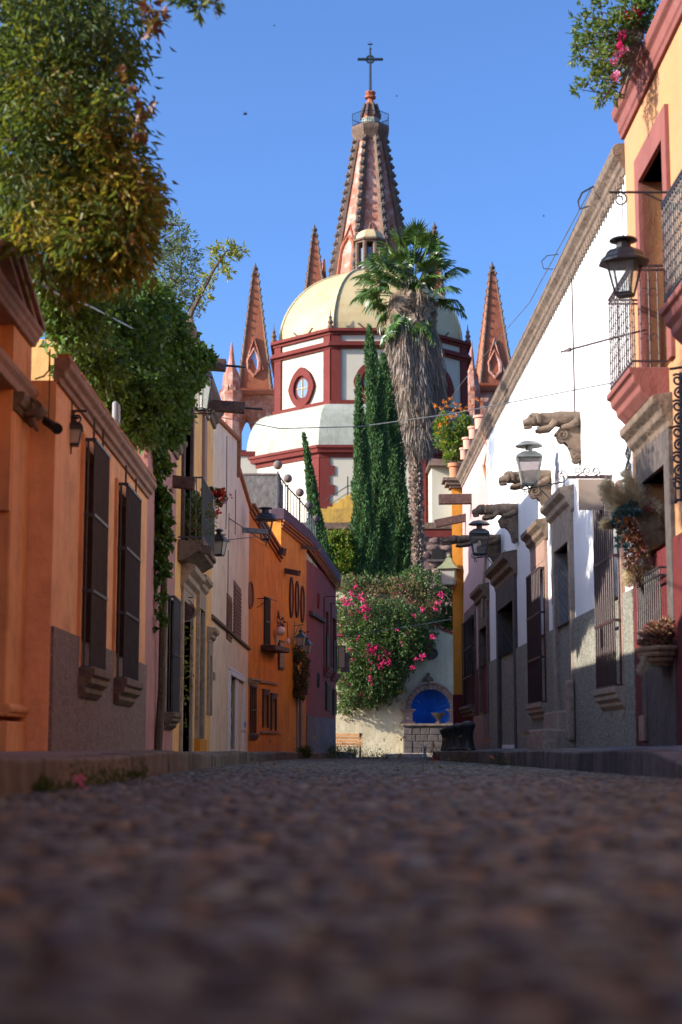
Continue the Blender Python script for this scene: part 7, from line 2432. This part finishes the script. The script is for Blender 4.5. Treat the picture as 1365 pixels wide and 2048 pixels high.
# --- cypresses
def cypress(label, Y, spine, n, seed, zroot=3.2, curl=0, L=.17):
    """spine: (px, py, half width px) from the tip down"""
    base = P(spine[-1][0], spine[-1][1], Y)
    T = thing('cypress', label, 'tree', (base.x, Y, zroot))
    MB().tube([(base.x, Y, zroot - .2), (base.x, Y, base.z + .3)], [.14, .12], 7).build('trunk', M['bark'], T)
    rg2 = np.random.default_rng(seed)
    cs = [P(px, py, Y) for px, py, w in spine]
    ws = [S(w * .80, Y) for px, py, w in spine]
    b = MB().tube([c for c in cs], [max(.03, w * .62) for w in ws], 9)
    b.jitter(.03, seed).build('dark_inner_core', M['core_fill'], T)  # solid dark core added to close the crown, not real stems
    z = np.array([c.z for c in cs]); x = np.array([c.x for c in cs]); w = np.array(ws)
    o = np.argsort(z)
    # area weighted heights
    zz = rg2.uniform(z.min(), z.max(), n * 3)
    wz = np.interp(zz, z[o], w[o])
    keep = rg2.uniform(0, w.max(), n * 3) < wz + .05
    zz = zz[keep][:n]; wz = np.interp(zz, z[o], w[o]); xz = np.interp(zz, z[o], x[o])
    th = rg2.uniform(0, 2 * np.pi, len(zz))
    lob = 1 + .20 * np.sin(th * 3 + zz * .9 + seed) + .14 * np.sin(th * 5 - zz * 2.1) + .10 * np.sin(zz * 3.7 + th * 2 + seed)
    rr2 = wz * lob * (rg2.uniform(.45, 1.0, len(zz)) ** .5)
    pts = np.stack([xz + rr2 * np.cos(th), Y + rr2 * np.sin(th), zz], 1)
    dirs = np.stack([np.cos(th) * .45, np.sin(th) * .45, np.full(len(zz), 1.0)], 1) + rg2.normal(size=(len(zz), 3)) * .28
    leaves('foliage', pts, dirs, L, .07, M['lf_cyp'], T, seed, .3)
    return T
cypress('tallest cypress, the slim pointed one in front of the dome window', 78, [(739, 652, 1), (740, 680, 8), (744, 720, 14), (748, 760, 19), (750, 820, 22), (752, 900, 27), (756, 1000, 32), (758, 1090, 32), (757, 1170, 22)], 17000, 81)
cypress('broader cypress leaning against the tallest one on its right', 80, [(766, 708, 2), (768, 730, 9), (771, 770, 15), (774, 830, 20), (782, 900, 26), (790, 980, 31), (795, 1060, 32), (795, 1120, 30), (795, 1175, 24)], 15000, 82)
cypress('lower narrow cypress on the left flank of the tall pair', 76, [(717, 752, 1), (718, 780, 5), (719, 830, 9), (721, 880, 14), (723, 950, 18), (726, 1020, 22), (730, 1080, 28), (728, 1130, 30), (722, 1172, 24)], 12000, 83)
cypress('lone thin young cypress with a bent tip behind the roof railing', 72, [(607, 868, 1), (611, 890, 3), (616, 920, 6), (621, 960, 9), (626, 1000, 12), (632, 1040, 15), (640, 1080, 18), (645, 1130, 20)], 6500, 84, L=.15)
cypress('low dark conifer right of the cypress pair, beside the palm trunk', 82, [(802, 960, 3), (803, 980, 9), (804, 1020, 13), (804, 1060, 15), (804, 1100, 16), (804, 1170, 16)], 5000, 85)

# --- fan palm
YPm = 84.0
pb0 = P(836, 1165, YPm)
pm_ = thing('fan_palm', 'tall fan palm with a thick skirt of dead grey fronds in front of the church', 'palm tree', (pb0.x, YPm, 3.2))
ctop = P(822, 640, YPm)
tr = [Vector((pb0.x + .1, YPm, 3.0)), P(833, 1150, YPm), P(834, 1050, YPm), P(832, 960, YPm), P(828, 860, YPm), P(824, 740, YPm), P(820, 640, YPm)]
MB().tube(tr, [.42, .30, .26, .30, .34, .32, .3], 12).build('trunk', M['palmtrunk'], pm_, smooth=True)
rg2 = np.random.default_rng(90)
n = 900                                                # old leaf bases on the bare trunk
zz = rg2.uniform(P(834, 1160, YPm).z, P(832, 930, YPm).z, n)
th = rg2.uniform(0, 2 * np.pi, n)
cxz_ = np.interp(zz, [t.z for t in tr], [t.x for t in tr])
rb = .28
pts = np.stack([cxz_ + rb * np.cos(th), YPm + rb * np.sin(th), zz], 1)
dirs = np.stack([np.cos(th), np.sin(th), np.full(n, .9)], 1)
leaves('leaf_bases', pts, dirs, .17, .13, M['lf_wine'] if False else M['lf_skirt'], pm_, 90, .4)
# skirt of hanging dead leaves
sk = [(640, 38), (690, 50), (740, 54), (800, 53), (850, 47), (880, 38), (905, 24), (930, 14)]
for seed, n, mm, nm, ex in ((91, 17000, 'lf_skirt', 'dead_skirt', 0), (92, 4200, 'lf_palmdry', 'dead_skirt_tan', .05)):
    rg2 = np.random.default_rng(seed)
    yy = np.sort(rg2.uniform(640 if seed == 91 else 600, 906 if seed == 91 else 850, n))
    w = np.interp(yy, [a for a, c in sk], [c for a, c in sk])
    zz = np.array([P(828, q, YPm).z for q in yy])
    cxx = np.array([P(np.interp(q, [640, 760, 900, 960], [822, 830, 832, 832]), q, YPm).x for q in yy])
    th = rg2.uniform(0, 2 * np.pi, n)
    rr2 = w * YPm / 3240 * (1 + .10 * np.sin(th * 4 + zz * .8) + .06 * np.sin(th * 9)) * (.82 + .2 * rg2.uniform(0, 1, n)) + ex
    pts = np.stack([cxx + rr2 * np.cos(th), YPm + rr2 * np.sin(th), zz + .5], 1)
    dirs = np.stack([np.cos(th) * .10, np.sin(th) * .10, np.full(n, -1.0)], 1) + rg2.normal(size=(n, 3)) * np.array([.13, .13, .05])
    leaves(nm, pts, dirs, (.95 if seed == 91 else 1.1), .05, M[mm], pm_, seed, .35)
b = MB().tube([P(822, 660, YPm), P(829, 740, YPm), P(831, 840, YPm), P(832, 905, YPm)], [.85, 1.2, 1.0, .4], 12)
b.build('skirt_core', M['palmtrunk'], pm_)
# fronds: petiole plus a fan of folded leaflets
def frond_mesh(seed, dry, droop):
    rg3 = random.Random(seed)
    V, F = [], []
    nseg = 26
    R = 1.0
    for k in range(nseg):
        a = rad(-118 + 236 * k / (nseg - 1)) + rg3.uniform(-.05, .05)
        L = R * (1.0 - .28 * abs(a) / 2.0) * rg3.uniform(.85, 1.08)
        dx, dy = math.cos(a), math.sin(a)
        px_, py_ = -dy, dx
        w = .055
        dz = -droop * rg3.uniform(.7, 1.3)
        o = len(V)
        pts = [(0, 0, 0), (dx * L * .5 + px_ * w, dy * L * .5 + py_ * w, .03), (dx * L * .5, dy * L * .5, .09), (dx * L * .5 - px_ * w, dy * L * .5 - py_ * w, .03), (dx * L * .92, dy * L * .92, dz * .8), (dx * L * 1.02 + rg3.uniform(-.05, .05), dy * L * 1.02, dz * 1.3 - .06)]
        V += pts
        F += [(o, o + 1, o + 2), (o, o + 2, o + 3), (o + 1, o + 4, o + 2), (o + 2, o + 4, o + 3), (o + 4, o + 5, o + 2)]
    # petiole runs back along -x
    o = len(V)
    for x, z in ((0, 0), (-1.3, -.06)):
        V += [(x, -.03, z), (x, .03, z), (x, 0, z - .04)]
    F += [(o, o + 1, o + 4, o + 3), (o + 1, o + 2, o + 5, o + 4), (o + 2, o, o + 3, o + 5)]
    me = bpy.data.meshes.new('frond')
    me.from_pydata(V, [], F)
    me.materials.append(M['lf_palmdry'] if dry else M['lf_palm'])
    me.update()
    return me
green = [frond_mesh(100 + k, False, d) for k, d in enumerate((.12, .25, .4))]
dry = [frond_mesh(110 + k, True, d) for k, d in enumerate((.5, .7))]
rg3 = random.Random(99)
def place_frond(me, centre, dirv, size, hub, nm='frond'):
    x = dirv.normalized()
    y_ = Vector((0, 0, 1)).cross(x)
    y_ = y_.normalized() if y_.length > .1 else Vector((1, 0, 0))
    y_ = (y_ + Vector((rg3.uniform(-.5, .5), rg3.uniform(-.5, .5), rg3.uniform(-.5, .5)))).normalized()
    y_ = (y_ - x * y_.dot(x)).normalized()
    z = x.cross(y_)
    if z.z < 0:
        y_, z = -y_, -z
    o = bpy.data.objects.new(nm, me)
    C.objects.link(o)
    o.parent = pm_
    mt = Matrix((x, y_, z)).transposed().to_4x4()
    mt.translation = centre - parent_world(pm_)
    mt = mt @ Matrix.Diagonal((size, size, size, 1))
    o.matrix_local = mt
heart = P(824, 590, YPm)
targets = [(800, 478), (822, 470), (845, 488), (870, 490), (885, 510), (862, 530), (905, 545), (900, 575), (870, 560), (780, 500), (765, 512), (775, 535), (745, 520), (800, 520), (830, 510), (815, 540), (850, 545),
           (750, 575), (728, 590), (742, 612), (765, 610), (730, 560), (790, 610), (912, 625), (885, 612), (915, 600), (845, 585), (820, 580), (790, 565), (770, 560), (785, 668), (820, 672), (845, 668), (770, 690), (835, 690), (808, 655), (862, 680), (760, 640), (868, 515), (840, 465), (812, 500), (855, 470), (756, 545), (890, 530)]
for i, (px, py) in enumerate(targets):
    for rep in range(2 if (py < 600 and i % 3 == 0) else 1):
        ty = YPm + rg3.uniform(-1.3, 1.3)
        t = P(px + rg3.uniform(-8, 8), py + rg3.uniform(-8, 8), ty)
        d = t - heart
        if py > 640:
            d = Vector((d.x * .5, -.6, -1.0))
            t = P(px, py - 14, YPm - 1.2)
        place_frond(green[rg3.randrange(3)], t - d.normalized() * .35, d, rg3.uniform(.85, 1.15), heart)
for k in range(44):
    a = rg3.uniform(0, 2 * math.pi)
    py = rg3.uniform(580, 700)
    w = 30 if py < 600 else 40
    c = P(824 + w * math.cos(a), py, YPm + 1.0 * math.sin(a))
    d = Vector((math.cos(a) * .55, math.sin(a) * .55, -1))
    place_frond(dry[k % 2], c, d, rg3.uniform(.7, 1.05), heart, 'dead_frond')
b = MB()
for (px, py) in targets[::2]:
    t = P(px, py, YPm)
    b.tube([heart, heart.lerp(t, .5) + Vector((0, 0, .15)), t], [.05, .035, .02], 5)
b.build('petioles', M['lf_palmdry'], pm_, kind='stuff')

# --- shrub on the yellow corner pier
sb = thing('potted_shrub', 'bright shrub with orange flowers growing above the yellow corner pier', 'shrub', (pt_.x, 43.35, HP + .5))
b = MB()
for k in range(9):
    e = P(905 + rg3.uniform(-30, 30), rg3.uniform(845, 900), 43.35)
    b.tube([(pt_.x, 43.35, HP + .45), e], [.015, .006], 4)
for px, py in ((889, 802), (902, 795), (913, 805), (921, 812), (932, 818), (897, 812), (908, 818), (945, 808), (955, 800), (872, 812), (884, 815), (965, 806)):
    b.tube([P(px + rg3.uniform(-4, 4), 850, 43.3), P(px, py, 43.3)], .006, 4)
b.build('stems', M['bark'], sb)
cloud([B(px, py, r, 43.35, ry=.3) for px, py, r in ((905, 865, 26), (885, 855, 18), (925, 855, 22), (900, 895, 22), (918, 885, 22), (890, 878, 18), (905, 912, 12), (940, 862, 12), (880, 835, 12), (930, 840, 12), (896, 918, 8))],
      2600, 95, M['lf_bright'], sb, .12, .04, per=7, spread=.6, shell=.3, up=.3)
cloud([B(px, py, 3.5, 43.1, ry=.06) for px, py in ((889, 802), (902, 795), (913, 805), (921, 812), (932, 818), (897, 812), (908, 818), (945, 808), (955, 800), (872, 812), (884, 815), (965, 806), (893, 845), (882, 850), (910, 830), (898, 835), (880, 865), (925, 822), (940, 800))],
      420, 96, M['fl_orange'], sb, .045, .04, name='blossoms', per=6, spread=.8, shell=.1)

# --- roof garden over the apricot house
rgd = thing('roof_shrub', 'glossy shrub leaning out over the roof edge of the apricot house', 'shrub', (3.5, 16.6, H0 + .1))
b = MB()
bl_ = [(1215, 50, 34), (1180, 75, 30), (1165, 60, 22), (1195, 120, 34), (1165, 100, 22), (1225, 100, 34), (1180, 150, 26), (1210, 160, 30), (1235, 140, 26), (1160, 178, 14), (1200, 190, 18), (1225, 185, 20), (1245, 60, 34), (1150, 90, 12), (1160, 30, 14), (1260, 30, 34), (1190, 20, 16), (1150, 110, 10), (1235, 10, 26)]
for px, py, r in bl_:
    b.tube([(3.3, 17.0, H0 + .2), P((px + 1270) / 2, py + 10, 17.0), P(px, py, 17.0)], [.02, .012, .004], 4)
b.build('stems', M['bark'], rgd)
cloud([B(px, py, r * .9, 17.0 + (i % 3) * .25, ry=.22) for i, (px, py, r) in enumerate(bl_)], 1900, 97, M['lf_shrub'], rgd, .085, .032, per=6, spread=.6, shell=.2)
rgf = thing('roof_flowers', 'trailing pink and red flowering plants along the apricot roof edge', 'plants', (3.25, 16.6, H0 + .1))
cloud([B(px, py, r, Y, ry=.2) for px, py, r, Y in ((1262, 90, 22, 17.4), (1275, 60, 24, 17.2), (1285, 30, 22, 17.0), (1250, 125, 18, 17.8), (1248, 150, 12, 18.0), (1300, 0, 22, 16.8), (1290, -20, 30, 16.6))],
      2600, 98, M['lf_ivy'], rgf, .04, .03, per=8, spread=.6, shell=.4)
for mm, nm, ps, sd_ in (('fl_pink', 'pink_blossoms', ((1232, 152, 7), (1228, 125, 6), (1237, 108, 6), (1275, 14, 7), (1248, 102, 6)), 1), ('fl_magenta', 'magenta_blossoms', ((1246, 70, 7), (1241, 93, 7), (1278, 26, 5)), 2), ('fl_red', 'red_blossoms', ((1253, 30, 6),), 3)):
    cloud([B(x, y_, r, 16.9, ry=.05) for x, y_, r in ps], 90 * len(ps), 130 + sd_, M[mm], rgf, .028, .028, name=nm, per=6, spread=.8, shell=.1)

# --- dried flower arrangements
pa = thing('pampas_bouquet', 'large dried bouquet of cream pampas plumes and dark blue leaves by the stone window', 'bouquet', P(1270, 1060, 18.0))
def plume(p0, p1, r, seed, n=900):
    rg4 = np.random.default_rng(seed)
    a, c = np.array(p0), np.array(p1)
    t = rg4.uniform(0, 1, n)
    w = r * np.sin(np.pi * np.clip(t * .9 + .08, 0, 1)) ** .7
    ax = (c - a) / np.linalg.norm(c - a)
    off = rg4.normal(size=(n, 3)) * .5
    off -= (off @ ax)[:, None] * ax
    pts = a + (c - a) * t[:, None] + off * w[:, None]
    dirs = off * .8 + ax * .9 + rg4.normal(size=(n, 3)) * .2
    dirs[:, 2] -= .2
    return pts, dirs
PL = [((1262, 1030), (1215, 965), 17), ((1268, 1035), (1232, 985), 18), ((1290, 1040), (1252, 945), 16), ((1280, 1045), (1258, 958), 14), ((1256, 1045), (1208, 975), 12), ((1290, 1020), (1282, 1090), 15), ((1300, 1030), (1305, 1080), 14),
      ((1300, 1020), (1312, 1050), 12), ((1275, 1060), (1290, 1110), 13), ((1300, 1060), (1318, 1078), 12), ((1262, 1120), (1258, 1165), 8), ((1235, 1045), (1208, 1048), 5), ((1285, 1010), (1320, 1020), 12)]
ap_, ad_ = [], []
for i, (a, c, r) in enumerate(PL):
    p_, d_ = plume(P(a[0], a[1], 18.1), P(c[0], c[1], 17.9), S(r, 18) * 1.1, 200 + i, 1300)
    ap_.append(p_); ad_.append(d_)
leaves('plumes', np.concatenate(ap_), np.concatenate(ad_), .075, .007, M['plume'], pa, 201, .2)
cloud([B(x, y_, r, 17.9, ry=.15) for x, y_, r in ((1245, 1030, 16), (1262, 1020, 16), (1235, 1045, 10), (1250, 1055, 14), (1240, 1085, 8), (1255, 1090, 10))], 1500, 202, M['lf_blue'], pa, .035, .022, name='blue_leaves', per=6, shell=.1)
cloud([B(x, y_, r, 17.85, ry=.15) for x, y_, r in ((1260, 1050, 15), (1268, 1075, 14), (1255, 1075, 12), (1262, 1110, 10), (1278, 1100, 12), (1256, 1130, 5), (1300, 1015, 8))], 1900, 203, M['lf_wine'], pa, .045, .015, name='dark_flowers', per=6, shell=.1, up=-.5)
cloud([B(1246, 1045, 14, 17.8, ry=.1), B(1262, 1043, 10, 17.8, ry=.1)], 90, 204, M['fl_orange'], pa, .02, .016, name='orange_flowers', per=3, shell=.1)
cloud([B(x, y_, r, 18.0, ry=.1, rz=r * 2.4) for x, y_, r in ((1262, 1130, 7), (1285, 1140, 8), (1300, 1135, 6))], 700, 205, M['wicker'], pa, .14, .010, name='dry_stalks', per=6, shell=.1, up=-2)
bk = thing('flower_basket', 'wicker window basket of dried grasses under the stone window', 'flower basket', P(1318, 1310, 17.0))
c = P(1320, 1325, 17.05)
b = MB()
for k, (w_, z_) in enumerate(((.16, -.04), (.22, 0), (.27, .05), (.30, .10))):
    b.lathe(c + Vector((0, 0, z_)), [(w_, 0), (w_ + .015, .02), (w_ + .02, .04), (w_ + .01, .048)], 16, 0, .75, 1.5)
b.build('basket', M['wicker'], bk)
cloud([B(x, y_, r, 17.0, ry=.35) for x, y_, r in ((1300, 1285, 15), (1320, 1275, 20), (1335, 1262, 18), (1308, 1262, 12), (1340, 1285, 14))], 2600, 206, M['lf_wine'], bk, .06, .018, name='dark_flowers', per=6, shell=.2, up=.2)
cloud([B(x, y_, r, 16.95, ry=.3) for x, y_, r in ((1312, 1272, 12), (1330, 1256, 14), (1322, 1285, 14), (1345, 1250, 10))], 1500, 208, M['wicker'], bk, .06, .014, name='dry_grass', per=6, shell=.2, up=.4)
ap_, ad_ = [], []
for i, (a, c2, r) in enumerate((((1345, 1290), (1290, 1318), 10), ((1350, 1268), (1330, 1300), 10), ((1310, 1305), (1282, 1340), 6), ((1335, 1300), (1300, 1325), 9), ((1352, 1285), (1356, 1262), 8))):
    p_, d_ = plume(P(a[0], a[1], 16.9), P(c2[0], c2[1], 16.9), S(r, 17), 220 + i, 700)
    ap_.append(p_); ad_.append(d_)
leaves('plumes', np.concatenate(ap_), np.concatenate(ad_), .06, .007, M['plume'], bk, 207, .2)

# --- weeds, petals and litter along the kerbs
def tuft(name, label, spots, n, m, L, W, seed, up=1.5, cat='weeds'):
    bl = [((x, y_, z), (rx, ry, .03)) for x, y_, z, rx, ry in spots]
    pts, dirs = blob_pts(bl, n, seed, 8, .7, .05, up)
    o = leaves(name, pts, dirs, L, W, m, None, seed)
    return tag(o, label, cat)
tuft('weeds', 'low green weeds at the foot of the near left kerb', [(-1.36, 9.0, .0, .06, .8), (-1.38, 10.2, .0, .05, .7), (-1.40, 8.0, .0, .05, .3), (-1.42, 11.6, 0, .04, .4)], 700, M['grass'], .035, .012, 301)
tuft('fallen_petals', 'pink fallen petals among the weeds by the left kerb', [(-1.32, 9.0, .02, .05, .3), (-1.30, 8.3, .02, .04, .3)], 24, M['fl_pink'], .022, .02, 302, cat='petals')
tuft('grass', 'grass growing between the cobbles near the oxblood house', [(.0, 47, gz(47) + .01, .5, 3), (.5, 52, gz(50), .8, 4), (.9, 43, gz(43) + .01, .4, 1.5)], 2600, M['grass'], .05, .014, 303, cat='grass')
tuft('weeds', 'weeds along the pavement edge under the oxblood house', [(-1.0, 46, .08, .15, 1.0), (-.2, 51, .05, .2, 2.0), (.4, 57, .02, .2, 1.5), (-1.0, 46, .0, .15, .6)], 1800, M['grass'], .08, .02, 304)
tuft('weeds', 'thin weeds and petals at the far end of the right kerb', [(2.1, 37, gz(37), .08, 2), (2.2, 31, gz(31), .06, 1.5), (2.3, 24, gz(24), .05, 1.5)], 900, M['grass'], .04, .014, 305)
tuft('fallen_petals', 'magenta petals lying by the end of the right kerb', [(2.05, 37.5, gz(37) + .02, .12, .6)], 60, M['fl_magenta'], .035, .03, 306, cat='petals')
tuft('fallen_leaves', 'scattered brown dead leaves on the cobbles beside the left kerb', [(-1.2, 16, .01, .12, 2.5), (-1.0, 22, gz(22), .3, 3), (.4, 15, .01, 1.2, 5), (1.4, 26, gz(26), .8, 6)], 170, M['lf_bougdry'], .05, .03, 307, up=.1, cat='litter')

# --- wires across the street, birds
for lab, pts, r in (('thin cable crossing from the cream house to the red balcony', (P(430, 832, 33), P(560, 857, 30), P(720, 853, 27), P(900, 828, 24), P(1228, 765, 18.2)), .008),
                    ('pale wire sagging from the white house cornice past the palm', (P(1182, 378, 20.5), P(1060, 605, 26), P(940, 745, 32), P(862, 850, 38), P(846, 868, 39)), .008),
                    ('faint wire from the pink house running across the garden wall', (P(940, 1232, 43), P(850, 1248, 50), P(760, 1262, 56), P(682, 1272, 57.5)), .010)):
    # smooth the cable a little
    q = []
    for i in range(len(pts) - 1):
        for t in (0, .33, .66):
            q.append(pts[i].lerp(pts[i + 1], t))
    q.append(pts[-1])
    tag(MB().tube(q, r, 4).build('overhead_wire', M['zinc']), lab, 'wire')
for lab, px, py, s_ in (('small dark bird flying in the sky between the tree and the spire', 491, 228, .28), ('tiny bird high up just left of the cross', 549, 51, .12), ('tiny bird in the sky right of the spire balcony', 794, 192, .12), ('tiny bird low in the sky above the white house', 1088, 432, .14)):
    c = P(px, py, 90)
    b = MB().tube([c + Vector((-s_ * .5, 0, 0)), c, c + Vector((s_ * .5, 0, .02))], [s_ * .05, s_ * .17, s_ * .04], 6)
    b.add([c + Vector((-s_ * .2, 0, 0)), c + Vector((s_ * .15, 0, 0)), c + Vector((s_ * .35, .1, s_ * .8))], [(0, 1, 2)])
    b.add([c + Vector((-s_ * .2, 0, 0)), c + Vector((s_ * .15, 0, 0)), c + Vector((-s_ * .3, -.2, s_ * .45))], [(0, 1, 2)])
    tag(b.build('bird', M['blackplastic']), lab, 'bird')
